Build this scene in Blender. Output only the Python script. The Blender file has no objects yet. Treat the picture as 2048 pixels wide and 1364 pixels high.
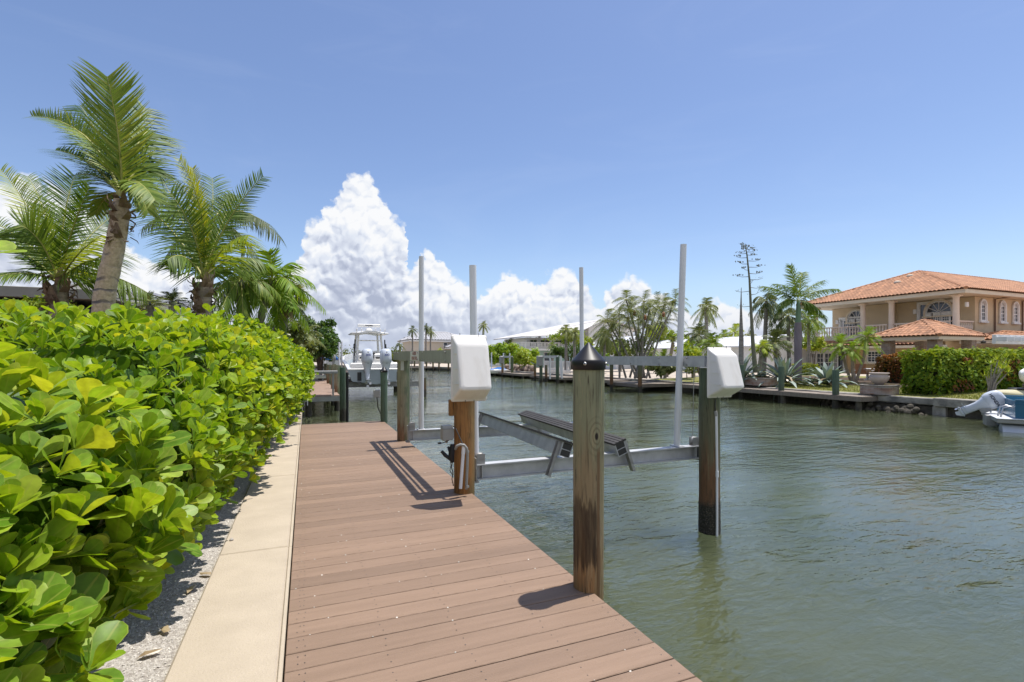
import bpy, math, random
import numpy as np
from mathutils import Vector, Matrix, Euler
R = math.radians
random.seed(7); rng = np.random.default_rng(7)
SC = bpy.context.scene
COL = SC.collection
YAW = R(22.4); CY, SY = math.cos(YAW), math.sin(YAW)
CAMZ = 1.4; HOR = 715.0; F = 1000.0

# ------------------------------------------------------------------ camera
cd = bpy.data.cameras.new('camera'); cam = bpy.data.objects.new('camera', cd); COL.objects.link(cam)
cam.location = (0, 0, CAMZ); cam.rotation_euler = (R(90), 0, -YAW)
cd.sensor_width = 36; cd.lens = 36 * F / 2048; cd.shift_y = (HOR - 682) / 2048
cd.clip_start = 0.05; cd.clip_end = 5000
SC.camera = cam
SC.view_settings.view_transform = 'Standard'; SC.view_settings.look = 'None'
SC.view_settings.gamma = 1; SC.view_settings.exposure = 0.3
SC.cycles.max_bounces = 8; SC.cycles.transparent_max_bounces = 6
SC.cycles.caustics_reflective = False; SC.cycles.caustics_refractive = False
SC.cycles.sample_clamp_indirect = 6
try:
    SC.cycles.use_denoising = True; SC.cycles.denoiser = 'OPENIMAGEDENOISE'
except Exception: pass

# ------------------------------------------------------------------ world
SUNV = Vector((0.262, 0.030, 0.965)).normalized()
W = bpy.data.worlds.new("World"); SC.world = W; W.use_nodes = True
nt = W.node_tree; nt.nodes.clear()
class NB:
    def __init__(s, nt): s.nt = nt
    def n(s, t, **k):
        o = s.nt.nodes.new(t)
        for a, b in k.items(): setattr(o, a, b)
        return o
    def _in(s, sock, v):
        if v is None: return
        if isinstance(v, bpy.types.NodeSocket): s.nt.links.new(v, sock)
        else: sock.default_value = v
    def m(s, op, a, b=None, c=None, clamp=False):
        o = s.n('ShaderNodeMath', operation=op, use_clamp=clamp)
        s._in(o.inputs[0], a); s._in(o.inputs[1], b); s._in(o.inputs[2], c)
        return o.outputs[0]
    def mix(s, f, a, b, blend='MIX'):
        o = s.n('ShaderNodeMix', data_type='RGBA', blend_type=blend)
        s._in(o.inputs[0], f)
        for q, v in ((6, a), (7, b)):
            if isinstance(v, tuple) and len(v) == 3: v = (*v, 1)
            s._in(o.inputs[q], v)
        return o.outputs[2]
    def sstep(s, x, lo, hi, t0=0.0, t1=1.0):
        o = s.n('ShaderNodeMapRange', interpolation_type='SMOOTHSTEP')
        s._in(o.inputs[0], x); o.inputs[1].default_value = lo; o.inputs[2].default_value = hi
        o.inputs[3].default_value = t0; o.inputs[4].default_value = t1
        return o.outputs[0]
    def lin(s, x, lo, hi, t0=0.0, t1=1.0):
        o = s.n('ShaderNodeMapRange'); s._in(o.inputs[0], x)
        o.inputs[1].default_value = lo; o.inputs[2].default_value = hi
        o.inputs[3].default_value = t0; o.inputs[4].default_value = t1
        return o.outputs[0]
    def comb(s, x, y, z):
        o = s.n('ShaderNodeCombineXYZ'); s._in(o.inputs[0], x); s._in(o.inputs[1], y); s._in(o.inputs[2], z)
        return o.outputs[0]
    def noise(s, vec, scale, detail=4, rough=.5, dist=0.0, typ=None):
        o = s.n('ShaderNodeTexNoise'); s._in(o.inputs['Vector'], vec)
        o.inputs['Scale'].default_value = scale; o.inputs['Detail'].default_value = detail
        o.inputs['Roughness'].default_value = rough; o.inputs['Distortion'].default_value = dist
        return o.outputs[0]
    def vor(s, vec, scale, detail=0, feat='F1', rough=.5, smooth=None, dim='3D'):
        o = s.n('ShaderNodeTexVoronoi', feature=feat, voronoi_dimensions=dim); s._in(o.inputs['Vector'], vec)
        o.inputs['Scale'].default_value = scale; o.inputs['Detail'].default_value = detail
        o.inputs['Roughness'].default_value = rough
        if smooth is not None and 'Smoothness' in o.inputs: o.inputs['Smoothness'].default_value = smooth
        return o.outputs['Distance']
b = NB(nt)
sky = b.n('ShaderNodeTexSky', sky_type='NISHITA', sun_disc=False)
sky.sun_elevation = math.asin(SUNV.z); sky.sun_rotation = math.atan2(SUNV.x, SUNV.y)
sky.air_density = 1.0; sky.dust_density = 0.6; sky.ozone_density = 2.0; sky.altitude = 0
tc = b.n('ShaderNodeTexCoord')
sep = b.n('ShaderNodeSeparateXYZ'); nt.links.new(tc.outputs['Generated'], sep.inputs[0])
vx, vy, vz = sep.outputs
X = b.m('SUBTRACT', b.m('MULTIPLY', vx, CY), b.m('MULTIPLY', vy, SY))
Y = b.m('ADD', b.m('MULTIPLY', vx, SY), b.m('MULTIPLY', vy, CY))
az = b.m('ARCTAN2', X, Y)
hr = b.m('SQRT', b.m('ADD', b.m('MULTIPLY', vx, vx), b.m('ADD', b.m('MULTIPLY', vy, vy), 1e-6)))
el = b.m('DIVIDE', vz, hr)
# cumulus skyline: top elevation against azimuth, both as seen from the dock
prof = [(-900, 330), (-600, 420), (-200, 400), (-60, 372), (0, 350), (60, 345), (130, 362), (190, 420), (230, 470), (300, 500), (380, 545), (450, 560), (530, 555), (575, 530),
        (590, 505), (598, 466), (614, 448), (648, 432), (655, 392), (672, 372), (700, 350), (725, 343), (748, 366), (770, 402), (792, 424), (808, 442), (813, 470), (816, 532),
        (828, 540), (836, 506), (850, 488), (866, 494), (885, 530), (900, 551), (935, 560), (955, 592), (975, 566), (1010, 545),
        (1040, 545), (1065, 568), (1090, 556), (1112, 536), (1140, 531), (1163, 550), (1185, 600), (1203, 612), (1212, 572), (1240, 563),
        (1265, 548), (1295, 562), (1335, 574), (1352, 604), (1385, 612), (1425, 600), (1445, 596), (1490, 606), (1530, 622), (1600, 640), (1680, 655), (1800, 668), (2100, 672), (3000, 665)]
fc = b.n('ShaderNodeFloatCurve'); cm = fc.mapping; cv = cm.curves[0]
pts = []
for px, py in prof:
    xx = (px - 1024) / F
    pts.append(((math.atan(xx) + 1.3) / 2.6, (HOR - py) / F / math.sqrt(1 + xx * xx) / 0.5))
pts = [(0.0, .5)] + sorted(pts) + [(1.0, .3)]
while len(cv.points) < len(pts): cv.points.new(0.5, 0.5)
for q, (u, v) in zip(cv.points, pts): q.location = (u, v); q.handle_type = 'VECTOR'
cm.update()
pv = b.comb(az, el, 0.0)
w1 = b.noise(pv, 9, 3, .55); w2 = b.noise(b.comb(el, az, 5.0), 9, 3, .55)
w3 = b.noise(pv, 42, 4, .6); w4 = b.noise(b.comb(el, az, 9.0), 42, 4, .6)
def warp(c, n1, a1, n2, a2):
    return b.m('ADD', c, b.m('ADD', b.m('MULTIPLY', b.m('SUBTRACT', n1, .5), a1), b.m('MULTIPLY', b.m('SUBTRACT', n2, .5), a2)))
azw = warp(az, w1, .034, w3, .044); elw = warp(el, w2, .016, w4, .026)
b._in(fc.inputs['Value'], b.m('DIVIDE', b.m('ADD', azw, 1.3), 2.6))
top = b.m('MULTIPLY', fc.outputs[0], 0.5)
def billow(a, e):
    v1 = b.vor(b.comb(a, e, 0.3), 17, 0, 'F1', .5, dim='2D')
    v2 = b.vor(b.comb(a, e, 1.3), 46, 1, 'F1', .5, dim='2D')
    return b.m('ADD', b.m('MULTIPLY', b.m('MULTIPLY', v1, v1), -1.0), b.m('MULTIPLY', b.m('MULTIPLY', v2, v2), -.40))
azb = warp(az, w1, .05, w3, .02); elb = warp(el, w2, .05, w4, .02)
b0 = billow(azb, elb)
b1 = billow(b.m('ADD', azb, .004), b.m('ADD', elb, .010))
dens = b.m('ADD', b.m('SUBTRACT', top, elw), b.m('MULTIPLY', b.m('ADD', b0, .35), .034))
mask = b.sstep(b.m('ADD', dens, b.m('MULTIPLY', b.m('SUBTRACT', b.noise(pv, 5.5, 4, .6), .5), .035)), 0.0, .017)
relief = b.m('SUBTRACT', b0, b1)
big = b.noise(b.comb(b.m('MULTIPLY', az, .8), b.m('MULTIPLY', el, 1.7), 3.0), 7, 4, .5)
up = b.sstep(b.m('DIVIDE', el, b.m('ADD', top, .02)), .12, .95)
s = b.m('ADD', b.m('MULTIPLY', relief, 1.05), b.m('ADD', b.m('MULTIPLY', up, .78), b.m('MULTIPLY', b.m('SUBTRACT', big, .5), 1.7)))  # cloud shading painted in colour: sunward bumps and tops lighter, bases greyer
s = b.m('ADD', s, b.sstep(az, -.35, .1, .06, .20))
s = b.m('ADD', s, .12, clamp=True)
ramp = b.n('ShaderNodeValToRGB'); nt.links.new(s, ramp.inputs[0])
e_ = ramp.color_ramp.elements; e_[0].position = 0; e_[0].color = (.44, .49, .63, 1); e_[1].position = 1; e_[1].color = (.97, .98, 1.0, 1)
for p_, c_ in ((.35, (.60, .65, .78)), (.65, (.78, .83, .93))):
    x_ = ramp.color_ramp.elements.new(p_); x_.color = (*c_, 1)
# low haze and thin high cloud
haz = b.sstep(el, -.01, .16, .75, 0.0)
cirn = b.noise(b.comb(b.m('MULTIPLY', az, 1.2), b.m('MULTIPLY', el, 4.0), 7.0), 2.2, 6, .6, 1.2)
cir = b.m('MULTIPLY', b.sstep(cirn, .47, .8), b.sstep(el, .04, .22, 0.0, .035))
skyc = b.n('ShaderNodeHueSaturation'); skyc.inputs['Saturation'].default_value = 1.02; skyc.inputs['Hue'].default_value = .508
nt.links.new(sky.outputs[0], skyc.inputs['Color'])
skyt = b.mix(1.0, skyc.outputs[0], (1.20, 1.22, 1.24), 'MULTIPLY')
skys = b.n('ShaderNodeVectorMath', operation='SCALE'); nt.links.new(skyt, skys.inputs[0]); skys.inputs['Scale'].default_value = 1.0
SKY_STR = 0.105
skyh = b.mix(haz, skys.outputs[0], tuple(v / SKY_STR for v in (.38, .48, .68)))
skyh = b.mix(cir, skyh, tuple(v / SKY_STR for v in (.80, .85, .95)))
cl = b.n('ShaderNodeVectorMath', operation='SCALE'); nt.links.new(ramp.outputs[0], cl.inputs[0]); cl.inputs['Scale'].default_value = .80 / SKY_STR
clb = b.mix(b.sstep(el, 0, .12, .62, 0.0), cl.outputs[0], tuple(v / SKY_STR for v in (.50, .55, .66)))
fin = b.mix(mask, skyh, clb)
bg = b.n('ShaderNodeBackground'); nt.links.new(fin, bg.inputs[0]); bg.inputs[1].default_value = SKY_STR
wo = b.n('ShaderNodeOutputWorld'); nt.links.new(bg.outputs[0], wo.inputs[0])
W.cycles.sampling_method = 'MANUAL'; W.cycles.sample_map_resolution = 256
# ------------------------------------------------------------------ sun
sl = bpy.data.lights.new('sun', 'SUN'); sl.energy = 4.6; sl.angle = R(.53); sl.color = (1, .955, .89)
so = bpy.data.objects.new('sun', sl); COL.objects.link(so); so.rotation_euler = SUNV.to_track_quat('Z', 'Y').to_euler(); so.location = (0, 0, 40)

# ------------------------------------------------------------------ frame helpers (x = across the canal, y = along the dock)
def P(px, py, d):
    x = (px - 1024) / F * d
    return Vector((CY * x + SY * d, -SY * x + CY * d, CAMZ - (py - HOR) / F * d))
def G(px, py, z): return P(px, py, (CAMZ - z) * F / (py - HOR))
def PT(px, t, z=0.0):
    d = t / (CY * (px - 1024) / F + SY); v = P(px, HOR, d); v.z = z; return v
def PS(px, s_, z=0.0):
    d = s_ / (CY - SY * (px - 1024) / F); v = P(px, HOR, d); v.z = z; return v
def DT(px, t): return t / (CY * (px - 1024) / F + SY)
def zz(py, d): return CAMZ - (py - HOR) / F * d
A = lambda *v: np.array(v, dtype=float)
def nrm(v):
    v = np.asarray(v, float); return v / (np.linalg.norm(v, axis=-1, keepdims=True) + 1e-12)

# ------------------------------------------------------------------ mesh accumulator
class MB:
    vein = None
    def __init__(s): s.V = []; s.Fc = []; s.n = 0
    def add(s, v, f, mi=0, rnd=None, smooth=False):
        v = np.asarray(v, float).reshape(-1, 3); f = np.asarray(f, dtype=np.int64)
        if f.ndim == 1: f = f[None]
        if rnd is None: rnd = random.random()
        r = np.full(len(f), rnd) if np.isscalar(rnd) else np.asarray(rnd, float)
        s.V.append(v); s.Fc.append((f + s.n, mi, r, smooth)); s.n += len(v); return s
    def obox(s, c, ax, ay, az, mi=0, rnd=None):
        c, ax, ay, az = (np.asarray(q, float) for q in (c, ax, ay, az))
        v = [c + i * ax + j * ay + k * az for k in (-1, 1) for j in (-1, 1) for i in (-1, 1)]
        return s.add(v, [(0, 2, 3, 1), (4, 5, 7, 6), (0, 1, 5, 4), (2, 6, 7, 3), (0, 4, 6, 2), (1, 3, 7, 5)], mi, rnd)
    def box(s, x0, x1, y0, y1, z0, z1, mi=0, rnd=None):
        return s.obox(((x0 + x1) / 2, (y0 + y1) / 2, (z0 + z1) / 2), ((x1 - x0) / 2, 0, 0), (0, (y1 - y0) / 2, 0), (0, 0, (z1 - z0) / 2), mi, rnd)
    def bbox(s, x0, x1, y0, y1, z0, z1, bv=.01, mi=0, rnd=None):
        def ring(ins, z): return [(x0 + ins, y0 + ins, z), (x1 - ins, y0 + ins, z), (x1 - ins, y1 - ins, z), (x0 + ins, y1 - ins, z)]
        v = ring(bv, z0) + ring(0, z0 + bv) + ring(0, z1 - bv) + ring(bv, z1); f = [(3, 2, 1, 0), (12, 13, 14, 15)]
        for k in range(3):
            for i in range(4): j = (i + 1) % 4; f.append((k * 4 + i, k * 4 + j, k * 4 + 4 + j, k * 4 + 4 + i))
        return s.add(v, f, mi, rnd)
    def beam(s, p, q, w, h, mi=0, rnd=None, up=(0, 0, 1)):
        p, q = np.asarray(p, float), np.asarray(q, float); d = q - p; L = np.linalg.norm(d); d /= L
        sd = nrm(np.cross(d, up)); u = np.cross(sd, d)
        return s.obox((p + q) / 2, d * L / 2, sd * w / 2, u * h / 2, mi, rnd)
    def tube(s, pts, rad, n=10, mi=0, rnd=None, smooth=True, cap=True):
        pts = np.asarray([tuple(q) for q in pts], float); m = len(pts)
        rad = np.full(m, rad) if np.isscalar(rad) else np.asarray(rad, float)
        T = nrm(np.gradient(pts, axis=0)); ref = A(0, 0, 1) if abs(T[0][2]) < .9 else A(1, 0, 0)
        a = nrm(np.cross(T[0], ref)); V = []
        th = np.linspace(0, 2 * np.pi, n, endpoint=False)
        for k in range(m):
            a = nrm(a - T[k] * a.dot(T[k])); bb = np.cross(T[k], a)
            V.append(pts[k] + rad[k] * (np.cos(th)[:, None] * a + np.sin(th)[:, None] * bb))
        V = np.concatenate(V); i = np.arange(n); j = (i + 1) % n
        f = np.concatenate([np.stack([k * n + i, k * n + j, (k + 1) * n + j, (k + 1) * n + i], 1) for k in range(m - 1)])
        if rnd is None: rnd = random.random()
        s.add(V, f, mi, rnd, smooth)
        if cap: s.add(V[:n], [list(range(n))[::-1]], mi, rnd); s.add(V[-n:], [list(range(n))], mi, rnd)
        return s
    def lathe(s, c, prof, n=20, mi=0, rnd=None, smooth=True, axis=None):
        th = np.linspace(0, 2 * np.pi, n, endpoint=False); V = []
        for r_, z in prof: V.append(np.stack([r_ * np.cos(th), r_ * np.sin(th), np.full(n, z)], 1))
        V = np.concatenate(V); i = np.arange(n); j = (i + 1) % n; m = len(prof)
        if axis is not None:
            q = Vector((0, 0, 1)).rotation_difference(Vector(axis)); M = np.array(q.to_matrix()); V = V @ M.T
        f = np.concatenate([np.stack([k * n + i, k * n + j, (k + 1) * n + j, (k + 1) * n + i], 1) for k in range(m - 1)])
        return s.add(V + np.asarray(c, float), f, mi, rnd, smooth)
    def loft(s, rings, mi=0, rnd=None, smooth=True, cap=True, closed=True):
        n = len(rings[0]); V = np.concatenate([np.asarray(r_, float) for r_ in rings]); i = np.arange(n if closed else n - 1); j = (i + 1) % n
        f = np.concatenate([np.stack([k * n + i, k * n + j, (k + 1) * n + j, (k + 1) * n + i], 1) for k in range(len(rings) - 1)])
        if rnd is None: rnd = random.random()
        s.add(V, f, mi, rnd, smooth)
        if cap: s.add(rings[0], [list(range(n))[::-1]], mi, rnd); s.add(rings[-1], [list(range(n))], mi, rnd)
        return s
    def poly(s, pts, mi=0, rnd=None): return s.add(pts, [list(range(len(pts)))], mi, rnd)
    def slab(s, pts, th, mi=0, rnd=None):
        p = np.asarray(pts, float); n = len(p); q = p - A(0, 0, th); V = np.concatenate([p, q])
        s.add(V, [list(range(n))], mi, rnd); s.add(V, [list(range(2 * n - 1, n - 1, -1))], mi, rnd)
        return s.add(V, [(i, i + n, (i + 1) % n + n, (i + 1) % n) for i in range(n)], mi, rnd)
    def inst(s, tv, tf, pos, Xa, Ya, Za, sc, mi=0, rnd=None, smooth=True):
        tv = np.asarray(tv, float); tf = np.asarray(tf); N = len(pos)
        if N == 0: return s
        sc = np.asarray(sc, float)
        if sc.ndim == 1: sc = np.repeat(sc[:, None], 3, 1)
        V = (np.asarray(pos)[:, None, :] + (tv[None, :, 0:1] * sc[:, None, 0:1]) * Xa[:, None, :]
             + (tv[None, :, 1:2] * sc[:, None, 1:2]) * Ya[:, None, :] + (tv[None, :, 2:3] * sc[:, None, 2:3]) * Za[:, None, :])
        f = (tf[None] + (np.arange(N) * len(tv))[:, None, None]).reshape(-1, tf.shape[1])
        if rnd is None: rnd = rng.random(N)
        return s.add(V.reshape(-1, 3), f, mi, np.repeat(np.asarray(rnd), len(tf)), smooth)
    def mesh(s, name, mats):
        me = bpy.data.meshes.new(name); V = np.concatenate(s.V)
        me.vertices.add(len(V)); me.vertices.foreach_set('co', V.astype(np.float32).ravel())
        li = np.concatenate([f.ravel() for f, *_ in s.Fc]); lt = np.concatenate([np.full(len(f), f.shape[1]) for f, *_ in s.Fc])
        ls = np.concatenate([[0], np.cumsum(lt)[:-1]])
        me.loops.add(len(li)); me.loops.foreach_set('vertex_index', li.astype(np.int32))
        me.polygons.add(len(lt)); me.polygons.foreach_set('loop_start', ls.astype(np.int32)); me.polygons.foreach_set('loop_total', lt.astype(np.int32))
        me.polygons.foreach_set('material_index', np.concatenate([np.full(len(f), mi) for f, mi, _, _ in s.Fc]).astype(np.int32))
        me.polygons.foreach_set('use_smooth', np.concatenate([np.full(len(f), sm) for f, _, _, sm in s.Fc]))
        me.update(calc_edges=True)
        a = me.attributes.new('rnd', 'FLOAT', 'FACE'); a.data.foreach_set('value', np.concatenate([r_ for _, _, r_, _ in s.Fc]).astype(np.float32))
        if s.vein is not None and len(V) % len(s.vein) == 0:
            av = me.attributes.new('vein', 'FLOAT', 'POINT'); av.data.foreach_set('value', np.tile(s.vein, len(V) // len(s.vein)).astype(np.float32))
        for m_ in (mats if isinstance(mats, (list, tuple)) else [mats]): me.materials.append(m_)
        return me
    def build(s, name, mats, parent=None, loc=None, **tags):
        o = bpy.data.objects.new(name, s.mesh(name, mats)); COL.objects.link(o)
        if parent is not None: o.parent = parent
        if loc is not None: o.location = loc
        for k, v in tags.items(): o[k] = v
        return o
def thing(name, label, cat, loc=(0, 0, 0), rz=0.0, group=None):
    o = bpy.data.objects.new(name, None); COL.objects.link(o); o.location = loc; o.rotation_euler = (0, 0, rz)
    o.empty_display_size = .2; o['label'] = label; o['category'] = cat
    if group: o['group'] = group
    return o
def copy_tree(o, parent=None):
    c = o.copy(); COL.objects.link(c); c.parent = parent
    for ch in [q for q in COL.objects if q.parent == o]: copy_tree(ch, c)
    return c
def text_mesh(name, body, size, M4, mat, parent, extrude=.002, bold=0.0):
    cu = bpy.data.curves.new(name, 'FONT'); cu.body = body; cu.size = size; cu.align_x = 'CENTER'; cu.align_y = 'CENTER'; cu.extrude = extrude; cu.offset = bold
    tmp = bpy.data.objects.new(name, cu); COL.objects.link(tmp); bpy.context.view_layer.update()
    me = bpy.data.meshes.new_from_object(tmp.evaluated_get(bpy.context.evaluated_depsgraph_get()))
    bpy.data.objects.remove(tmp); me.transform(M4); me.materials.clear(); me.materials.append(mat)
    o = bpy.data.objects.new(name, me); COL.objects.link(o); o.parent = parent
    return o

# ------------------------------------------------------------------ materials
def mat(name, c1, c2=None, scale=5.0, stretch=(1, 1, 1), rough=.6, metal=0.0, bump=0.0, bscale=None, detail=5, rndmix=0.0, spec=.5, coat=0.0, contrast=(.3, .7), coord='Object', rough2=None):
    m = bpy.data.materials.new(name); m.use_nodes = True; t = m.node_tree; t.nodes.clear(); k = NB(t)
    pr = k.n('ShaderNodeBsdfPrincipled'); out = k.n('ShaderNodeOutputMaterial'); t.links.new(pr.outputs[0], out.inputs[0])
    pr.inputs['Roughness'].default_value = rough; pr.inputs['Metallic'].default_value = metal
    pr.inputs['Specular IOR Level'].default_value = spec; pr.inputs['Coat Weight'].default_value = coat
    c2 = c2 or tuple(v * .82 for v in c1)
    tcx = k.n('ShaderNodeTexCoord'); mp = k.n('ShaderNodeMapping'); t.links.new(tcx.outputs[coord], mp.inputs[0]); mp.inputs['Scale'].default_value = stretch
    nz = k.noise(mp.outputs[0], scale, detail, .6)
    f = k.lin(nz, contrast[0], contrast[1])
    c = k.mix(f, c1, c2)
    if rndmix:
        at = k.n('ShaderNodeAttribute', attribute_name='rnd')
        g = k.lin(at.outputs['Fac'], 0, 1, 1 - rndmix, 1 + rndmix)
        gm = k.n('ShaderNodeVectorMath', operation='SCALE'); t.links.new(c, gm.inputs[0]); t.links.new(g, gm.inputs['Scale']); c = gm.outputs[0]
    t.links.new(c, pr.inputs['Base Color'])
    if rough2 is not None: t.links.new(k.lin(nz, .3, .7, rough, rough2), pr.inputs['Roughness'])
    if bump:
        bn = k.noise(mp.outputs[0], bscale or scale * 3, 4, .6)
        bp = k.n('ShaderNodeBump'); bp.inputs['Strength'].default_value = min(1, bump); bp.inputs['Distance'].default_value = .02
        t.links.new(bn, bp.inputs['Height']); t.links.new(bp.outputs[0], pr.inputs['Normal'])
    m['k'] = 1
    return m
def leafmat(name, cols=None, trans=.35, rough=.38, tcol=(1.25, 1.15, .45), spec=.5, nscale=0.0, vein=False):
    m = bpy.data.materials.new(name); m.use_nodes = True; t = m.node_tree; t.nodes.clear(); k = NB(t)
    at = k.n('ShaderNodeAttribute', attribute_name='rnd'); rp = k.n('ShaderNodeValToRGB'); t.links.new(at.outputs['Fac'], rp.inputs[0])
    el_ = rp.color_ramp.elements; el_[0].color = (*cols[0], 1); el_[1].color = (*cols[-1], 1)
    for i_, c_ in enumerate(cols[1:-1]): q = el_.new((i_ + 1) / (len(cols) - 1)); q.color = (*c_, 1)
    c = rp.outputs[0]
    if nscale:
        tcx = k.n('ShaderNodeTexCoord'); nz = k.noise(tcx.outputs['Object'], nscale, 2)
        gm = k.n('ShaderNodeVectorMath', operation='SCALE'); t.links.new(c, gm.inputs[0]); t.links.new(k.lin(nz, .3, .7, .75, 1.2), gm.inputs['Scale']); c = gm.outputs[0]
    if vein:
        av = k.n('ShaderNodeAttribute', attribute_name='vein'); q1 = k.sstep(av.outputs['Fac'], .03, .12, .32, 0); q2 = k.sstep(av.outputs['Fac'], .90, .97, 0, .4)
        c = k.mix(k.m('ADD', q1, q2, clamp=True), c, (.50, .52, .12))
    pr = k.n('ShaderNodeBsdfPrincipled'); pr.inputs['Roughness'].default_value = rough; pr.inputs['Specular IOR Level'].default_value = spec
    t.links.new(c, pr.inputs['Base Color'])
    tr = k.n('ShaderNodeBsdfTranslucent'); tm = k.n('ShaderNodeVectorMath', operation='MULTIPLY'); t.links.new(c, tm.inputs[0]); tm.inputs[1].default_value = tcol
    t.links.new(tm.outputs[0], tr.inputs[0]); mx = k.n('ShaderNodeMixShader'); mx.inputs[0].default_value = trans
    t.links.new(pr.outputs[0], mx.inputs[1]); t.links.new(tr.outputs[0], mx.inputs[2])
    out = k.n('ShaderNodeOutputMaterial'); t.links.new(mx.outputs[0], out.inputs[0])
    return m
M = {}
M['concrete'] = mat('concrete', (.48, .405, .305), (.40, .335, .25), 3.2, (1, 1.3, 1), .88, bump=.35, bscale=90, detail=10, rndmix=.04, contrast=(.25, .75))
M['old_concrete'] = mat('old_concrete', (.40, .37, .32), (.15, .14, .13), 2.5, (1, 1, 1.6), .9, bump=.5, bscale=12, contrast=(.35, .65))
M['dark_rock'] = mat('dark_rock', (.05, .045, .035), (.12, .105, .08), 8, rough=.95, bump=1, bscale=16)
M['gravel'] = mat('gravel', (.58, .54, .48), (.34, .30, .26), 55, rough=.9, bump=1, bscale=80, contrast=(.4, .62), detail=8)
M['pebble'] = mat('pebble', (.62, .58, .52), (.44, .40, .35), 9, rough=.8, rndmix=.35)
M['soil'] = mat('soil', (.10, .065, .04), (.05, .035, .025), 6, rough=1, bump=.8)
M['grass'] = mat('grass', (.16, .19, .045), (.27, .24, .08), 1.3, rough=.95, bump=.7, bscale=60, detail=8)
M['sand'] = mat('sand', (.55, .47, .38), (.38, .33, .28), .8, rough=.95, bump=.3, detail=8)
M['deck'] = None
M['plank'] = mat('plank', (.28, .235, .19), (.18, .15, .125), 3, (1, 8, 1), .85, bump=.4, rndmix=.25)
M['far_deck'] = mat('far_deck', (.32, .22, .16), (.27, .18, .13), 3, rough=.75, rndmix=.12)
M['alu'] = mat('aluminium', (.60, .61, .62), (.44, .45, .46), 7, (1, 1, 1), .5, metal=.5, bump=.12, bscale=30, rough2=.65, detail=8)
M['alu_dark'] = mat('weathered_aluminium', (.44, .44, .43), (.25, .24, .23), 5, (1, 1, 3), .55, metal=.4, bump=.15, detail=8)
M['beamgreen'] = mat('treated_beam', (.36, .375, .30), (.27, .28, .22), 6, (1, 3, 1), .75, bump=.15)
M['steel'] = mat('steel', (.55, .55, .55), rough=.35, metal=.9)
M['white'] = mat('white_plastic', (.80, .80, .81), (.76, .76, .78), 2, rough=.35, spec=.5)
M['pvc'] = mat('pvc', (.80, .81, .84), (.60, .60, .58), 5, (1, 1, .12), rough=.4, contrast=(.48, .85))
M['boxwhite'] = mat('moulded_cover', (.80, .78, .75), (.60, .56, .50), 6, (1, 1, .35), rough=.45, bump=.05, contrast=(.52, .9))
M['black'] = mat('black_plastic', (.012, .012, .014), (.018, .018, .022), 5, rough=.42, spec=.35)
M['blackrub'] = mat('black_rubber', (.03, .028, .027), (.06, .055, .05), 9, rough=.7)
M['grey'] = mat('grey_plastic', (.34, .34, .33), (.27, .27, .26), 5, rough=.5)
M['stucco'] = mat('stucco', (.62, .50, .34), (.55, .44, .30), 2.0, rough=.9, bump=.25, bscale=40)
M['stucco_low'] = mat('stucco_light', (.62, .44, .24), (.55, .39, .21), 2.0, rough=.9, bump=.2, bscale=40)
M['trim'] = mat('cream_trim', (.72, .64, .52), (.66, .58, .46), 2, rough=.8)
M['column'] = mat('column_stone', (.78, .66, .56), (.70, .58, .49), 3, rough=.8)
M['wframe'] = mat('white_frame', (.80, .80, .80), rough=.5)
M['glass'] = mat('window_glass', (.03, .04, .055), (.06, .075, .095), .7, rough=.06, spec=.8)
M['tile'] = mat('roof_tile', (.45, .225, .12), (.34, .165, .088), 4, rough=.8, rndmix=.33)
M['brick'] = None
M['whitewall'] = mat('white_wall', (.82, .83, .84), (.76, .77, .79), 1.2, rough=.8)
M['tealwall'] = mat('pale_teal_wall', (.45, .62, .58), (.40, .56, .53), 1.2, rough=.8)
M['metalroof'] = mat('white_metal_roof', (.80, .81, .83), (.74, .75, .77), 3, (1, 8, 1), .4)
M['greyroof'] = mat('pale_shingle_roof', (.50, .50, .52), (.42, .42, .44), 12, rough=.85)
M['beige'] = mat('beige_wall', (.58, .52, .44), (.52, .46, .39), 2, rough=.9)
M['olivewall'] = mat('grey_wall', (.13, .14, .135), (.10, .11, .105), 2, rough=.9)
M['fascia'] = mat('roof_fascia', (.33, .31, .26), (.27, .255, .215), 2, rough=.7)
M['gel'] = mat('gelcoat', (.78, .77, .74), (.74, .73, .70), 2, rough=.22, coat=.4)
M['gelgrey'] = mat('hull_gelcoat', (.42, .47, .50), (.38, .43, .46), 1.2, rough=.22, coat=.4)
M['motor'] = mat('outboard_paint', (.60, .64, .70), (.54, .58, .65), 2, rough=.25, coat=.5)
M['blue'] = mat('blue_paint', (.01, .12, .22), (.012, .10, .19), 2, rough=.3, coat=.3)
M['bluecover'] = mat('blue_cover', (.04, .17, .48), (.03, .13, .38), 3, rough=.8, bump=.3)
M['ink'] = mat('blue_ink', (.10, .13, .32), rough=.5)
M['dkink'] = mat('dark_ink', (.03, .03, .05), rough=.5)
M['redink'] = mat('red_ink', (.35, .06, .04), rough=.6)
M['palmtrunk'] = mat('palm_trunk', (.42, .34, .26), (.24, .19, .15), 5, (1, 1, 3.5), .95, bump=.8, bscale=14)
M['ringtrunk'] = None
M['greytrunk'] = mat('grey_trunk', (.34, .31, .28), (.18, .165, .15), 4, (1, 1, 4), .95, bump=.6)
M['fibre'] = mat('palm_fibre', (.34, .24, .17), (.17, .11, .08), 12, (1, 1, .4), .95, bump=1, rndmix=.3)
M['stalk'] = mat('frond_stalk', (.42, .40, .10), (.30, .32, .08), 4, rough=.5)
M['deadleaf'] = leafmat('dead_leaf', [(.30, .22, .13), (.42, .33, .2), (.24, .16, .1)], .2)
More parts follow.
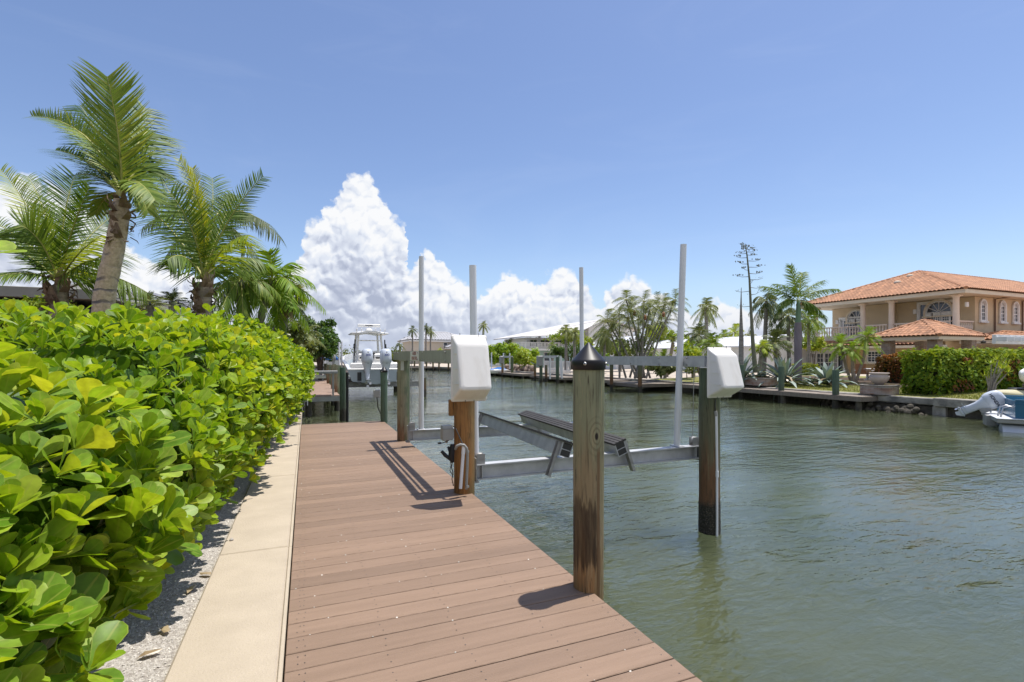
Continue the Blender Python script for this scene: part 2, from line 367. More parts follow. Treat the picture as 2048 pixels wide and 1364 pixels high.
M['bark'] = mat('bark', (.16, .12, .09), (.09, .07, .05), 9, rough=.95, bump=.8)
M['leaf_clusia'] = leafmat('shrub_leaf', [(.12, .24, .015), (.21, .36, .022), (.34, .47, .03), (.25, .41, .05), (.52, .57, .06)], .45, .42, (1.3, 1.15, .35), spec=.3, nscale=30, vein=True)
M['leaf_clusia_far'] = leafmat('far_shrub_leaf', [(.13, .25, .018), (.22, .36, .022), (.34, .46, .035), (.25, .40, .05), (.46, .52, .06)], .42, .42, (1.3, 1.15, .35), spec=.35)
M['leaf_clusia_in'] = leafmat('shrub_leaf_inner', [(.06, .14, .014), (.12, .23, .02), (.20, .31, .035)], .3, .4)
M['palm_green'] = leafmat('palm_leaf', [(.06, .12, .02), (.12, .20, .03), (.20, .29, .045), (.34, .37, .08)], .36, .5, spec=.25)
M['palm_yel'] = leafmat('young_palm_leaf', [(.18, .27, .03), (.38, .43, .03), (.58, .54, .04)], .42, .5, spec=.25)
M['palm_dark'] = leafmat('dark_palm_leaf', [(.06, .09, .035), (.11, .145, .06), (.19, .21, .10)], .3, .5, spec=.25)
M['palm_bright'] = leafmat('bright_palm_leaf', [(.10, .21, .02), (.20, .33, .03), (.34, .44, .05)], .38, .5, spec=.25)
M['palm_olive'] = leafmat('olive_palm_leaf', [(.10, .14, .05), (.18, .22, .08), (.28, .29, .12)], .33, .5, spec=.25)
M['tree_green'] = leafmat('tree_leaf', [(.035, .08, .012), (.07, .14, .02), (.12, .20, .03)], .3, .4)
M['tree_olive'] = leafmat('olive_tree_leaf', [(.08, .11, .03), (.13, .17, .04), (.20, .22, .06)], .3, .4)
M['bush_yel'] = leafmat('lime_leaf', [(.16, .26, .02), (.32, .42, .03), (.50, .52, .06)], .35, .4)
M['hedge_leaf'] = leafmat('hedge_leaf', [(.04, .10, .012), (.08, .16, .015), (.15, .24, .02), (.28, .34, .03), (.11, .19, .02)], .34, .6, spec=.15)
M['hedge_red'] = leafmat('copper_leaf', [(.10, .04, .02), (.22, .07, .03), (.12, .10, .02), (.35, .12, .03)], .3, .6, spec=.15)
M['agave'] = leafmat('agave_leaf', [(.16, .22, .20), (.22, .29, .26), (.30, .36, .31)], .1, .55)
M['drygrass'] = leafmat('grass_blade', [(.12, .17, .03), (.24, .26, .06), (.33, .34, .09)], .3, .5)
M['terra'] = mat('terracotta_fabric', (.55, .28, .16), rough=.9)
M['urn'] = mat('urn_plaster', (.52, .44, .40), (.42, .35, .31), 4, rough=.85)
M['kayak'] = mat('cream_plastic', (.62, .56, .36), (.55, .50, .33), 2, rough=.4)
M['rope'] = mat('rope', (.55, .52, .46), rough=.9)
M['darkint'] = mat('dark_trim', (.03, .03, .03), rough=.4)

def special():
    # decking: composite boards with fine grain along their length
    m = mat('composite_board', (.265, .177, .122), (.218, .145, .098), 2.0, (.7, 9, 1), .62, bump=.35, bscale=22, rndmix=.13, spec=.35); M['deck'] = m
    # stone or brick veneer
    m = bpy.data.materials.new('stacked_stone'); m.use_nodes = True; t = m.node_tree; t.nodes.clear(); k = NB(t)
    tcx = k.n('ShaderNodeTexCoord'); sp = k.n('ShaderNodeSeparateXYZ'); t.links.new(tcx.outputs['Object'], sp.inputs[0])
    v = k.comb(k.m('ADD', sp.outputs[0], sp.outputs[1]), sp.outputs[2], 0.0)
    br = k.n('ShaderNodeTexBrick'); t.links.new(v, br.inputs[0]); br.inputs['Scale'].default_value = 1; br.inputs['Brick Width'].default_value = .24; br.inputs['Row Height'].default_value = .055
    br.inputs['Mortar Size'].default_value = .008; br.inputs['Color1'].default_value = (.30, .17, .12, 1); br.inputs['Color2'].default_value = (.34, .31, .29, 1); br.inputs['Mortar'].default_value = (.09, .07, .06, 1)
    pr = k.n('ShaderNodeBsdfPrincipled'); pr.inputs['Roughness'].default_value = .9; nz = k.noise(v, 3.0, 3)
    t.links.new(k.mix(k.lin(nz, .35, .65, 0, .6), br.outputs[0], (.42, .36, .32)), pr.inputs['Base Color'])
    bp = k.n('ShaderNodeBump'); bp.inputs['Distance'].default_value = .02; t.links.new(br.outputs[0], bp.inputs['Height']); t.links.new(bp.outputs[0], pr.inputs['Normal'])
    out = k.n('ShaderNodeOutputMaterial'); t.links.new(pr.outputs[0], out.inputs[0]); M['brick'] = m
    # ringed coconut trunk
    m = bpy.data.materials.new('ringed_trunk'); m.use_nodes = True; t = m.node_tree; t.nodes.clear(); k = NB(t)
    tcx = k.n('ShaderNodeTexCoord'); sp = k.n('ShaderNodeSeparateXYZ'); t.links.new(tcx.outputs['Object'], sp.inputs[0])
    n1 = k.noise(tcx.outputs['Object'], 5, 3)
    zr = k.m('ADD', sp.outputs[2], k.m('MULTIPLY', n1, .16))
    fr = k.m('FRACT', k.m('MULTIPLY', zr, 6.2)); band = k.sstep(fr, .70, .86); band = k.m('MULTIPLY', band, k.sstep(k.noise(tcx.outputs['Object'], 2.5, 2), .38, .58))
    n2 = k.noise(tcx.outputs['Object'], 26, 5, .65)
    c = k.mix(k.lin(n2, .35, .65), (.66, .51, .35), (.44, .33, .22)); c = k.mix(band, c, (.15, .13, .12))
    c = k.mix(k.sstep(k.noise(tcx.outputs['Object'], 3.1, 3), .52, .64, 0, .7), c, (.48, .43, .38))
    pr = k.n('ShaderNodeBsdfPrincipled'); pr.inputs['Roughness'].default_value = .9; t.links.new(c, pr.inputs['Base Color'])
    bp = k.n('ShaderNodeBump'); bp.inputs['Distance'].default_value = .02; t.links.new(k.m('SUBTRACT', n2, band), bp.inputs['Height']); t.links.new(bp.outputs[0], pr.inputs['Normal'])
    out = k.n('ShaderNodeOutputMaterial'); t.links.new(pr.outputs[0], out.inputs[0]); M['ringtrunk'] = m
special()
def pilemat(name, top, mid, low, zlow=-.3, zmid=.4, stain=None, knot=None, dark=(.03, .028, .02), green_side=.5):
    """weathered treated timber: grain up the pile, green copper tint, browner foot, barnacled dark band at the water"""
    m = bpy.data.materials.new(name); m.use_nodes = True; t = m.node_tree; t.nodes.clear(); k = NB(t)
    tcx = k.n('ShaderNodeTexCoord'); ob = tcx.outputs['Object']; sp = k.n('ShaderNodeSeparateXYZ'); t.links.new(ob, sp.inputs[0])
    mp = k.n('ShaderNodeMapping'); t.links.new(ob, mp.inputs[0]); mp.inputs['Scale'].default_value = (1, 1, .06)
    g1 = k.noise(mp.outputs[0], 42, 4, .65, .6); mp2 = k.n('ShaderNodeMapping'); t.links.new(ob, mp2.inputs[0]); mp2.inputs['Scale'].default_value = (1, 1, .16)
    g2 = k.noise(mp2.outputs[0], 11, 4, .6, .8); g3 = k.noise(ob, 4, 4, .6)
    z = sp.outputs[2]; zn = k.m('ADD', z, k.m('MULTIPLY', k.m('SUBTRACT', g2, .5), 1.1))
    c = k.mix(k.sstep(zn, zlow, zmid), low, mid); c = k.mix(k.sstep(zn, zmid + .05, zmid + .75), c, top)
    gs = k.m('MULTIPLY', k.sstep(k.m('ADD', sp.outputs[0], k.m('MULTIPLY', k.m('SUBTRACT', g3, .5), .25)), -.02, .10), green_side)
    c = k.mix(gs, c, (.075, .12, .06))
    c = k.mix(k.sstep(g1, .52, .70, 0, .75), c, tuple(v * .30 for v in mid)); c = k.mix(k.sstep(g1, .30, .44, .5, 0), c, tuple(min(1, v * 1.75) for v in mid))
    if stain:
        zz0, zz1 = stain
        sm = k.m('MULTIPLY', k.sstep(k.m('ADD', z, k.m('MULTIPLY', g1, .35)), zz0, zz0 + .06), k.sstep(k.m('ADD', z, k.m('MULTIPLY', g1, .45)), zz1 + .1, zz1 + .16, 1, 0))
        ang = k.m('ADD', sp.outputs[0], k.m('MULTIPLY', k.m('SUBTRACT', g2, .5), .16)); sm = k.m('MULTIPLY', sm, k.sstep(ang, -.005, .02, 1, 0))
        c = k.mix(k.m('MULTIPLY', k.m('MULTIPLY', sm, .92), k.lin(g1, .3, .6, .62, 1.0)), c, (.040, .022, .011))
    if knot:
        dv = k.n('ShaderNodeVectorMath', operation='DISTANCE'); mk = k.n('ShaderNodeMapping'); t.links.new(ob, mk.inputs[0]); mk.inputs['Scale'].default_value = (1, 1, .55); t.links.new(mk.outputs[0], dv.inputs[0]); dv.inputs[1].default_value = (knot[0], knot[1], knot[2] * .55)
        dd = dv.outputs['Value']; ring = k.m('SINE', k.m('MULTIPLY', k.m('ADD', dd, k.m('MULTIPLY', g2, .03)), 330)); c = k.mix(k.m('MULTIPLY', k.sstep(ring, -.2, .9, 0, .5), k.sstep(dd, .03, .09, 1, 0)), c, tuple(v * .45 for v in mid))
        c = k.mix(k.sstep(dd, .008, .016, 1, 0), c, (.02, .012, .008))
        sx = k.m('ADD', sp.outputs[0], k.m('MULTIPLY', k.m('SUBTRACT', g2, .5), .02)); st = k.m('MULTIPLY', k.m('MULTIPLY', k.sstep(sx, knot[0], knot[0] + .006), k.sstep(sx, knot[0] + .024, knot[0] + .03, 1, 0)), k.sstep(k.m('ADD', z, k.m('MULTIPLY', g2, .3)), knot[2] + .05, knot[2] + .12, 1, 0))
        c = k.mix(k.m('MULTIPLY', st, .7), c, (.13, .06, .022))
    cr = k.noise(mp.outputs[0], 90, 2, .5); c = k.mix(k.sstep(cr, .66, .70, 0, .8), c, (.03, .02, .012))
    bar = k.sstep(k.m('ADD', z, k.m('MULTIPLY', k.m('SUBTRACT', g3, .5), .3)), -.42, -.30, 1, 0); vr = k.vor(ob, 55, 0)
    bc = k.mix(k.sstep(vr, .1, .45), (.16, .14, .11), dark); c = k.mix(bar, c, bc)
    pr = k.n('ShaderNodeBsdfPrincipled'); pr.inputs['Roughness'].default_value = .85; t.links.new(c, pr.inputs['Base Color'])
    bp = k.n('ShaderNodeBump'); bp.inputs['Distance'].default_value = .012; bp.inputs['Strength'].default_value = .9
    t.links.new(k.m('ADD', g1, k.m('MULTIPLY', bar, vr)), bp.inputs['Height']); t.links.new(bp.outputs[0], pr.inputs['Normal'])
    out = k.n('ShaderNodeOutputMaterial'); t.links.new(pr.outputs[0], out.inputs[0]); return m
M['pileA'] = pilemat('timber_green_brown', (.245, .25, .15), (.27, .205, .115), (.29, .16, .065), .0, .45, stain=(.29, .62), green_side=.42, knot=(.0, -.095, .93))
M['pileB'] = pilemat('timber_orange', (.34, .17, .06), (.36, .17, .055), (.26, .12, .035), .0, .3, green_side=.45)
M['pileC'] = pilemat('timber_pale_green', (.27, .27, .17), (.30, .25, .16), (.24, .13, .07), .15, .35, green_side=.9)
M['pileD'] = pilemat('timber_dark_green', (.085, .12, .07), (.13, .125, .07), (.17, .085, .04), -.15, .5, green_side=.5)
M['pileG'] = pilemat('timber_green', (.10, .155, .11), (.09, .13, .09), (.07, .09, .06), -.3, .1, green_side=.3)

def watermat():
    m = bpy.data.materials.new('canal_water'); m.use_nodes = True; t = m.node_tree; t.nodes.clear(); k = NB(t)
    tcx = k.n('ShaderNodeTexCoord'); ob = tcx.outputs['Object']
    def mpd(rz, sc):
        mp = k.n('ShaderNodeMapping'); t.links.new(ob, mp.inputs[0]); mp.inputs['Rotation'].default_value = (0, 0, rz); mp.inputs['Scale'].default_value = sc; return mp.outputs[0]
    a = k.noise(mpd(R(14), (1.0, 3.0, 1)), 1.35, 4, .52, .5)
    c = k.noise(mpd(R(-24), (1.2, 2.6, 1)), 3.3, 3, .5, .3)
    d = k.noise(mpd(R(30), (1.0, 2.0, 1)), .42, 2, .5)
    e = k.noise(mpd(R(5), (1, 1.8, 1)), 11.0, 2, .5)
    calm = k.sstep(k.noise(mpd(0.2, (1, 1.6, 1)), .16, 3, .55), .36, .62, .35, 1.15)
    h = k.m('ADD', k.m('MULTIPLY', a, .055), k.m('ADD', k.m('MULTIPLY', c, .030), k.m('ADD', k.m('MULTIPLY', d, .045), k.m('MULTIPLY', e, .008))))
    h = k.m('MULTIPLY', k.m('MULTIPLY', h, calm), .74)
    bp = k.n('ShaderNodeBump'); bp.inputs['Strength'].default_value = 1.0; bp.inputs['Distance'].default_value = 1.0; t.links.new(h, bp.inputs['Height'])
    pr = k.n('ShaderNodeBsdfPrincipled'); pr.inputs['Roughness'].default_value = .07; pr.inputs['IOR'].default_value = 1.6; pr.inputs['Subsurface Weight'].default_value = 1.0; pr.inputs['Subsurface Radius'].default_value = (1, 1, 1); pr.inputs['Subsurface Scale'].default_value = 12
    nz = k.noise(ob, .35, 4, .55)
    t.links.new(k.mix(k.lin(nz, .35, .65), (.088, .100, .050), (.064, .080, .045)), pr.inputs['Base Color']); t.links.new(bp.outputs[0], pr.inputs['Normal'])
    out = k.n('ShaderNodeOutputMaterial'); t.links.new(pr.outputs[0], out.inputs[0]); return m
M['water'] = watermat()
WZ = -.76
def tagk(o, kind): o['kind'] = kind; return o
# ------------------------------------------------------------------ water and land
w = MB(); w.add([(-600, -200, WZ), (900, -200, WZ), (900, 1500, WZ), (-600, 1500, WZ)], [(0, 1, 2, 3)])
tagk(w.build('canal_water', M['water']), 'structure')
g = MB(); g.add([(-600, -200, -.05), (-.30, -200, -.05), (-.30, 400, -.05), (-600, 400, -.05)], [(0, 1, 2, 3)])
tagk(g.build('ground', M['soil']), 'structure')
g = MB(); g.add([(-3.2, -6, -.03), (-.45, -6, -.03), (-.45, 22, -.03), (-3.2, 22, -.03)], [(0, 1, 2, 3)])
tagk(g.build('gravel_bed', M['gravel']), 'structure')
# loose shell grit on the bed
tv = A((-.5, -.35, 0), (.5, -.4, .1), (.45, .4, .05), (-.4, .45, .12), (0, 0, .45)); tf = [(0, 1, 4), (1, 2, 4), (2, 3, 4), (3, 0, 4)]
N = 15000; s_ = 1.0 + 8 * rng.random(N) ** 1.8; t_ = -.56 - .75 * rng.random(N)
a_ = rng.random(N) * 6.28; g = MB(); Zv = nrm(np.stack([rng.normal(0, .3, N), rng.normal(0, .3, N), np.ones(N)], 1)); Xv = nrm(np.cross(Zv, np.stack([np.cos(a_), np.sin(a_), 0 * a_], 1))); Yv = np.cross(Zv, Xv)
g.inst(tv, tf, np.stack([t_, s_, np.full(N, -.03)], 1), Xv, Yv, Zv, .006 + .010 * rng.random(N) ** 2, 0, None, False)
tagk(g.build('gravel', M['pebble']), 'stuff')['label'] = 'pale shell gravel under the shrubs'
# fallen brown leaves on the gravel and the cap
for i, (px, py) in enumerate(((395, 1052), (383, 1180), (412, 1150), (372, 1075), (330, 1262), (300, 1310), (440, 1020), (505, 935))):
    v = G(px, py, -.02); a = i * 1.3; g = MB(); q = [(-.05, 0, 0), (-.02, -.018, .012), (.03, -.014, .006), (.05, 0, .012), (.025, .016, .004), (-.02, .02, .014)]
    g.add([(math.cos(a) * x - math.sin(a) * y, math.sin(a) * x + math.cos(a) * y, z) for x, y, z in q], [tuple(range(6))]); o_ = g.build('fallen_leaf', M['deadleaf'], loc=(v.x, v.y, -.018))
    o_['label'] = 'dry brown leaf lying on the pale shell gravel beside the shrubs'; o_['category'] = 'fallen leaf'; o_['group'] = 'dry leaves on the gravel'
v = G(463, 1081, .004); g = MB(); g.lathe((0, 0, 0), [(.001, 0), (.014, .002), (.016, .008), (.008, .016), (.001, .018)], 7, smooth=False); o_ = g.build('pebble', M['pebble'], loc=(v.x, v.y, .004)); o_['label'] = 'single small stone on the concrete cap'; o_['category'] = 'stone'
BANK = [(21.9, -60), (21.9, 25), (21.9, 70), (19, 90), (10, 103), (-10, 112), (-40, 118), (-300, 130)]
BD = [(1, 0), (1, 0), (1, 0), (1, .25), (.7, .7), (.3, 1), (.1, 1), (0, 1)]
OFF = [(0, -.14), (.45, -.14), (5, -.03), (12, .16), (25, .2), (600, .4)]
def gz(t): return float(np.interp(t - 21.9, [o[0] for o in OFF], [o[1] for o in OFF]))
g = MB(); rows = []
for (x, y), (dx, dy) in zip(BANK, BD):
    l = math.hypot(dx, dy); rows.append([(x + o * dx / l, y + o * dy / l, z) for o, z in OFF])
V = [v for r_ in rows for v in r_]; n = len(OFF)
g.add(V, [(i * n + j, i * n + j + 1, (i + 1) * n + j + 1, (i + 1) * n + j) for i in range(len(rows) - 1) for j in range(n - 1)])
tagk(g.build('far_bank_ground', M['sand']), 'structure')
g = MB()
ts = [21.92, 22.35, 24, 26.9, 30, 33.9]
def sheet(s0, s1, ts, dz, m, name):
    g = MB(); V = [(t, s, gz(t) + dz) for s in (s0, s1) for t in ts]; n = len(ts)
    g.add(V, [(i, i + 1, n + i + 1, n + i) for i in range(n - 1)]); tagk(g.build(name, m), 'structure')
sheet(-40, 24.6, ts, .012, M['grass'], 'lawn'); sheet(24.6, 28.8, [22.35, 24, 26.9], .012, M['grass'], 'lawn')
sheet(13.5, 24.0, [26.0, 26.9, 30, 32], .03, M['soil'], 'planting_bed')
tv = A((-.5, 0, 0), (.5, 0, 0), (.1, .25, 1)); N = 26000
s_ = 6 + 19 * rng.random(N); t_ = 22.4 + 5.5 * rng.random(N) ** 1.3; a_ = rng.random(N) * 6.28
zv = np.array([gz(t) + .012 for t in t_]); Xv = np.stack([np.cos(a_), np.sin(a_), 0 * a_], 1); Yv = np.stack([-np.sin(a_), np.cos(a_), 0 * a_], 1); Zv = np.tile(A(0, 0, 1), (N, 1))
g = MB(); sc = np.stack([.012 + .01 * rng.random(N), .05 + .04 * rng.random(N), .035 + .05 * rng.random(N)], 1)
g.inst(tv, [(0, 1, 2)], np.stack([t_, s_, zv], 1), Xv, Yv, Zv, sc); tagk(g.build('grass', M['drygrass']), 'stuff')['label'] = 'short green lawn grass'

# ------------------------------------------------------------------ seawall and dock on this side
T = thing('seawall', 'long sand coloured concrete seawall cap beside the brown deck', 'seawall')
g = MB(); y = -4
for y1 in (-.9, 1.55, 4.05, 6.5, 8.9, 11.3, 13.7, 17.6):
    g.bbox(-.572, -.118, y + .006, y1, -.32, 0.004, .012, 0); g.bbox(-.116, -.096, y + .006, y1, -.3, .001, .004, 0, .9); y = y1
g.build('cap', M['concrete'], T)
g = MB(); g.box(-.36, -.16, -4, 60, -2.2, -.325); g.build('wall_panel', M['old_concrete'], T)
g = MB(); g.box(-.575, -.115, 17.61, 60, -.32, -.02); g.build('far_cap', M['old_concrete'], T)
DR = 1.585; DL = -.088; DE = 11.32
T = thing('dock', 'brown composite board dock running along the concrete seawall in the foreground', 'dock')
g = MB(); y = -3.0; i = 0
while y < DE - .14:
    g.bbox(DL, DR, y, y + .1375, -.028, 0 + rng.normal(0, .0006), .003, 0); y += .1432; i += 1
g.build('decking', M['deck'], T)
g = MB(); g.box(DL + .01, DL + .05, -3, DE - .03, -.24, -.031); g.box(DR - .06, DR - .02, -3, DE - .03, -.24, -.031); g.box(DL + .06, DR - .07, DE - .09, DE - .05, -.24, -.031)
g.box(.70, .74, -3, DE - .1, -.24, -.031); g.build('joists', M['plank'], T)
g = MB(); tvs = A((-1, -1, 0), (1, -1, 0), (1, 1, 0), (-1, 1, 0)); hp = []
y = -3.0
while y < DE - .14:
    for xx in (DL + .05, DL + .08, .36, .72, 1.15, DR - .05):
        hp.append((xx + rng.normal(0, .006), y + .04, .0012)); hp.append((xx + rng.normal(0, .006), y + .10, .0012))
    y += .1432
hp = np.array(hp); n = len(hp); E = np.tile(np.eye(3)[None], (n, 1, 1)); g.inst(tvs, [(0, 1, 2, 3)], hp, E[:, 0], E[:, 1], E[:, 2], np.full(n, .0027), 0, None, False)
g.build('screws', M['darkint'], T)
# shell chips lodged between boards
N = 170; k_ = rng.integers(8, 78, N); g = MB(); pos = np.stack([DL + .03 + 1.6 * rng.random(N) ** 1.2, -3.0 + k_ * .1432 - .004 + rng.normal(0, .003, N), np.full(N, .001)], 1)
a_ = rng.random(N) * 6.28; Xv = np.stack([np.cos(a_), np.sin(a_), 0 * a_], 1); Yv = np.stack([-np.sin(a_), np.cos(a_), 0 * a_], 1)
g.inst(A((-.5, -.35, 0), (.5, -.4, 0), (.45, .4, 0), (-.4, .45, 0), (0, 0, .5)), [(0, 1, 4), (1, 2, 4), (2, 3, 4), (3, 0, 4)], pos, Xv, Yv, np.tile(A(0, 0, 1), (N, 1)), .005 + .006 * rng.random(N))
tagk(g.build('shell_chips', M['pebble']), 'stuff')['label'] = 'white shell chips caught between the deck boards'

# ------------------------------------------------------------------ piles
def pile(name, label, base, r0, ztop, m, cap=None, zbot=-2.0, seed=0, group=None, lean=(0, 0), rb=None, n=28):
    T = thing(name, label, 'piling', (base[0], base[1], 0), group=group)
    g = MB(); rr = random.Random(seed); ph = [rr.random() * 6.28 for _ in range(4)]
    rb = rb or r0 * .97; rings = []
    for z in np.linspace(zbot, ztop, 26):
        f = (z - zbot) / (ztop - zbot); th = np.linspace(0, 2 * np.pi, n, endpoint=False)
        r = (rb * (1 - f) + r0 * f) * (1 + .012 * np.sin(3 * th + ph[0] + z) + .010 * np.sin(2 * th + ph[1] + 2.1 * z) + .008 * np.sin(9 * th + ph[2]))
        if z < -.38: r = r * (1.02 + .05 * rng.random(n))
        rings.append(np.stack([r * np.cos(th) + lean[0] * z, r * np.sin(th) + lean[1] * z, np.full(n, z)], 1))
    g.loft(rings, 0); g.build('post', m, T)
    if cap:
        c = MB(); R_ = r0 * 1.08; lx, ly = lean[0] * ztop, lean[1] * ztop
        c.lathe((lx, ly, ztop), [(R_ * .96, -R_ * .55), (R_ * 1.0, -R_ * .55), (R_ * 1.02, -R_ * .06), (R_ * 1.0, 0), (R_ * .93, .006), (R_ * .10, R_ * 1.0), (R_ * .04, R_ * 1.06), (0.001, R_ * 1.07)], 36)
        c.build('cap', cap, T)
        for a in (-2.3, -.45, .9):
            q = MB(); q.lathe((lx + R_ * 1.02 * math.cos(a), ly + R_ * 1.02 * math.sin(a), ztop - .02), [(.010, 0), (.010, .006), (.004, .009)], 8, axis=(math.cos(a), math.sin(a), 0)); q.build('screw', M['steel'], T)
    return T
dA = 3.06; a = P(1177, HOR, dA); pile('mooring_pile', 'thick weathered green and brown piling with black cone cap nearest the camera', a, .0955, 1.383, M['pileA'], M['black'], seed=1, rb=.088)
dB = 5.22; Bp = P(929, HOR, dB); pile('lift_pile', 'orange brown timber piling carrying the white motor cover at the deck edge', Bp, .107, 1.30, M['pileB'], seed=2, rb=.108)
dC = 8.45; Cp = P(806.5, HOR, dC); pile('lift_pile', 'pale green timber piling under the far end of the lettered lift beam', Cp, .103, 1.352, M['pileC'], seed=3)
dD = 6.2; Dp = P(1419, HOR, dD); pile('lift_pile', 'dark barnacled piling in the water under the right hand motor cover', Dp, .122, 1.27, M['pileD'], seed=4, rb=.128)
dE = 9.0; Ep = P(1177, HOR, dE); pile('lift_pile', 'outer far lift piling hidden behind the cone capped piling', Ep, .11, 1.27, M['pileD'], seed=5)
dFp = 10.95; Fp = P(768, HOR, dFp); pile('mooring_pile', 'slim green piling with metal cone cap at the far corner of the brown deck', Fp, .074, 1.12, M['pileG'], M['black'], seed=6)

# ------------------------------------------------------------------ boat lift
LIFT = thing('boat_lift', 'aluminium cradle lift with two bunks and four white guide poles over the water', 'boat lift', (Bp.x, Bp.y, 0))
class LB(MB):
    def build(s, name, mats, parent=None, **k):
        if parent is LIFT: return MB.build(s, name, mats, parent, loc=(-Bp.x, -Bp.y, 0), **k)
        return MB.build(s, name, mats, parent, **k)
def ibeam(g, p, q, h, wd, web=.012, fl=.014, up=(0, 0, 1)):
    p, q = np.asarray(p, float), np.asarray(q, float); d = nrm(q - p); sd = nrm(np.cross(d, up)); u = np.cross(sd, d)
    g.obox((p + q) / 2, (q - p) / 2, sd * web / 2, u * (h / 2 - fl))
    g.obox((p + q) / 2 + u * (h / 2 - fl / 2), (q - p) / 2, sd * wd / 2, u * fl / 2)
    g.obox((p + q) / 2 - u * (h / 2 - fl / 2), (q - p) / 2, sd * wd / 2, u * fl / 2)
    return sd, u
n0 = P(951, 926, 5.35); n1 = P(1394, 889, 6.50); f0 = P(817, 861, 7.85); f1 = P(1200, 838, 8.95)
for v in (n0, n1, f0, f1): v.z = .262
hb = .165
for p, q in ((n0, n1), (f0, f1)):
    g = LB(); ibeam(g, (p.x, p.y, p.z - hb / 2), (q.x, q.y, q.z - hb / 2), hb, .115)
    d = (q - p).normalized()
    for u in (.02, .98):
        c = p.lerp(q, u); g.obox((c.x, c.y, c.z - hb / 2), d * .005, A(-d.y, d.x, 0) * .05, (0, 0, hb / 2 - .015))
    g.build('cradle_beam', M['alu'], LIFT)
    for e_, s_ in ((p, 1), (q, -1)):
        sh = LB(); c = e_ + d * (.05 * s_) + Vector((0, 0, .055)); sd = A(-d.y, d.x, 0)
        for o in (-.035, .035): sh.obox(np.array(c) + sd * o, d * .045, sd * .004, (0, 0, .055))
        sh.lathe(c + Vector((0, 0, .01)) - Vector(sd) * .025, [(.001, 0), (.05, 0), (.038, .012), (.038, .038), (.05, .05), (.001, .05)], 18, axis=tuple(sd))
        c2 = e_ - d * (.012 * s_); sh.obox((c2.x, c2.y, c2.z - .06), d * .006, sd * .065, (0, 0, .13)); sh.obox((c2.x, c2.y, c2.z - .18), d * .03, sd * .065, (0, 0, .008))
        sh.build('pulley_bracket', M['alu_dark'], LIFT)
# guide poles
for (px, pyt, d, w_, pxb) in ((843, 513, 7.9, .040, 842.5), (945.5, 531, 5.42, .0385, 951), (1162.5, 535, 8.8, .037, 1165), (1367, 489, 6.42, .040, 1353.5)):
    pb = P(pxb, HOR, d); pt = P(px, pyt, d); g = LB()
    th = [(pb.x, pb.y, .262), (pb.x + (pt.x - pb.x) * .5, pb.y + (pt.y - pb.y) * .5, (.262 + pt.z) / 2), (pt.x, pt.y, pt.z)]
    g.tube(th, w_, 22, cap=False); g.tube(th[::-1], w_ * .88, 18, cap=False)
    ri = np.linspace(0, 2 * np.pi, 22, endpoint=False)
    g.loft([[(pt.x + r_ * math.cos(q), pt.y + r_ * math.sin(q), pt.z) for q in ri] for r_ in (w_, w_ * .88)], cap=False, smooth=False)
    g.build('guide_pole', M['pvc'], LIFT)
    g = LB(); g.bbox(pb.x - .06, pb.x + .06, pb.y - .075, pb.y + .075, .263, .272, .002); g.build('pole_base', M['alu'], LIFT)
# bunks
def bunk(pn, pf, tilt, nm):
    pn, pf = np.array(pn), np.array(pf); d = nrm(pn - pf); sd = nrm(np.cross(d, (0, 0, 1))); u = np.cross(sd, d)
    c_, s_ = math.cos(tilt), math.sin(tilt); u2 = u * c_ + sd * s_; s2 = sd * c_ - u * s_
    L = np.linalg.norm(pn - pf) / 2; c = (pn + pf) / 2 - u2 * .02
    B_ = LB(); w2 = .062; hh = .155
    for o in (-1, 1): B_.obox(c - u2 * hh / 2 + s2 * o * w2, d * L, s2 * .004, u2 * hh / 2)
    for o in (0, .5, 1): B_.obox(c - u2 * (hh * o), d * L, s2 * (w2 - .005), u2 * .0035)
    o1 = B_.build('bunk_beam', M['alu'] , LIFT)
    r_ = LB(); W2 = .088
    for k in range(4): r_.obox(c + u2 * .012 + s2 * ((k - 1.5) * W2 * .52), d * (L + .02), s2 * W2 * .20, u2 * .010)
    r_.obox(c + u2 * .0025, d * (L + .018), s2 * W2, u2 * .004)
    r_.build('bunk_pad', M['blackrub'], LIFT)
    i_ = LB(); i_.obox(c - u2 * hh * .27 + d * (L - .006), d * .002, s2 * (w2 - .006), u2 * hh * .22); i_.obox(c - u2 * hh * .75 + d * (L - .006), d * .002, s2 * (w2 - .006), u2 * hh * .21); i_.build('bunk_end', M['darkint'], LIFT)
    return c, d, s2, u2, L, hh
def posts(c, d, s2, u2, L, hh, uu, side, zbot=.04):
    for f in uu:
        g = LB()
        for off in (0,):
            base = c + d * (L * f) + s2 * side * .070 - u2 * .01
            e = base - u2 * (.40) + s2 * side * .0
            m_ = (base + e) / 2; g.obox(m_, d * .035, s2 * .004, u2 * .20); g.obox(m_ + s2 * side * .016 + d * .033, d * .003, s2 * .016, u2 * .20); g.obox(m_ + s2 * side * .016 - d * .033, d * .003, s2 * .016, u2 * .20)
        g.build('bunk_bracket', M['alu_dark'], LIFT)
b1 = bunk(P(1138, 883, 5.5), P(968, 826, 8.25), R(-20), 1); posts(*b1, (.955, -.90), 1)
b2 = bunk(P(1238, 882, 5.9), P(1045, 824, 8.8), R(20), 2); posts(*b2, (.97, -.80), -1)
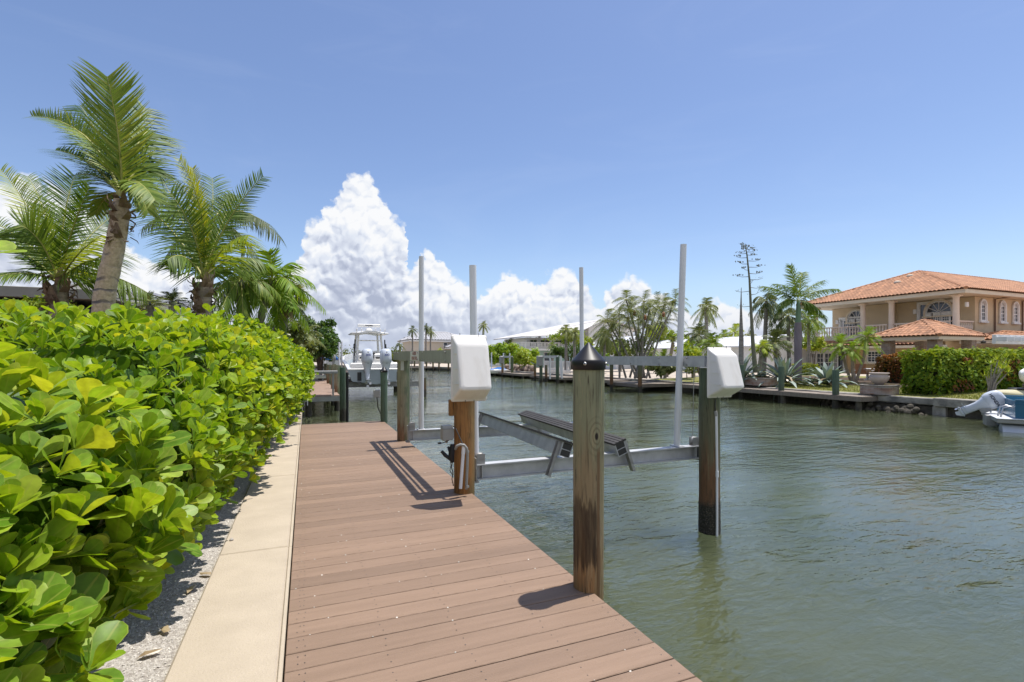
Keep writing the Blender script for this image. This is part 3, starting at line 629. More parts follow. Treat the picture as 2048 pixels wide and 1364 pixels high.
# top beams (paired channels) with drive shaft tube and cables
def topbeam(p, q, h, gap, m, bolts, endpl=True):
    p, q = np.asarray(p, float), np.asarray(q, float); d = nrm(q - p); sd = nrm(np.cross(d, (0, 0, 1))); g = LB()
    for o in (-gap / 2, gap / 2):
        g.obox((p + q) / 2 + sd * o, (q - p) / 2, sd * .0045, (0, 0, h / 2))
        for zz_ in (-1, 1): g.obox((p + q) / 2 + sd * (o * .80) + A(0, 0, zz_ * (h / 2 - .004)), (q - p) / 2, sd * gap * .10, (0, 0, .004))
    for e in (p, q): g.obox(e, d * .012, sd * gap * .32, (0, 0, h / 2 - .01))
    g.build('top_beam', m, LIFT)
    for u in bolts:
        for zz_ in (-.33, .33):
            c = p + (q - p) * u + sd * (-gap / 2 - .005) * (1 if sd[0] > 0 else -1) + A(0, 0, h * zz_)
            k = LB(); k.lathe(c, [(.011, 0), (.011, .008), (.005, .011)], 6, axis=tuple(-sd if sd[0] > 0 else sd), smooth=False); k.build('bolt', M['alu_dark'], LIFT)
    s_ = LB(); s_.tube([p + d * .1 + A(0, 0, -.0), q - d * .1], .016, 12); s_.build('cable_drum', M['steel'], LIFT)
    return d, sd
pC = P(795, HOR, dC + .02); pB = P(948, HOR, dB - .06); z0 = 1.43
pC2 = P(797.5, HOR, 8.55); pB2 = P(925, HOR, 5.13)
d1, sd1 = topbeam((pC2.x + .02, pC2.y, 1.432), (pB2.x + .03, pB2.y, 1.408), .140, .21, M['beamgreen'], (.05, .12, .52, .60, .9))
pD2 = P(1420, HOR, 6.10); pE2 = P(1171, HOR, 9.1)
d2, sd2 = topbeam((pE2.x, pE2.y, 1.352), (pD2.x, pD2.y, 1.352), .135, .16, M['alu'], (.06, .5, .72, .90))
g = LB(); c = Vector((Cp.x, Cp.y, 0)); n_ = Vector((-.30, -.95, 0)).normalized()
sdv = Vector((.95, -.30, 0)); q = c + n_ * .108
g.obox((q.x, q.y, 1.27), sdv * .028, n_ * .004, (0, 0, .085)); g.obox((q.x, q.y, 1.352), sdv * .055, n_ * .005, (0, 0, .012)); g.build('pile_strap', M['steel'], LIFT)
# name plate lettering on the beam
nm = nrm(A(-.93, -.37, 0)); zc = 1.432
pl = P(840.5, HOR, 7.35); dd = nrm(A(d1[0], d1[1], d1[2]))
xs = dd if dd[1] < 0 else -dd
face = nrm(np.cross(xs, (0, 0, 1)));
if face[0] > 0: face = -face
tpos = A(pC2.x + .02, pC2.y, 1.432) + (A(pB2.x + .03, pB2.y, 1.408) - A(pC2.x + .02, pC2.y, 1.432)) * .465 + face * .1115
g = LB(); g.obox(tpos, xs * .28, face * .0015, (0, 0, .064)); pe = g.build('name_plate', M['boxwhite'], LIFT)
Mt = Matrix(((xs[0], 0, face[0], tpos[0] + face[0] * .003), (xs[1], 0, face[1], tpos[1] + face[1] * .003), (xs[2], 1, 0, tpos[2]), (0, 0, 0, 1)))
t1 = text_mesh('plate_lettering', 'HI-TIDE\nBOAT LIFTS', .066, Mt, M['redink'], LIFT, .0008); t1.location = (-Bp.x, -Bp.y, 0)
# cables
for (x_, d_, zt, zb) in ((819.5, 7.9, 1.37, .33), (823, 7.95, 1.37, .33), (1384.5, 6.5, 1.30, .33), (1396, 6.5, 1.30, .33), (946, 5.35, 1.0, .33), (1190, 8.95, 1.3, .33)):
    v = P(x_, HOR, d_); g = LB(); vt = P(x_ + (4 if x_ > 1300 else 0), HOR, d_); g.tube([(v.x, v.y, zb), (vt.x, vt.y, zt)], .0042, 6); g.build('lift_cable', M['steel'], LIFT)

# ------------------------------------------------------------------ moulded motor covers
def cover(name, label, c, ztop, zbot, wd, dt, db):
    """c: back centre; protrudes toward -y; dt/db: depth at the top and at the bottom"""
    T = thing(name, label, 'motor cover', (c[0], c[1], zbot)); H = ztop - zbot; g = MB()
    def ring(yf, z0, z1, hw, rad, n=6):
        out = []
        for cx, cz, a0 in ((hw - rad, z1 - rad, 0), (-hw + rad, z1 - rad, 90), (-hw + rad, z0 + rad, 180), (hw - rad, z0 + rad, 270)):
            for k in range(n + 1):
                a = R(a0 + 90 * k / n); out.append((cx + rad * math.cos(a), cz + rad * math.sin(a)))
        return out
    # shell: back rim ring, then shrinking front rings following the slanted front face
    rings = []
    def lay(fr, hw, z0, z1, rad):
        pts = ring(0, z0, z1, hw, rad); o = []
        for x, z in pts:
            f = 1 - max(0, min(1, (z / H)))
            dep = dt + (db - dt) * f
            o.append((x, -dep * fr, z))
        return o
    rings.append(lay(0, wd / 2 + .012, -.012, H + .012, .02)); rings.append(lay(.03, wd / 2 + .012, -.012, H + .012, .02)); rings.append(lay(.035, wd / 2, 0, H, .03))
    for k in range(1, 7):
        f = k / 6; rings.append(lay(.035 + .86 * f, wd / 2 - .012 * f, .105 * f, H - .065 * f, .03 + .008 * f))
    for k, (fr, ins) in enumerate(((.95, .018), (.985, .032), (1.0, .052))): rings.append(lay(fr, wd / 2 - ins, .105 + ins - .012, H - .065 - ins + .012, .03))
    g.loft(rings, 0, smooth=True, cap=False); g.add(rings[-1], [list(range(len(rings[-1])))[::-1]], 0, smooth=True)
    g.add(rings[0], [list(range(len(rings[0])))], 0)
    for f in (.27, .5, .73):
        dep = db + (dt - db) * f; g.obox((-wd / 2 + .0035, -dep * .45, H * f), (.0045, 0, 0), (0, dep * .40, 0), (0, 0, .0022), 0)
    g.build('cover_shell', M['boxwhite'], T)
    for x, z in ((-wd * .28, H + .012), (wd * .28, H + .012), (-wd * .12, -.014), (wd * .14, -.014)):
        q = MB(); q.tube([(x, -.012, z - .012), (x, -.012, z + .018)], .0028, 6); q.build('clip', M['darkint'], T)
    return T
bB = P(938, HOR, 5.00); cover('motor_cover', 'white moulded lift motor cover on the deck side piling, seen from its left', (bB.x, bB.y), 1.612, .975, .350, .10, .27)
bD = P(1438.5, HOR, 6.07); cover('motor_cover', 'white moulded lift motor cover on the outer piling, seen against the dark far dock', (bD.x, bD.y), 1.512, .925, .36, .10, .275)
# timber block under the near cover
v = P(904, HOR, 5.16); T = thing('wood_block', 'short brown timber block nailed on the piling below the white cover', 'wood block', (v.x, v.y, .80))
g = MB(); g.bbox(-.03, .012, -.03, .03, 0, .165, .004); g.bbox(.014, .04, -.03, .03, .002, .165, .004); g.build('block', M['pileB'], T)

# electrical gear on pile B
v = P(893.5, 866, 5.12); T = thing('junction_box', 'grey electrical junction box with peaked lid on the orange piling', 'junction box', tuple(v))
g = MB(); g.bbox(-.055, .055, -.04, .04, -.072, .055, .008); g.build('box_body', M['grey'], T)
g = MB(); g.loft([[(-.058, -.046, .05), (.058, -.046, .05), (.058, .045, .05), (-.058, .045, .05)], [(-.05, -.03, .078), (.05, -.03, .078), (.05, .04, .078), (-.05, .04, .078)]], smooth=False); g.bbox(-.05, .05, -.046, -.041, -.066, .045, .002); g.build('lid', M['grey'], T)
g = MB(); g.tube([(-.0, 0, -.072), (-.0, .01, -.10)], .012, 10); g.build('gland', M['steel'], T)
v = P(895, 905, 5.1); T = thing('plug_connector', 'black cable plug and coupling dangling from the orange piling', 'connector', tuple(v))
g = MB()
def pp(px, py, d=5.1): return np.array(P(px, py, d)) - np.array(v)
g.tube([pp(905, 888), pp(904, 900), pp(903, 912), pp(905, 925)], [.022, .03, .032, .018], 12); g.tube([pp(883, 902), pp(890, 910), pp(902, 920)], [.016, .020, .014], 10); g.tube([pp(896, 893), pp(901, 903), pp(899, 916)], [.012, .02, .016], 10)
g.build('coupling', M['black'], T)
g = MB(); g.tube([pp(905, 876), pp(895, 882), pp(885, 886), pp(878, 886.5)], .0045, 7); g.tube([pp(882, 886), pp(876, 886.5)], .011, 8); g.build('plug_cable', M['darkint'], T); g = MB()
g.tube([pp(905, 922), pp(903, 935), pp(906, 945), pp(904, 958), pp(907, 972)], .005, 7); g.build('cable', M['darkint'], T); g = MB(); g.tube([pp(900, 918), pp(902, 930), pp(900, 942), pp(905, 950)], .004, 7); g.build('cable', M['darkint'], T)
v = P(930, 900, 5.02); T = thing('conduit', 'grey curved conduit and black cable loop on the orange piling', 'conduit', tuple(v))
g = MB(); g.tube([pp(911, 898, 5.05), pp(914, 892, 5.0), pp(921, 889, 5.0), pp(928, 890, 5.0), pp(933, 896, 5.02), pp(935, 905, 5.03), pp(934.5, 935, 5.05), pp(932.5, 978, 5.05)], .0135, 10); g.build('pipe', M['grey'], T)
g = MB(); g.tube([pp(907, 853, 5.08), pp(912, 858, 5.06), pp(918, 872, 5.04), pp(925, 887, 5.0)], .006, 8); g.build('cable', M['darkint'], T)
for py in (903, 973):
    g = MB(); g.tube([pp(934.8, py - 2, 5.04), pp(934.8, py + 2, 5.04)], .018, 10); g.build('coupling_ring', M['steel'], T)
v = P(924, 978, 5.0); T = thing('drain_pipe', 'short white plastic pipe leaning against the orange piling', 'pipe', tuple(v))
g = MB(); g.tube([pp(921, 977, 5.02), pp(927.5, 893, 5.02)], .0165, 14); g.tube([pp(926.3, 908, 5.02), pp(927.6, 892, 5.02)], .0195, 14); g.build('pipe', M['pvc'], T)
v = P(1433, 830, 6.08); T = thing('conduit', 'long white plastic conduit running down the barnacled piling into the water', 'conduit', tuple(v))
g = MB()
g.tube([pp(1432.5, 830, 6.08), pp(1434, 946, 6.08)], .0155, 12); g.tube([pp(1434, 942, 6.08), pp(1434.2, 954, 6.08)], .0205, 12); g.tube([pp(1434, 950, 6.08), pp(1434, 1075, 6.05)], .0145, 12); g.build('pipe', M['pvc'], T)
g = MB(); g.tube([pp(1431, 799, 6.08), pp(1430, 812, 6.07), pp(1432, 830, 6.08)], .006, 8); g.build('cable', M['darkint'], T)
g = MB(); g.tube([pp(1431, 822, 6.08), pp(1432.5, 832, 6.08)], .02, 10); g.build('gland', M['grey'], T)
v = P(754, 787, 10.9); T = thing('junction_box', 'small grey box on the capped piling beside the far end of the deck', 'junction box', tuple(v))
g = MB(); g.bbox(-.07, .06, -.04, .04, -.08, .08, .01); g.build('box_body', M['grey'], T); g = MB(); g.tube([(0, 0, -.08), (.02, 0, -.3), (.1, 0, -.5), (.2, 0, -.66)], .012, 8); g.build('cable', M['darkint'], T)

# ------------------------------------------------------------------ leaf templates
ys = [0, .16, .36, .58, .78, .92, 1.0]; ws = [.04, .08, .20, .34, .38, .27, .07]
LT = []
for y_, w_ in zip(ys, ws):
    for sx in (-1, 0, 1): LT.append((sx * w_ * .78, y_, (.09 * abs(sx) * w_ * 2) - .16 * y_ * y_))
LT = np.array(LT); LF = np.array([(3 * i + j, 3 * i + j + 1, 3 * i + 4 + j, 3 * i + 3 + j) for i in range(6) for j in (0, 1)])
LT2 = A((0, 0, 0), (-.27, .42, .03), (0, .45, -.02), (.27, .42, .03), (-.26, .85, -.06), (0, .88, -.12), (.26, .85, -.06), (0, 1.02, -.16)); LF2 = np.array([(0, 2, 1, 1), (0, 3, 2, 2), (1, 2, 5, 4), (2, 3, 6, 5), (4, 5, 7, 7), (5, 6, 7, 7)])
def tri_fix(F_): return [tuple(dict.fromkeys(q)) for q in F_]
LT2q = A((-.05, 0, 0), (.05, 0, 0), (-.31, .48, .03), (.31, .48, .03), (-.27, .86, -.05), (.27, .86, -.05), (-.08, 1.02, -.14), (.08, 1.02, -.14)); LF2q = np.array([(0, 1, 3, 2), (2, 3, 5, 4), (4, 5, 7, 6)])
def basis(ax):
    ref = np.where(np.abs(ax[:, 2:3]) < .9, A(0, 0, 1)[None], A(1, 0, 0)[None]); a = nrm(np.cross(ax, ref)); return a, np.cross(ax, a)
def rosettes(g, pos, ax, nl, size, tv, tf, lo=25, hi=72, base=0.0, rn=None):
    N = len(pos); a, bb = basis(ax); ph0 = rng.random(N) * 6.28
    for k in range(nl):
        ph = ph0 + k * 2.4 + rng.normal(0, .2, N); r_ = np.cos(ph)[:, None] * a + np.sin(ph)[:, None] * bb
        f = (k + .5) / nl; th = np.radians(lo + (hi - lo) * f + rng.normal(0, 9, N))[:, None]
        Yv = nrm(ax * np.cos(th) + r_ * np.sin(th)); Zv = nrm(ax * np.sin(th) - r_ * np.cos(th)); Xv = np.cross(Yv, Zv)
        tw = rng.normal(0, .35, N)[:, None]; X2 = Xv * np.cos(tw) + Zv * np.sin(tw); Z2 = np.cross(X2, Yv)
        sc = size * (.62 + .5 * f) * (.8 + .4 * rng.random(N)); sc3 = np.stack([sc * (.85 + .3 * rng.random(N)), sc, sc * rng.uniform(-.2, 1.3, N)], 1)
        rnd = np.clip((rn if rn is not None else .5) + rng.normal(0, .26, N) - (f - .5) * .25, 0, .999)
        g.inst(tv, tf, pos - ax * (.02 * k / nl) + r_ * .004, X2, Yv, Z2, sc3, 0, rnd)
SS = [0.2, 1.2, 2.0, 2.9, 4, 7, 10, 15, 18.5]
tfs = [-.64, -.63, -.63, -.72, -.54, -.38, -.20, .06, .06]
ztp = [1.16, 1.18, 1.23, 1.35, 1.50, 1.72, 1.84, 1.66, 1.55]
PO = [(-.52, .06), (-.30, .25), (-.12, .55), (-.02, .9), (-.05, 1.2), (-.22, 1), (-.60, 1), (-1.25, 1), (-1.9, .97), (-2.3, .7)]
def hsurf(s, ph):
    """s: along, ph 0..1 -> point, normal"""
    tf_ = np.interp(s, SS, tfs); zt = np.interp(s, SS, ztp)
    def pt(p):
        x = p * 9; u = np.array([q[0] for q in PO]); zraw = np.array([.04, .14, .30, .50, .68, .86, 1.0, 1.0, .97, .6])
        return tf_ + np.interp(x, range(10), u), zt * np.interp(x, range(10), zraw)
    t, z = pt(ph); t2, z2 = pt(np.clip(ph + .02, 0, 1)); t1_, z1 = pt(np.clip(ph - .02, 0, 1))
    n = nrm(np.stack([(z2 - z1), np.zeros_like(z), -(t2 - t1_)], 1))
    bmp = .10 * np.sin(2.1 * s + 5 * ph) + .07 * np.sin(4.7 * s - 9 * ph + 1) + .045 * np.sin(9 * s + 17 * ph) + .03 * np.sin(15 * s - 31 * ph)
    return np.stack([t, s, z], 1) + n * bmp[:, None] * .8, n
def shrub(name, label, s0, s1, size, dens, hi_poly, nl, seed):
    T = thing(name, label, 'shrub', (-1.5, (s0 + s1) / 2, 0), group='paddle leaved shrubs along the seawall'); off = A(1.5, -(s0 + s1) / 2, 0)
    per = 4.6; N = int((s1 - s0) * per * dens); s_ = rng.uniform(s0, s1, N); ph = rng.random(N)
    edge = np.minimum(s_ - s0, s1 - s_); p, n = hsurf(s_, ph)
    # round the ends of each bush
    sh = np.clip(edge / .55, 0, 1); p = p - n * ((1 - np.sqrt(1 - (1 - sh) ** 2)) * .45)[:, None]
    n = nrm(n + A(0, 1, 0)[None] * (np.where(s_ - s0 < s1 - s_, -1, 1) * (1 - sh) * .8)[:, None])
    p = p + n * rng.normal(0, .06, N)[:, None]
    keep = p[:, 2] > .08; p, n = p[keep], n[keep]; N = len(p)
    ax = nrm(n * .6 + A(.15, 0, .9)[None] + rng.normal(0, .28, (N, 3)))
    g = MB(); patch = .45 + .22 * np.sin(p[:, 1] * 2.3 + 1.7 * p[:, 2]) + .12 * np.sin(p[:, 1] * 6.1 - 4 * p[:, 2])
    rosettes(g, p + off, ax, nl, size, LT if hi_poly else LT2q, LF if hi_poly else LF2q, 6, 60, rn=patch)
    if s0 < 1:
        sp = np.array(P(-26, 502, 1.75)); rosettes(g, sp[None] + off, nrm(A(.55, .1, .8)[None]), 5, .12, LT, LF, 30, 75, rn=.6)
    g.vein = np.array([0 if q[0] == 0 else 1 for q in LT]) if hi_poly else None
    g.build('foliage', M['leaf_clusia'] if hi_poly else M['leaf_clusia_far'], T)
    # inner layer of darker leaves
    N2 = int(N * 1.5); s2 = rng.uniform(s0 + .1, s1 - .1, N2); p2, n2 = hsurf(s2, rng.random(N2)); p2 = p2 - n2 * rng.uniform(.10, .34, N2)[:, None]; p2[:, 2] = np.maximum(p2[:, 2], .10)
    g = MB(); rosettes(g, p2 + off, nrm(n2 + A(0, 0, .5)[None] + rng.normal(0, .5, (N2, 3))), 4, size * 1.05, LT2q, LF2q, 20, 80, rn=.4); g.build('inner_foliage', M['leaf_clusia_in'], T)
    g = MB()
    if s0 < 1: g.tube(np.array([A(-1.35, .9, .4), A(-1.2, 1.0, 1.2), sp]) + off, [.012, .009, .004], 5)
    for k in range(int(34 * (s1 - s0))):
        i = rng.integers(0, N); q = p[i]; b0_ = A(q[0] - .75 - .3 * rng.random(), q[1] + rng.normal(0, .25), .0); m1 = b0_ * .45 + q * .55 + A(-.12, 0, .12)
        g.tube(np.array([b0_, m1, q - ax[i] * .02]) + off, [.013, .009, .004], 5)
    g.build('branches', mat('branch_green', (.30, .36, .09), (.22, .19, .08), 8, rough=.8), T)
    return T
shrub('clusia_shrub', 'big glossy paddle leaved shrub filling the lower left foreground', .25, 3.05, .130, 62, True, 7, 1)
shrub('clusia_shrub', 'tall paddle leaved shrub in the middle of the row, in front of the palms', 3.0, 9.2, .115, 64, True, 6, 2)
shrub('clusia_shrub', 'farthest small looking leafy shrub overhanging the seawall by the neighbouring dock', 9.0, 18.4, .095, 66, False, 6, 3)
#; rosettes(g, np.array([(0, 0, 0.)]), nrm(A(.35, .1, .9)[None]), 5, .12, LT, LF, 35, 80, rn=.6); 
# ------------------------------------------------------------------ palms
FR_V = []
for y_, w_ in ((0, .45), (.35, .5), (.7, .36), (1.0, .04)):
    for sx in (-1, 1): FR_V.append((sx * w_, y_, -.16 * y_ * y_))
FR_V = np.array(FR_V); FR_F = np.array([(2 * i, 2 * i + 1, 2 * i + 3, 2 * i + 2) for i in range(3)])
def bez(p0, p1, p2, u): u = u[:, None]; return (1 - u) ** 2 * p0 + 2 * u * (1 - u) * p1 + u * u * p2
def frond(g, p0, p1, p2, L, wd, n=40, hang=.25, nrmv=None, mi=0, rb=.5, stalk_mi=1, r0=.02, vee=.25, start=.14, jit=.06, flat=False):
    p0, p1, p2 = (np.asarray(q, float) for q in (p0, p1, p2)); u = np.linspace(start, .985, n); C = bez(p0, p1, p2, u); T_ = nrm(2 * (1 - u)[:, None] * (p1 - p0) + 2 * u[:, None] * (p2 - p1))
    up = A(0, 0, 1) if nrmv is None else np.asarray(nrmv, float)
    S = nrm(np.cross(T_, up[None])); U = np.cross(S, T_)
    for sg in (-1, 1):
        al = np.radians(58 - 38 * u ** 1.5 + rng.normal(0, 4, n)); prof = np.sin(np.pi * (.16 + .74 * u)) ** .6
        d = nrm(S * (sg * np.cos(al - .5 * 0))[:, None] * 1.0 + T_ * np.sin(np.pi / 2 - al)[:, None] * 1.0 + U * vee + A(0, 0, -1)[None] * (hang * (.75 + .5 * rng.random(n)))[:, None] + rng.normal(0, jit, (n, 3)))
        N_ = nrm(np.cross(T_ * sg, d)) ; N_ = np.where(N_[:, 2:3] < 0, -N_, N_); X_ = np.cross(d, N_)
        ln = L * prof * rng.uniform(.85, 1.1, n)
        g.inst(FR_V, FR_F, C, X_, d, N_, np.stack([np.full(n, wd) * rng.uniform(.8, 1.2, n), ln, ln * (1 + hang * 2)], 1), mi, np.clip(rb + rng.normal(0, .16, n), 0, .999))
    uu = np.linspace(0, 1, 9); g.tube(bez(p0, p1, p2, uu), np.linspace(r0, r0 * .12, 9), 6, stalk_mi)
def autofronds(g, c, Rr, nf, L, wd, n=26, elo=-30, ehi=80, hang=.3, mi=0, sag=.55, seed=0, r0=.02, rb=.5, azr=(0, 360), vee=.2):
    rr = np.random.default_rng(seed)
    for k in range(nf):
        f = k / max(1, nf - 1); az_ = R(azr[0] + (azr[1] - azr[0]) * ((k * .618034 + rr.random() * .12) % 1)); e = R(ehi + (elo - ehi) * f ** .85 + rr.normal(0, 6)); h = A(math.cos(az_), math.sin(az_), 0)
        d = h * math.cos(e) + A(0, 0, math.sin(e)); r_ = Rr * rr.uniform(.85, 1.1)
        p1 = c + d * r_ * .58; p2 = c + d * r_ * .98 + h * r_ * .10 * (1 - abs(math.sin(e))) - A(0, 0, sag * r_ * (.35 + .65 * math.cos(e)))
        frond(g, c, p1, p2, L, wd, n, hang, nrmv=A(*(h * -math.sin(e))[:2], math.cos(e)) + A(0, 0, .05), mi=mi, r0=r0, rb=rb, vee=vee)
def trunk(path, rad, m, T, off, n=14, name='trunk', swell=0.0):
    g = MB(); pts = np.array([tuple(q) for q in path], float) - off; k = 22; u = np.linspace(0, len(pts) - 1, k); P_ = np.stack([np.interp(u, range(len(pts)), pts[:, i]) for i in range(3)], 1)
    # smooth the path
    for _ in range(3): P_[1:-1] = (P_[:-2] + 2 * P_[1:-1] + P_[2:]) / 4
    r = np.interp(np.linspace(0, 1, k), np.linspace(0, 1, len(rad)), rad) * (1 + .03 * np.sin(np.arange(k) * 2.3)); g.tube(P_, r, n); return g.build(name, m, T)
def fibre(T, c, r, h, seed=0, n=46, dn=.5):
    """old leaf bases and ragged fibre round the crown shaft"""
    rr = np.random.default_rng(seed); g = MB()
    for k in range(n):
        a = rr.random() * 6.28; z = rr.random() * h; d = A(math.cos(a), math.sin(a), 0); q = c + d * r * .8 - A(0, 0, z); l = r * rr.uniform(1.0, 2.4)
        tip = q + d * r * rr.uniform(.15, .9) + A(0, 0, l * rr.uniform(-dn, 1.0)); sd = A(-d[1], d[0], 0) * r * rr.uniform(.18, .5)
        m_ = (q + tip) / 2 + d * r * .22
        g.add([q - sd, q + sd, m_ + sd * .8, m_ - sd * .8, tip + sd * .25, tip - sd * .25], [(0, 1, 2, 3), (3, 2, 4, 5)], 0, rr.random())
    g.build('fibre', M['fibre'], T)
def vz(v): return A(v[0], v[1], 0.0)
def px_palm(name, label, base, basez, cpx, cpy, d, mats, tr, fr, L, wd, autos=None, fib=None, trm=None, n=40, mid=None, group=None, cat='palm tree'):
    """fr: (ctrl px, ctrl py, dd, tip px, tip py, dd, hang, material index, tone)"""
    c = np.array(P(cpx, cpy, d)); bs = np.array(base); T = thing(name, label, cat, (bs[0], bs[1], basez), group=group); off = A(bs[0], bs[1], basez)
    path = [A(bs[0], bs[1], basez)] + ([np.array(q) for q in mid] if mid else []) + [c - A(0, 0, .05)]
    trunk(path, tr, trm or M['palmtrunk'], T, off)
    g = MB(); view = nrm(A(0, 0, CAMZ) - c)
    for (ax_, ay_, ad, tx, ty, td, hang, mi, rb, *ls) in fr:
        ls = ls[0] if ls else 1.0
        p0 = c - off; p1 = np.array(P(ax_, ay_, d + ad)) - off; p2 = np.array(P(tx, ty, d + td)) - off
        nv = nrm(view * .75 + A(0, 0, .5) + rng.normal(0, .15, 3)) if hang < .5 else A(0, 0, 1) + view * .35
        frond(g, p0, p1, p2, L * ls, wd, n, hang, nrmv=nv, mi=mi, rb=rb, stalk_mi=2, r0=.022, vee=.25 if ls > .7 else .6)
    if autos: autofronds(g, c - off, **autos)
    g.build('crown', [mats[0], mats[1], M['stalk']], T)
    if fib: fibre(T, c - off - A(0, 0, fib[2] if len(fib) > 2 else 0), fib[0], fib[1], 3)
    return T
# 1: tall leaning coconut palm
d = 6.6; b_ = P(196, 700, d); tp = [P(205, 600, d), P(225, 520, d), P(240, 440, d)]
px_palm('coconut_palm', 'tall coconut palm with ringed leaning trunk and upright windblown fronds', (b_.x, b_.y), -.04, 243, 392, d, (M['palm_green'], M['palm_yel']), [.136, .122, .112, .104, .085],
    [(246, 285, -.2, 214, 152, -.3, .06, 0, .72), (185, 255, .5, 100, 235, .9, .2, 0, .4, .55), (190, 235, .1, 62, 232, .2, .12, 0, .6, .5), (185, 310, .2, 110, 300, .4, .3, 0, .3, .7), (275, 260, .3, 300, 262, .6, .3, 0, .35),
     (280, 300, .2, 318, 350, .5, .4, 0, .3, .7), (268, 350, -.1, 296, 425, -.1, .5, 0, .7, .5), (205, 340, .3, 150, 350, .7, .4, 0, .2, .7), (218, 370, .2, 190, 430, .4, .5, 0, .9, .45),
     (250, 290, .5, 290, 215, 1.0, .2, 0, .2), (215, 290, .5, 160, 210, .9, .2, 0, .25), (262, 330, -.3, 310, 400, -.5, .45, 0, .6, .6)],
    .58, .021, fib=(.115, .55, .05), trm=M['ringtrunk'], mid=tp, n=58)
# ragged sheath lower on the trunk of the first palm is part of its fibre
d = 8.2; b_ = P(120, 760, d)
px_palm('coconut_palm', 'short coconut palm at the far left with arching fronds in front of the low house', (b_.x, b_.y), -.04, 118, 566, d, (M['palm_green'], M['palm_yel']), [.16, .14, .12],
    [(88, 440, .1, 0, 338, .2, .15, 1, .35, .6), (70, 480, .3, -40, 430, .4, .4, 0, .4, .7), (100, 420, .5, 55, 352, .9, .2, 0, .35, .65), (120, 430, .3, 150, 350, .5, .3, 0, .3), (138, 460, -.2, 180, 372, -.3, .1, 0, .25, .55), (150, 500, -.3, 205, 470, -.7, .55, 1, .3),
     (150, 520, -.2, 240, 505, -.3, .6, 0, .4), (190, 520, .3, 295, 585, .3, .75, 0, .45), (70, 510, -.2, -20, 470, -.5, .5, 0, .3, .7), (60, 530, -.4, -30, 560, -.8, .6, 0, .5, .55), (90, 470, -.2, 40, 450, -.4, .4, 0, .5), (110, 500, .6, 90, 410, 1.2, .3, 0, .2), (165, 470, .8, 230, 430, 1.3, .4, 0, .2)],
    .58, .021, fib=(.17, .42, -.05), n=52)
d = 8.8; b_ = P(410, 760, d)
px_palm('coconut_palm', 'coconut palm with one bright yellow young frond and ragged fibrous trunk behind the shrubs', (b_.x, b_.y), -.04, 406, 560, d, (M['palm_green'], M['palm_yel']), [.17, .15, .12],
    [(425, 420, -.1, 358, 316, -.1, .02, 1, .6, .42), (415, 430, .0, 385, 335, .1, .05, 1, .85, .4), (445, 430, .1, 528, 352, .3, .3, 0, .35, .6), (400, 460, -.2, 340, 385, -.3, .45, 0, .45), (375, 480, .2, 280, 400, .5, .45, 0, .4), (370, 490, -.4, 335, 520, -.8, .75, 0, .35),
     (450, 470, -.3, 500, 470, -.7, .6, 1, .25), (430, 470, .4, 470, 390, .9, .35, 0, .3), (380, 460, .6, 320, 350, 1.2, .3, 0, .3), (455, 500, .2, 520, 520, .4, .7, 0, .4), (430, 450, .5, 425, 355, 1, .2, 0, .3)],
    .56, .021, fib=(.16, .62, .0), n=52)
d = 12.5; b_ = P(393, 750, d)
px_palm('coconut_palm', 'dark grey-green palm arching behind the yellow-fronded palm', (b_.x, b_.y), -.04, 425, 445, d, (M['palm_dark'], M['palm_green']), [.16, .14, .11],
    [(480, 385, 0, 562, 478, 0, .6, 0, .4), (470, 400, -.5, 540, 450, -.9, .6, 0, .5), (370, 390, 0, 285, 455, 0, .6, 0, .4), (380, 380, .4, 320, 345, .8, .4, 0, .3), (450, 400, .6, 470, 390, 1.2, .4, 0, .3), (380, 430, -.5, 330, 520, -.7, .8, 0, .4), (470, 440, .5, 520, 520, .8, .8, 0, .5), (390, 420, .5, 300, 400, .9, .5, 0, .3)],
    .62, .034, n=34)
def gpalm(name, label, base, basez, c, Rr, nf, L, wd, leaf, tr=(.12, .09), trm=None, seed=1, group=None, dead=0, shaft=None, mid=None, fan=False, n=22, **kw):
    c = np.array(c); bs = A(base[0], base[1], basez); T = thing(name, label, 'palm tree', tuple(bs), group=group)
    trunk([bs] + ([np.array(q) for q in mid] if mid else []) + [c], list(tr), trm or M['greytrunk'], T, bs, 10)
    if shaft: g = MB(); g.tube([c - bs - A(0, 0, shaft), c - bs - A(0, 0, shaft * .5), c - bs + A(0, 0, .05)], [tr[-1] * 1.15, tr[-1] * 1.25, tr[-1] * .6], 10); g.build('crownshaft', M['palm_green'], T)
    g = MB()
    if fan: fanleaves(g, c - bs, Rr, nf, seed, leaf)
    else: autofronds(g, c - bs, Rr, nf, L, wd, n=n, seed=seed, r0=.012 * Rr + .006, **kw)
    g.build('crown', [leaf, M['palm_yel'], M['stalk']] if False else [leaf, M['stalk']], T)
    if dead:
        g = MB(); rr = np.random.default_rng(seed + 9)
        for k in range(dead):
            a = rr.random() * 6.28; h = A(math.cos(a), math.sin(a), 0); l = Rr * rr.uniform(.5, .85); frond(g, c - bs - A(0, 0, .1), c - bs + h * l * .35 - A(0, 0, l * .3), c - bs + h * l * .35 - A(0, 0, l), L * .6, wd, 14, .6, nrmv=h + A(0, 0, .3), mi=0, stalk_mi=0, r0=.01)
        g.build('dead_skirt', M['deadleaf'], T)
    return T
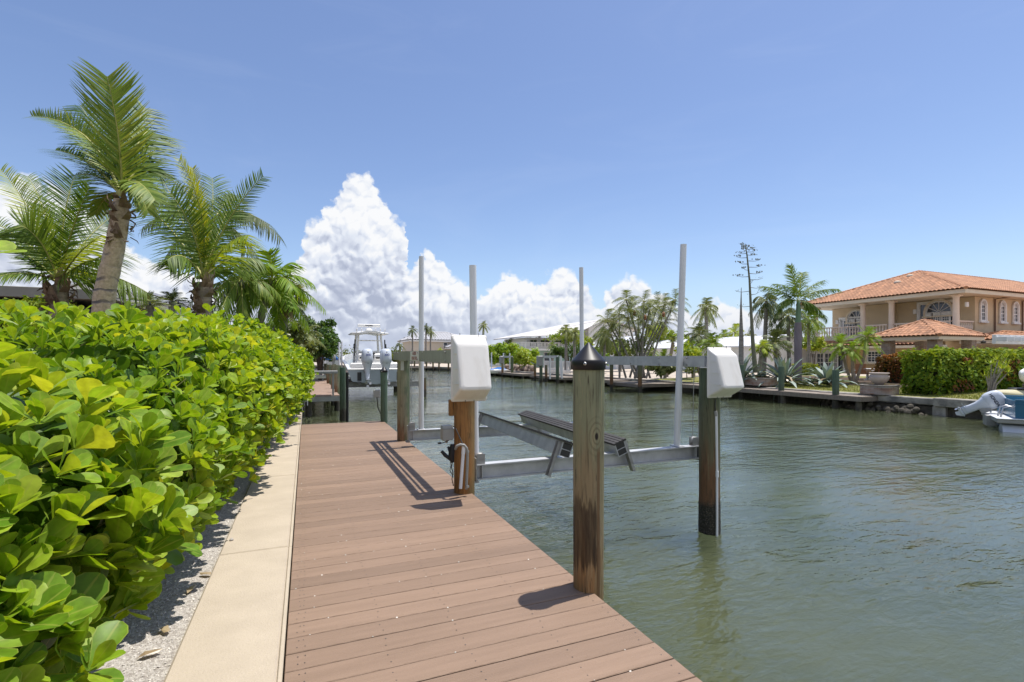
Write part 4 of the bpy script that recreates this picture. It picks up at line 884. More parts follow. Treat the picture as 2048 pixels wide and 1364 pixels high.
def fanleaves(g, c, Rr, nf, seed, leaf):
    rr = np.random.default_rng(seed)
    for k in range(nf):
        f = k / nf; az_ = k * 2.4; e = R(80 - 115 * f); h = A(math.cos(az_), math.sin(az_), 0); d = h * math.cos(e) + A(0, 0, math.sin(e)); q = c + d * Rr * .55; g.tube([c, q], [.015, .008], 5, 1)
        m_ = 22; th = np.linspace(-2.0, 2.0, m_); S = nrm(np.cross(d, A(0, 0, 1) + h * .01)); N_ = np.cross(S, d)
        D = nrm(d[None] * np.cos(th)[:, None] + S[None] * np.sin(th)[:, None] - A(0, 0, .25)[None]); X_ = nrm(np.cross(D, N_[None])); Z_ = np.cross(X_, D)
        g.inst(FR_V, FR_F, np.repeat(q[None], m_, 0), X_, D, Z_, np.stack([np.full(m_, Rr * .06), np.full(m_, Rr * .5), np.full(m_, Rr * .9)], 1), 0, np.clip(.5 + rng.normal(0, .2, m_), 0, .99))
_old = autofronds
def autofronds(g, c, Rr, nf, L, wd, n=26, elo=-30, ehi=80, hang=.3, mi=0, sag=.55, seed=0, r0=.02, rb=.5, azr=(0, 360), vee=.2, stalk=1):
    rr = np.random.default_rng(seed)
    for k in range(nf):
        f = k / max(1, nf - 1); az_ = R(azr[0] + (azr[1] - azr[0]) * ((k * .618034 + rr.random() * .12) % 1)); e = R(ehi + (elo - ehi) * f ** .85 + rr.normal(0, 6)); h = A(math.cos(az_), math.sin(az_), 0)
        d = h * math.cos(e) + A(0, 0, math.sin(e)); r_ = Rr * rr.uniform(.85, 1.1)
        p1 = c + d * r_ * .58; p2 = c + d * r_ * .98 + h * r_ * .10 * (1 - abs(math.sin(e))) - A(0, 0, sag * r_ * (.35 + .65 * math.cos(e)))
        frond(g, c, p1, p2, L, wd, n, hang, nrmv=A(*(h * -math.sin(e))[:2], math.cos(e)) + A(0, 0, .05), mi=mi, r0=r0, rb=rb, vee=vee, stalk_mi=stalk)
gzl = -.05
def lp(label, bpx, cpx, cpy, d, Rpx, nf, leaf, seed, tr=(.10, .08), **kw):
    b_ = P(bpx, 715, d); c = P(cpx, cpy, d); Rr = Rpx / 1000 * d
    return gpalm('palm', label, (b_.x, b_.y), gzl, c, Rr, nf, Rr * .42, Rr * .03, leaf, tr, seed=seed, **kw)
lp('full green palm with slender grey trunk between the yellow-fronded palm and the bright feathery palm', 474, 482, 560, 13.5, 78, 20, M['palm_green'], 11, elo=-40, sag=.7, hang=.7)
lp('bright feathery palm with drooping round crown, nearest the neighbouring dock', 503, 545, 562, 15, 88, 26, M['palm_bright'], 12, tr=(.12, .085), elo=-40, sag=.62, hang=.5, shaft=.5, mid=[P(523, 625, 15)])
lp('second slim palm stem just left of the fan palm', 530, 560, 590, 17, 55, 16, M['palm_bright'], 13, tr=(.09, .07), elo=-40, sag=.8, hang=.6)
lp('small fan palm with brown hanging skirt above the far end of the shrubs', 546, 574, 600, 16.5, 50, 22, M['palm_olive'], 14, tr=(.14, .12), fan=True, dead=16)
lp('low palm tuft rising over the shrubs by the leafy trees', 600, 606, 668, 24, 42, 18, M['palm_olive'], 15, elo=-20, sag=.5, hang=.4)
lp('low palm tuft over the shrubs in front of the small white gables', 300, 300, 612, 11, 38, 14, M['palm_olive'], 16, elo=0, sag=.4, hang=.3)
lp('small dark palm behind the ringed trunk beside the pale gable', 345, 345, 604, 12, 34, 14, M['palm_dark'], 17, elo=0, sag=.4, hang=.3)

# ------------------------------------------------------------------ broadleaf trees and hedges
LQ = A((-.5, 0, 0), (.5, 0, .05), (.42, 1, 0), (-.42, 1, .1)); LQF = [(0, 1, 2, 3)]
def clump(g, c, rad, n, size, seed, shell=.55, mi=0, rb=.5, flat=1.0):
    rr = np.random.default_rng(seed); v = nrm(rr.normal(0, 1, (n, 3))); r = (shell + (1 - shell) * rr.random(n)) ; p = np.asarray(c) + v * r[:, None] * np.asarray(rad)[None]
    ax = nrm(v + rr.normal(0, .6, (n, 3)) + A(0, 0, .35)[None]); a, bb = basis(ax); ph = rr.random(n) * 6.28; X_ = np.cos(ph)[:, None] * a + np.sin(ph)[:, None] * bb; Y_ = np.cross(ax, X_)
    tone = np.clip(rb + .18 * v[:, 2] * 0 + rr.normal(0, .22, n), 0, .99); s_ = size * rr.uniform(.6, 1.3, n)
    g.inst(LQ, LQF, p, X_, Y_, ax, np.stack([s_ * .6, s_, s_], 1), mi, tone, False)
def tree(label, base, bz, lobes, leaf, size, seed, name='leafy_tree', cat='tree', tr=.12, n=900, group=None):
    """lobes: list of (centre, radii)"""
    bs = A(base[0], base[1], bz); T = thing(name, label, cat, tuple(bs), group=group); g = MB(); t_ = MB(); rr = np.random.default_rng(seed)
    for i, (c, rad) in enumerate(lobes):
        c = np.array(c) - bs; rad = A(*rad) if not np.isscalar(rad) else A(rad, rad, rad)
        for k in range(9):
            v = nrm(rr.normal(0, 1, 3)); clump(g, c + v * rad * .62, rad * rr.uniform(.28, .5), int(n / 9), size, seed * 77 + i * 9 + k, .3, rb=rr.uniform(.25, .75))
        t_.tube([A(0, 0, 0), c * A(.3, .3, .45), c], [tr, tr * .6, tr * .2], 7)
    g.build('crown', leaf, T); t_.build('trunk', M['bark'], T); return T
def PL(px, py, d): return P(px, py, d)
def hedge(name, label, x0, x1, y0, y1, z0, z1, leaf, size, dens, rz=0, cat='hedge', wob=.08, seed=5, core=True):
    cx, cy = (x0 + x1) / 2, (y0 + y1) / 2; T = thing(name, label, cat, (cx, cy, z0), rz); hx, hy, H = (x1 - x0) / 2, (y1 - y0) / 2, z1 - z0; rr = np.random.default_rng(seed)
    ar = [2 * hx * H, 2 * hx * H, 2 * hy * H, 2 * hy * H, 4 * hx * hy]; g = MB()
    for f, a_ in enumerate(ar):
        n = int(a_ * dens); u, v = rr.uniform(-1, 1, n), rr.random(n); o = np.zeros(n); i_ = np.ones(n)
        if f < 2: p = np.stack([u * hx, o + (hy if f else -hy), v * H], 1); nn = np.stack([o, i_ * (1 if f else -1), o], 1)
        elif f < 4: p = np.stack([o + (hx if f == 3 else -hx), u * hy, v * H], 1); nn = np.stack([i_ * (1 if f == 3 else -1), o, o], 1)
        else: p = np.stack([u * hx, (v * 2 - 1) * hy, o + H], 1); nn = np.stack([o, o, i_], 1)
        bm = np.sin(p[:, 0] * 3.1 + seed) * np.sin(p[:, 1] * 2.7 + p[:, 2] * 3.3) * wob + rr.normal(0, wob * .5, n); low = np.clip(1 - p[:, 2] / (H * .4), 0, 1)
        p = p + nn * bm[:, None] - nn * (low * wob * 2.6)[:, None]; ax = nrm(nn + rr.normal(0, .55, (n, 3)) + A(0, 0, .4)[None]); a, bb = basis(ax); ph = rr.random(n) * 6.28
        X_ = np.cos(ph)[:, None] * a + np.sin(ph)[:, None] * bb; Y_ = np.cross(ax, X_); s_ = size * rr.uniform(.6, 1.3, n)
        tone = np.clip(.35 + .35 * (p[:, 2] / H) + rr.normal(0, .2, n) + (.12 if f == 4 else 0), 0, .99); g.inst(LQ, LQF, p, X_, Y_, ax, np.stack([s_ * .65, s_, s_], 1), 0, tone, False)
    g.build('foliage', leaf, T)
    if core: c_ = MB(); k = wob * 2; c_.bbox(-hx + k, hx - k, -hy + k, hy - k, .03, H - k, .05); c_.build('inner_shade_core', mat('hedge_inner_shade', (.03, .035, .012), (.012, .015, .006), 9, rough=1, bump=1), T)  # solid near-black box standing in for the shade inside the hedge
    return T
# far left clipped hedge
v0, v1 = P(-60, 715, 9.6), P(86, 715, 9.6)
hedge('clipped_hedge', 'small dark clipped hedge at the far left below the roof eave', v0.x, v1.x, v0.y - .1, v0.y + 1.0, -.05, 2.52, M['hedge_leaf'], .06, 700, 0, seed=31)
# leafy trees beyond the shrubs, along this bank
tree('broad leafy tree with dark green crown beside the neighbouring dock', PL(640, 715, 31), -.05, [(PL(632, 660, 31), 1.1), (PL(648, 690, 30), .9), (PL(657, 662, 33), .9), (PL(640, 700, 31), .9), (PL(628, 690, 31), 1.1)], M['tree_green'], .17, 41, n=1300)
tree('olive green tree behind the shrubs at the left of the dark tree', PL(604, 715, 27), -.05, [(PL(600, 690, 27), .9), (PL(612, 680, 28), .8), (PL(590, 672, 26), .8), (PL(615, 705, 26), .7)], M['tree_olive'], .15, 42, n=1100)
tree('far bright tree reaching right over the small blue covered boat', PL(655, 715, 44), -.05, [(PL(652, 690, 44), 1.2), (PL(664, 684, 45), .7), (PL(646, 672, 46), 1.1), (PL(636, 690, 44), 1.3)], M['tree_green'], .2, 43, n=900)
tree('pale bushy tree in front of the fan palm at the end of the shrubs', PL(570, 715, 20), -.05, [(PL(560, 668, 20), .6), (PL(578, 664, 20), .6), (PL(545, 672, 19), .6), (PL(590, 680, 20.5), .6)], M['tree_olive'], .12, 44, n=900)

# ------------------------------------------------------------------ low house at far left
T = thing('low_house', 'low grey house with a flat pale eave behind the palms at the far left', 'house', (-9, 18.6, 0))
o = A(9, -18.6, 0)
def bx(T, nm, m, x0, x1, y0, y1, z0, z1, bv=.01, off=None):
    g = MB(); q = off if off is not None else o; g.bbox(x0 + q[0], x1 + q[0], y0 + q[1], y1 + q[1], z0 + (q[2] if len(q) > 2 else 0), z1 + (q[2] if len(q) > 2 else 0), bv); return g.build(nm, m, T)
ez = zz(571, 14)
bx(T, 'wall', M['olivewall'], -24, -6.4, 19.4, 30, -.05, ez - .45)
bx(T, 'fascia', M['fascia'], -24.5, -5.7, 18.4, 18.7, ez - .30, ez)
bx(T, 'roof', M['fascia'], -24.5, -5.7, 18.71, 31, ez - .16, ez - .02)
bx(T, 'window', M['glass'], -8.6, -7.6, 19.36, 19.41, 1.3, 2.5)
def gable_house(name, label, x0, x1, y0, y1, ze, zr, wallm, roofm, axis='y', ov=.3, cat='house'):
    cx, cy = (x0 + x1) / 2, (y0 + y1) / 2; T = thing(name, label, cat, (cx, cy, 0)); g = MB(); hx, hy = (x1 - x0) / 2, (y1 - y0) / 2
    if axis == 'y': pr_ = [(-hx, 0), (hx, 0), (hx, ze), (0, zr - .05), (-hx, ze)]; rg = [[(a, s * hy, z) for a, z in pr_] for s in (-1, 1)]
    else: pr_ = [(-hy, 0), (hy, 0), (hy, ze), (0, zr - .05), (-hy, ze)]; rg = [[(s * hx, a, z) for a, z in pr_] for s in (-1, 1)]
    g.loft(rg, smooth=False); g.build('wall', wallm, T); g = MB(); th = .12
    for s in (-1, 1):
        if axis == 'y':
            k = (zr - ze) / hx; q = [(s * (hx + ov), -hy - ov, ze - k * ov), (s * (hx + ov), hy + ov, ze - k * ov), (0, hy + ov, zr), (0, -hy - ov, zr)]
        else:
            k = (zr - ze) / hy; q = [(-hx - ov, s * (hy + ov), ze - k * ov), (hx + ov, s * (hy + ov), ze - k * ov), (hx + ov, 0, zr), (-hx - ov, 0, zr)]
        g.slab([(a, b_, c_ + th) for a, b_, c_ in q], th)
        # standing seams or shingle courses
        if roofm is M['metalroof']:
            L_ = 2 * (hy if axis == 'y' else hx) + 2 * ov; nn = int(L_ / .5)
            for i in range(1, nn):
                f = -L_ / 2 + i * L_ / nn
                if axis == 'y': g.beam((s * (hx + ov), f, ze - k * ov + th + .01), (0, f, zr + th + .01), .03, .04)
                else: g.beam((f, s * (hy + ov), ze - k * ov + th + .01), (f, 0, zr + th + .01), .03, .04)
    g.build('roof', roofm, T); return T
v = P(262, 590, 24); zr_ = zz(578, 24)
gable_house('white_house', 'white gabled house whose metal roof shows beside the ringed palm trunk', v.x - 3.2, v.x + 1.4, v.y - 2, v.y + 7, zz(606, 24), zr_, M['whitewall'], M['metalroof'])
v = P(325, 600, 30); gable_house('white_house', 'farther grey gabled roof between the ringed palm and the yellow-fronded palm', v.x - 2.5, v.x + 2.5, v.y - 2, v.y + 8, zz(622, 30), zz(597, 30), M['whitewall'], M['greyroof'])
T = thing('string_lights', 'black cable of string lights hanging behind the palms at left', 'string lights', tuple(P(230, 598, 10)))
q0 = A(*P(230, 598, 10)); g = MB(); pts = [A(*P(px, py, 10)) - q0 for px, py in ((225, 596), (300, 603), (360, 602), (405, 600))]; g.tube(pts, .006, 5)
g.tube([A(*P(px, py, 10)) - q0 for px, py in ((225, 602), (270, 612), (330, 610), (390, 603))], .006, 5); g.build('cable', M['darkint'], T)
for px, py in ((231, 600), (231, 612), (357, 605), (360, 612), (300, 607), (270, 616)):
    g = MB(); g.lathe(A(*P(px, py, 10)) - q0, [(.001, -.035), (.02, -.025), (.022, -.005), (.012, .015), (.012, .03), (.001, .03)], 8); g.build('bulb', M['darkint'], T)

# ------------------------------------------------------------------ neighbouring docks on this side
def wdock(name, label, x0, x1, y0, y1, z, m=None, posts=True, pm=None, cat='dock', along='x', th=.22):
    T = thing(name, label, cat, ((x0 + x1) / 2, (y0 + y1) / 2, z)); hx, hy = (x1 - x0) / 2, (y1 - y0) / 2; g = MB(); pit = .145
    if along == 'x':
        n = int(2 * hy / pit)
        for i in range(n): g.box(-hx, hx, -hy + i * pit, -hy + i * pit + pit - .008, -.035, 0, 0)
    else:
        n = int(2 * hx / pit)
        for i in range(n): g.box(-hx + i * pit, -hx + i * pit + pit - .008, -hy, hy, -.035, 0, 0)
    g.build('decking', m or M['plank'], T); g = MB()
    g.box(-hx - .02, -hx + .03, -hy, hy, -th, -.037); g.box(hx - .03, hx + .02, -hy, hy, -th, -.037); g.box(-hx + .031, hx - .031, -hy - .02, -hy + .03, -th, -.037); g.box(-hx + .031, hx - .031, hy - .03, hy + .02, -th, -.037)
    g.build('fascia', M['plank'] if m is not M['far_deck'] else M['grey'], T)
    if posts:
        k = max(2, int(2 * hy / 2.4)); g = MB()
        for i in range(k):
            yy = -hy + .2 + (2 * hy - .4) * i / (k - 1)
            for xx in ((-hx + .15, hx - .15) if hx > .8 else (-hx + .15,)):
                q = MB(); q.tube([(xx, yy, -1.9 - z), (xx, yy, -.05)], .11, 10); q.build('support_post', M['dark_rock'], T)
    return T
wdock('neighbour_dock', 'pink-brown neighbouring dock with metal bench frame at its near end', -.06, 1.16, 19.7, 33.0, 0, M['far_deck'], pm=None)
wdock('neighbour_dock', 'second neighbouring dock farther along, seen past the metal bench frame', -.06, 1.3, 36.5, 52.0, .02, M['far_deck'])
wdock('neighbour_dock', 'pinkish walkway under the big boat lift', 1.2, 5.4, 31.0, 32.4, .0, M['far_deck'], along='y')
T = thing('fish_table', 'pale metal table frame standing at the near end of the neighbouring dock', 'table', (.5, 19.9, 0)); g = MB(); zt = zz(742, 18.4)
g.bbox(-.62, .60, -.22, .22, zt - .10, zt, .01); g.build('table_top', M['grey'], T); g = MB(); g.bbox(-.55, .2, .06, .3, zt - .28, zt - .16, .01); g.build('shelf', M['pvc'], T)
for xx in (-.56, .44): g = MB(); g.bbox(xx - .025, xx + .025, -.2, -.15, -.22, zt - .1, .004); g.build('leg', M['grey'], T)
for xx in (-.56, .44): g = MB(); g.bbox(xx - .025, xx + .025, .15, .2, 0, zt - .1, .004); g.build('leg', M['grey'], T)
g = MB(); g.bbox(-.46, -.43, -.245, -.225, -.35, zt - .1, .004); g.build('hose_pipe', M['pvc'], T)
dd_ = 17.0; gp = P(685.5, 715, dd_); pile('mooring_pile', 'deep green piling at the near corner of the neighbouring dock', gp, .098, zz(735, dd_), M['pileG'], seed=11)
gp = P(694.5, 715, 16.9); pile('mooring_pile', 'slim black pipe piling beside the deep green piling', gp, .045, zz(745, 16.9), M['black'], seed=12)
for i, (px, d_, zt_, r_, lb) in enumerate(((674, 20.2, zz(730, 20.2), .10, 'pale brown piling right behind the deep green one'), (667, 22.5, zz(730, 22.5), .11, 'third brown piling along the neighbouring dock, by the table frame'), (657.5, 27, zz(729, 27), .11, 'fourth piling along the neighbouring dock'), (651, 32, zz(727, 32), .11, 'farthest short piling of the neighbouring dock'))):
    pile('dock_pile', lb, P(px, 715, d_), r_, zt_, M['pileC'], seed=20 + i, n=14)
v = P(600, 706, 18.8); T = thing('dock_box', 'grey ridged storage box half hidden by the last leaves of the shrubs', 'storage box', (v.x, v.y, 0)); g = MB(); g.bbox(-.30, .30, -.4, .4, 0, 1.45, .02); g.build('box_body', M['whitewall'], T)
g = MB(); g.loft([[(-.34, -.44, 1.451), (.34, -.44, 1.451), (.34, .44, 1.451), (-.34, .44, 1.451)], [(-.2, -.44, 1.66), (.2, -.44, 1.60), (.2, .44, 1.60), (-.2, .44, 1.66)]], smooth=False); g.build('lid', M['greyroof'], T)
g = MB(); g.bbox(-.58, -.12, 17.7, 18.3, .0, .28, .02); q = g.build('step_block', M['whitewall']); q['label'] = 'low pale block at the end of the seawall cap'; q['category'] = 'block'

# ------------------------------------------------------------------ outboard motor and boats
def se(cx, cy, rx, ry, z, n=20, e=2.6):
    th = np.linspace(0, 2 * np.pi, n, endpoint=False); c, s_ = np.cos(th), np.sin(th)
    return np.stack([cx + rx * np.sign(c) * np.abs(c) ** (2 / e), cy + ry * np.sign(s_) * np.abs(s_) ** (2 / e), np.full(n, z)], 1)
def outboard(name, label, txt, loc, rz, tilt, m, tm, sc=1.0, ts=.12, side=False, group=None):
    """y- is aft, z up, origin at the clamp bracket"""
    T = thing(name, label, 'outboard motor', tuple(loc), rz, group); Mx = np.array(Matrix.Rotation(tilt, 3, 'X')) * sc
    class TB(MB):
        def build(s, nm, m_, par, **k): s.V = [v @ Mx.T for v in s.V]; return MB.build(s, nm, m_, par, **k)
    g = TB(); g.loft([se(0, -.36, .235, .34, .02), se(0, -.36, .27, .39, .08), se(0, -.365, .285, .42, .22), se(0, -.36, .275, .42, .45), se(0, -.34, .26, .40, .60), se(0, -.32, .235, .36, .70), se(0, -.29, .19, .28, .755), se(0, -.27, .10, .15, .775)]); g.build('cowling', m, T)
    g = TB(); g.loft([se(0, -.36, .24, .33, .018), se(0, -.36, .20, .26, -.12), se(0, -.36, .135, .20, -.35), se(0, -.36, .105, .19, -.62), se(0, -.37, .085, .20, -.80), se(0, -.37, .05, .20, -.95)]); g.build('midsection', m, T)
    g = TB(); g.bbox(-.11, .11, -.72, -.2, -.815, -.80, .004); g.bbox(-.085, .085, -.62, -.22, -.73, -.72, .004)
    g.lathe((0, -.1, -1.02), [(.002, 0), (.05, -.06), (.068, -.16), (.068, -.42), (.045, -.52)], 14, axis=(0, 1, 0)); g.loft([[( .012, -.18, -1.06), (0, -.14, -1.06), (-.012, -.18, -1.06), (-.012, -.45, -1.06), (.012, -.45, -1.06)], [(.006, -.33, -1.27), (0, -.3, -1.27), (-.006, -.33, -1.27), (-.006, -.46, -1.25), (.006, -.46, -1.25)]], smooth=False); g.build('lower_unit', m, T)
    g = TB()
    for k in range(3):
        a = k * 2.094 + .4; d = A(math.cos(a), 0, math.sin(a)); s_ = A(-math.sin(a), 0, math.cos(a)); c = A(0, -.58, -1.02)
        g.add([c + d * .03 - s_ * .03, c + d * .12 - s_ * .08 + A(0, -.03, 0), c + d * .185 + s_ * .0, c + d * .13 + s_ * .075 + A(0, .035, 0), c + d * .03 + s_ * .03 + A(0, .02, 0)], [(0, 1, 2, 3, 4)])
    g.lathe((0, -.53, -1.02), [(.045, 0), (.04, -.08), (.02, -.12)], 12, axis=(0, 1, 0)); g.build('propeller', M['steel'], T)
    g = TB(); g.bbox(-.13, -.09, -.2, .06, -.38, .04, .01); g.bbox(.09, .13, -.2, .06, -.38, .04, .01); g.bbox(-.09, .09, -.06, .02, -.3, -.02, .01); g.build('clamp_bracket', M['grey'], T)
    Q = Matrix.Rotation(tilt, 4, 'X') @ Matrix.Scale(sc, 4)
    if side: Mt = Q @ Matrix.Translation((-.297 if side < 0 else .297, -.36, .33)) @ Matrix(((0, 0, -1 if side < 0 else 1, 0), (-1 if side < 0 else 1, 0, 0, 0), (0, 1, 0, 0), (0, 0, 0, 1)))
    else: Mt = Q @ Matrix.Translation((0, -.795, .40)) @ Matrix(((1, 0, 0, 0), (0, 0, -1, 0), (0, 1, 0, 0), (0, 0, 0, 1)))
    text_mesh('motor_lettering', txt, ts, Mt, tm, T, .002, .004)
    if not side:
        g = TB(); g.lathe((0, -.79, .54), [(.03, 0), (.03, .012), (.001, .012)], 12, axis=(0, -1, 0)); g.build('emblem', M['dkink'], T); g = TB(); g.lathe((0, -.71, .0), [(.02, 0), (.02, .04), (.001, .04)], 10, axis=(0, -1, 0)); g.build('flush_port', M['dkink'], T)
    return T
def hull(T, L, B, z0, z1s, z1b, m, inner, deckz, nst=14, transom=.0):
    """stern at y=0, bow at y=L; flared vee hull with an open cockpit"""
    st = []; ins = []
    for k in range(nst):
        f = k / (nst - 1); w = B / 2 * (1 - max(0, (f - .45) / .55) ** 2.2) ** .75 if f < 1 else .02; w = max(w, .02); y = L * f
        zt = z1s + (z1b - z1s) * (f ** .9); zk = z0 + max(0, f - .6) ** 2 * (z1b - z0) * 3.2 * .9; zk = min(zk, zt - .3); zc = zk + (.20 + .55 * f) * .9
        wc = w * (.86 - .35 * f)
        st.append([(-w, y, zt), (-w * .985, y, zt - .12), (-wc, y, min(zc, zt - .2)), (-wc * .5, y, (zk + min(zc, zt - .2)) / 2), (0, y, zk), (wc * .5, y, (zk + min(zc, zt - .2)) / 2), (wc, y, min(zc, zt - .2)), (w * .985, y, zt - .12), (w, y, zt)])
        wi = max(w - .16, .01); ins.append([(-w, y, zt + .001), (-wi, y, zt + .03), (-wi, y, deckz), (wi, y, deckz), (wi, y, zt + .03), (w, y, zt + .001)])
    g = MB(); g.loft(st, closed=False, cap=False, smooth=True); g.add(st[0], [list(range(9))[::-1]], smooth=False); g.build('hull', m, T)
    g = MB(); g.loft(ins, closed=False, cap=False, smooth=False); g.build('cockpit', inner, T)
# big boat on the lift
v = P(752, 715, 25.6); BT = thing('center_console_boat', 'big white centre console boat with twin grey outboards raised on a lift', 'boat', (v.x, v.y, 0), 0)
hull(BT, 9.6, 2.75, .02, .80, 1.72, M['gelgrey'], M['gel'], .55)
g = MB(); g.bbox(-1.36, 1.36, -.01, .35, .74, .84, .03); g.build('transom_cap', M['gel'], BT)
g = MB(); g.bbox(-1.2, 1.2, .62, 1.0, .56, 1.12, .05); g.build('aft_bench', M['gel'], BT)
g = MB(); g.bbox(-.62, .62, 3.3, 4.7, .56, 1.55, .10); g.loft([[(-.60, 3.35, 1.5), (.60, 3.35, 1.5), (.60, 4.6, 1.5), (-.60, 4.6, 1.5)], [(-.52, 3.8, 1.78), (.52, 3.8, 1.78), (.5, 4.3, 1.78), (-.5, 4.3, 1.78)]], smooth=False); g.build('console', M['gel'], BT)
g = MB(); g.bbox(-.5, .5, 3.26, 3.30, 1.38, 1.72, .02); g.build('dash_panel', M['darkint'], BT)
g = MB(); g.bbox(-.75, .75, 1.9, 2.7, .56, 1.28, .06); g.build('leaning_post', M['gel'], BT)
for xx in (-.42, .42):
    g = MB(); g.bbox(xx - .27, xx + .27, 1.86, 2.0, 1.25, 1.62, .06); g.build('seat', M['gel'], BT)
    g = MB(); g.bbox(xx - .20, xx + .20, 1.82, 1.855, 1.34, 1.44, .01); g.build('seat_trim', M['darkint'], BT)
Rf = []
for k in range(9):
    f = k / 8 * 2 - 1; Rf.append([(1.05 * math.sqrt(max(.05, 1 - max(0, abs(f) - .72) ** 2 * 9)) * c_, 3.4 + 1.35 * f, 2.80 + dz) for c_, dz in ((-1, -.07), (-.96, -.02), (-.5, .06), (0, .085), (.5, .06), (.96, -.02), (1, -.07), (.9, -.09), (0, -.0), (-.9, -.09))])
g = MB(); g.loft(Rf, smooth=True); g.build('hardtop', M['gel'], BT)
for xx in (-.70, .70):
    for (y0_, y1_) in ((2.5, 2.75), (4.5, 4.2)):
        g = MB(); g.tube([(xx * 1.05, y0_, .56), (xx * .98, (y0_ + y1_) / 2, 1.7), (xx * .86, y1_, 2.76)], [.075, .065, .055], 8); g.build('hardtop_leg', M['gel'], BT)
    g = MB(); g.tube([(xx * 1.18, 2.55, 1.5), (xx * 1.15, 2.6, 2.4)], .035, 8); g.tube([(xx * 1.20, 2.52, 1.9), (xx * 1.19, 2.55, 2.15)], .06, 8); g.build('rod_holder', M['darkint'], BT)
g = MB(); g.tube([(-.62, 2.72, 2.35), (.62, 2.72, 2.35)], .03, 8); g.tube([(-.62, 2.72, 1.7), (.62, 2.72, 1.7)], .03, 8); g.build('crossbar', M['gel'], BT)
g = MB(); g.lathe((0, 3.1, 2.88), [(.22, 0), (.22, .06), (.17, .14), (.08, .2), (.02, .22)], 18); g.build('radar_pedestal', M['gel'], BT)
g = MB(); zr2 = 3.13; g.bbox(-.62, .62, 3.02, 3.16, zr2, zr2 + .17, .03); g.build('radar_bar', M['gel'], BT)
text_mesh('radar_lettering', 'GARMIN', .11, Matrix(((1, 0, 0, 0), (0, 0, -1, 3.017), (0, 1, 0, zr2 + .08), (0, 0, 0, 1))), M['dkink'], BT, .002, .003)
for xx in (-.75, -.5, -.25, .25, .5, .75): g = MB(); g.tube([(xx, 2.2, 2.80), (xx, 2.05, 2.98)], .022, 6); g.build('rocket_launcher', M['gel'], BT)
g = MB(); g.bbox(-.92, -.72, -.03, -.012, .22, .66, .005); g.build('trim_tab', M['darkint'], BT); g = MB(); g.bbox(1.05, 1.2, -.03, -.012, .22, .66, .005); g.build('trim_tab', M['darkint'], BT)
for px_, lb in ((733, 'left outboard of the big boat with blue lettering'), (769.5, 'right outboard of the big boat, partly behind the cone capped piling')):
    v = P(px_, 715, 25.3); outboard('outboard_motor', lb, '300', (v.x, v.y, 1.02), 0, R(-8), M['motor'], M['ink'], 1.0, .17, group='twin outboards')
# the big boat's lift
LT_ = thing('boat_lift', 'neighbouring boat lift with long grey beams holding the big white boat', 'boat lift', (3.2, 27, 0))
g = MB(); ibeam(g, (-1.9, .2, -.02), (2.9, .2, -.02), .26, .16); g.build('cradle_beam', M['alu_dark'], LT_); g = MB(); ibeam(g, (-1.9, 4.2, -.02), (2.9, 4.2, -.02), .26, .16); g.build('cradle_beam', M['alu_dark'], LT_)
for xx in (-.7, .7): g = MB(); ibeam(g, (xx, -1.0, .12), (xx, 5.6, .12), .12, .14); g.build('bunk', M['alu_dark'], LT_)
for i, (x_, y_, lb) in enumerate(((1.55, 26.7, 'brown lift piling left of the big boat stern'), (1.55, 31.6, 'lift piling beyond the big boat on its left'), (6.0, 27.2, 'dark lift piling right of the big boat'), (6.0, 31.8, 'farther lift piling right of the big boat'))):
    pile('lift_pile', lb, (x_, y_), .12, 1.0 if x_ < 3 else .3, M['pileC'] if x_ < 3 else M['pileD'], seed=40 + i, n=14)
for i, (px, py, d_) in enumerate(((678.5, 684, 26.5), (683.5, 683, 28), (650, 697, 40), (644, 700, 42))):
    v = P(px, 715, d_); g = MB(); g.tube([(0, 0, 0), (0, 0, zz(py, d_) + .1)], .045, 10); q = g.build('guide_pole', M['pvc'], loc=(v.x, v.y, -.1)); q['category'] = 'guide pole'
    q['label'] = ['nearer of two thin white guide poles left of the big boat', 'farther of two thin white guide poles left of the big boat', 'right thin pole by the blue covered boat', 'left thin pole by the blue covered boat'][i]
# small covered boat
v = P(659, 715, 43); ST = thing('small_boat', 'small boat under a bright blue cover on a lift beyond the neighbouring dock', 'boat', (v.x, v.y, .2)); hull(ST, 5.2, 1.9, .35, .95, 1.15, M['gel'], M['gel'], .7)
g = MB(); g.loft([[(-.93, .1, .99), (-.5, .1, 1.25), (.5, .1, 1.25), (.93, .1, .99)], [(-.9, 2.4, 1.1), (-.5, 2.4, 1.5), (.5, 2.4, 1.5), (.9, 2.4, 1.1)], [(-.3, 5, 1.18), (-.1, 5, 1.3), (.1, 5, 1.3), (.3, 5, 1.18)]], closed=False, smooth=True); g.build('cover', M['bluecover'], ST)
v = P(669, 715, 42.6); outboard('outboard_motor', 'small dark outboard behind the blue covered boat', ' ', (v.x - .1, v.y, 1.15), 0, R(-5), M['grey'], M['ink'], .7)
g = MB(); g.bbox(-1.3, 1.3, -.1, .1, .1, .3, .01); g.bbox(-1.3, 1.3, 3.0, 3.2, .1, .3, .01); q = g.build('lift_beam', M['alu_dark'], loc=(P(659, 715, 43).x, P(659, 715, 43).y + .4, .1)); q['label'] = 'grey cradle beams under the blue covered boat'; q['category'] = 'lift cradle'
for i, dx in enumerate((-1.3, 1.3)): pile('lift_pile', ('left' if dx < 0 else 'right') + ' piling of the lift under the blue covered boat', (P(659, 715, 43).x + dx, P(659, 715, 43).y + .5), .12, .6, M['pileC'], seed=60 + i, n=12)
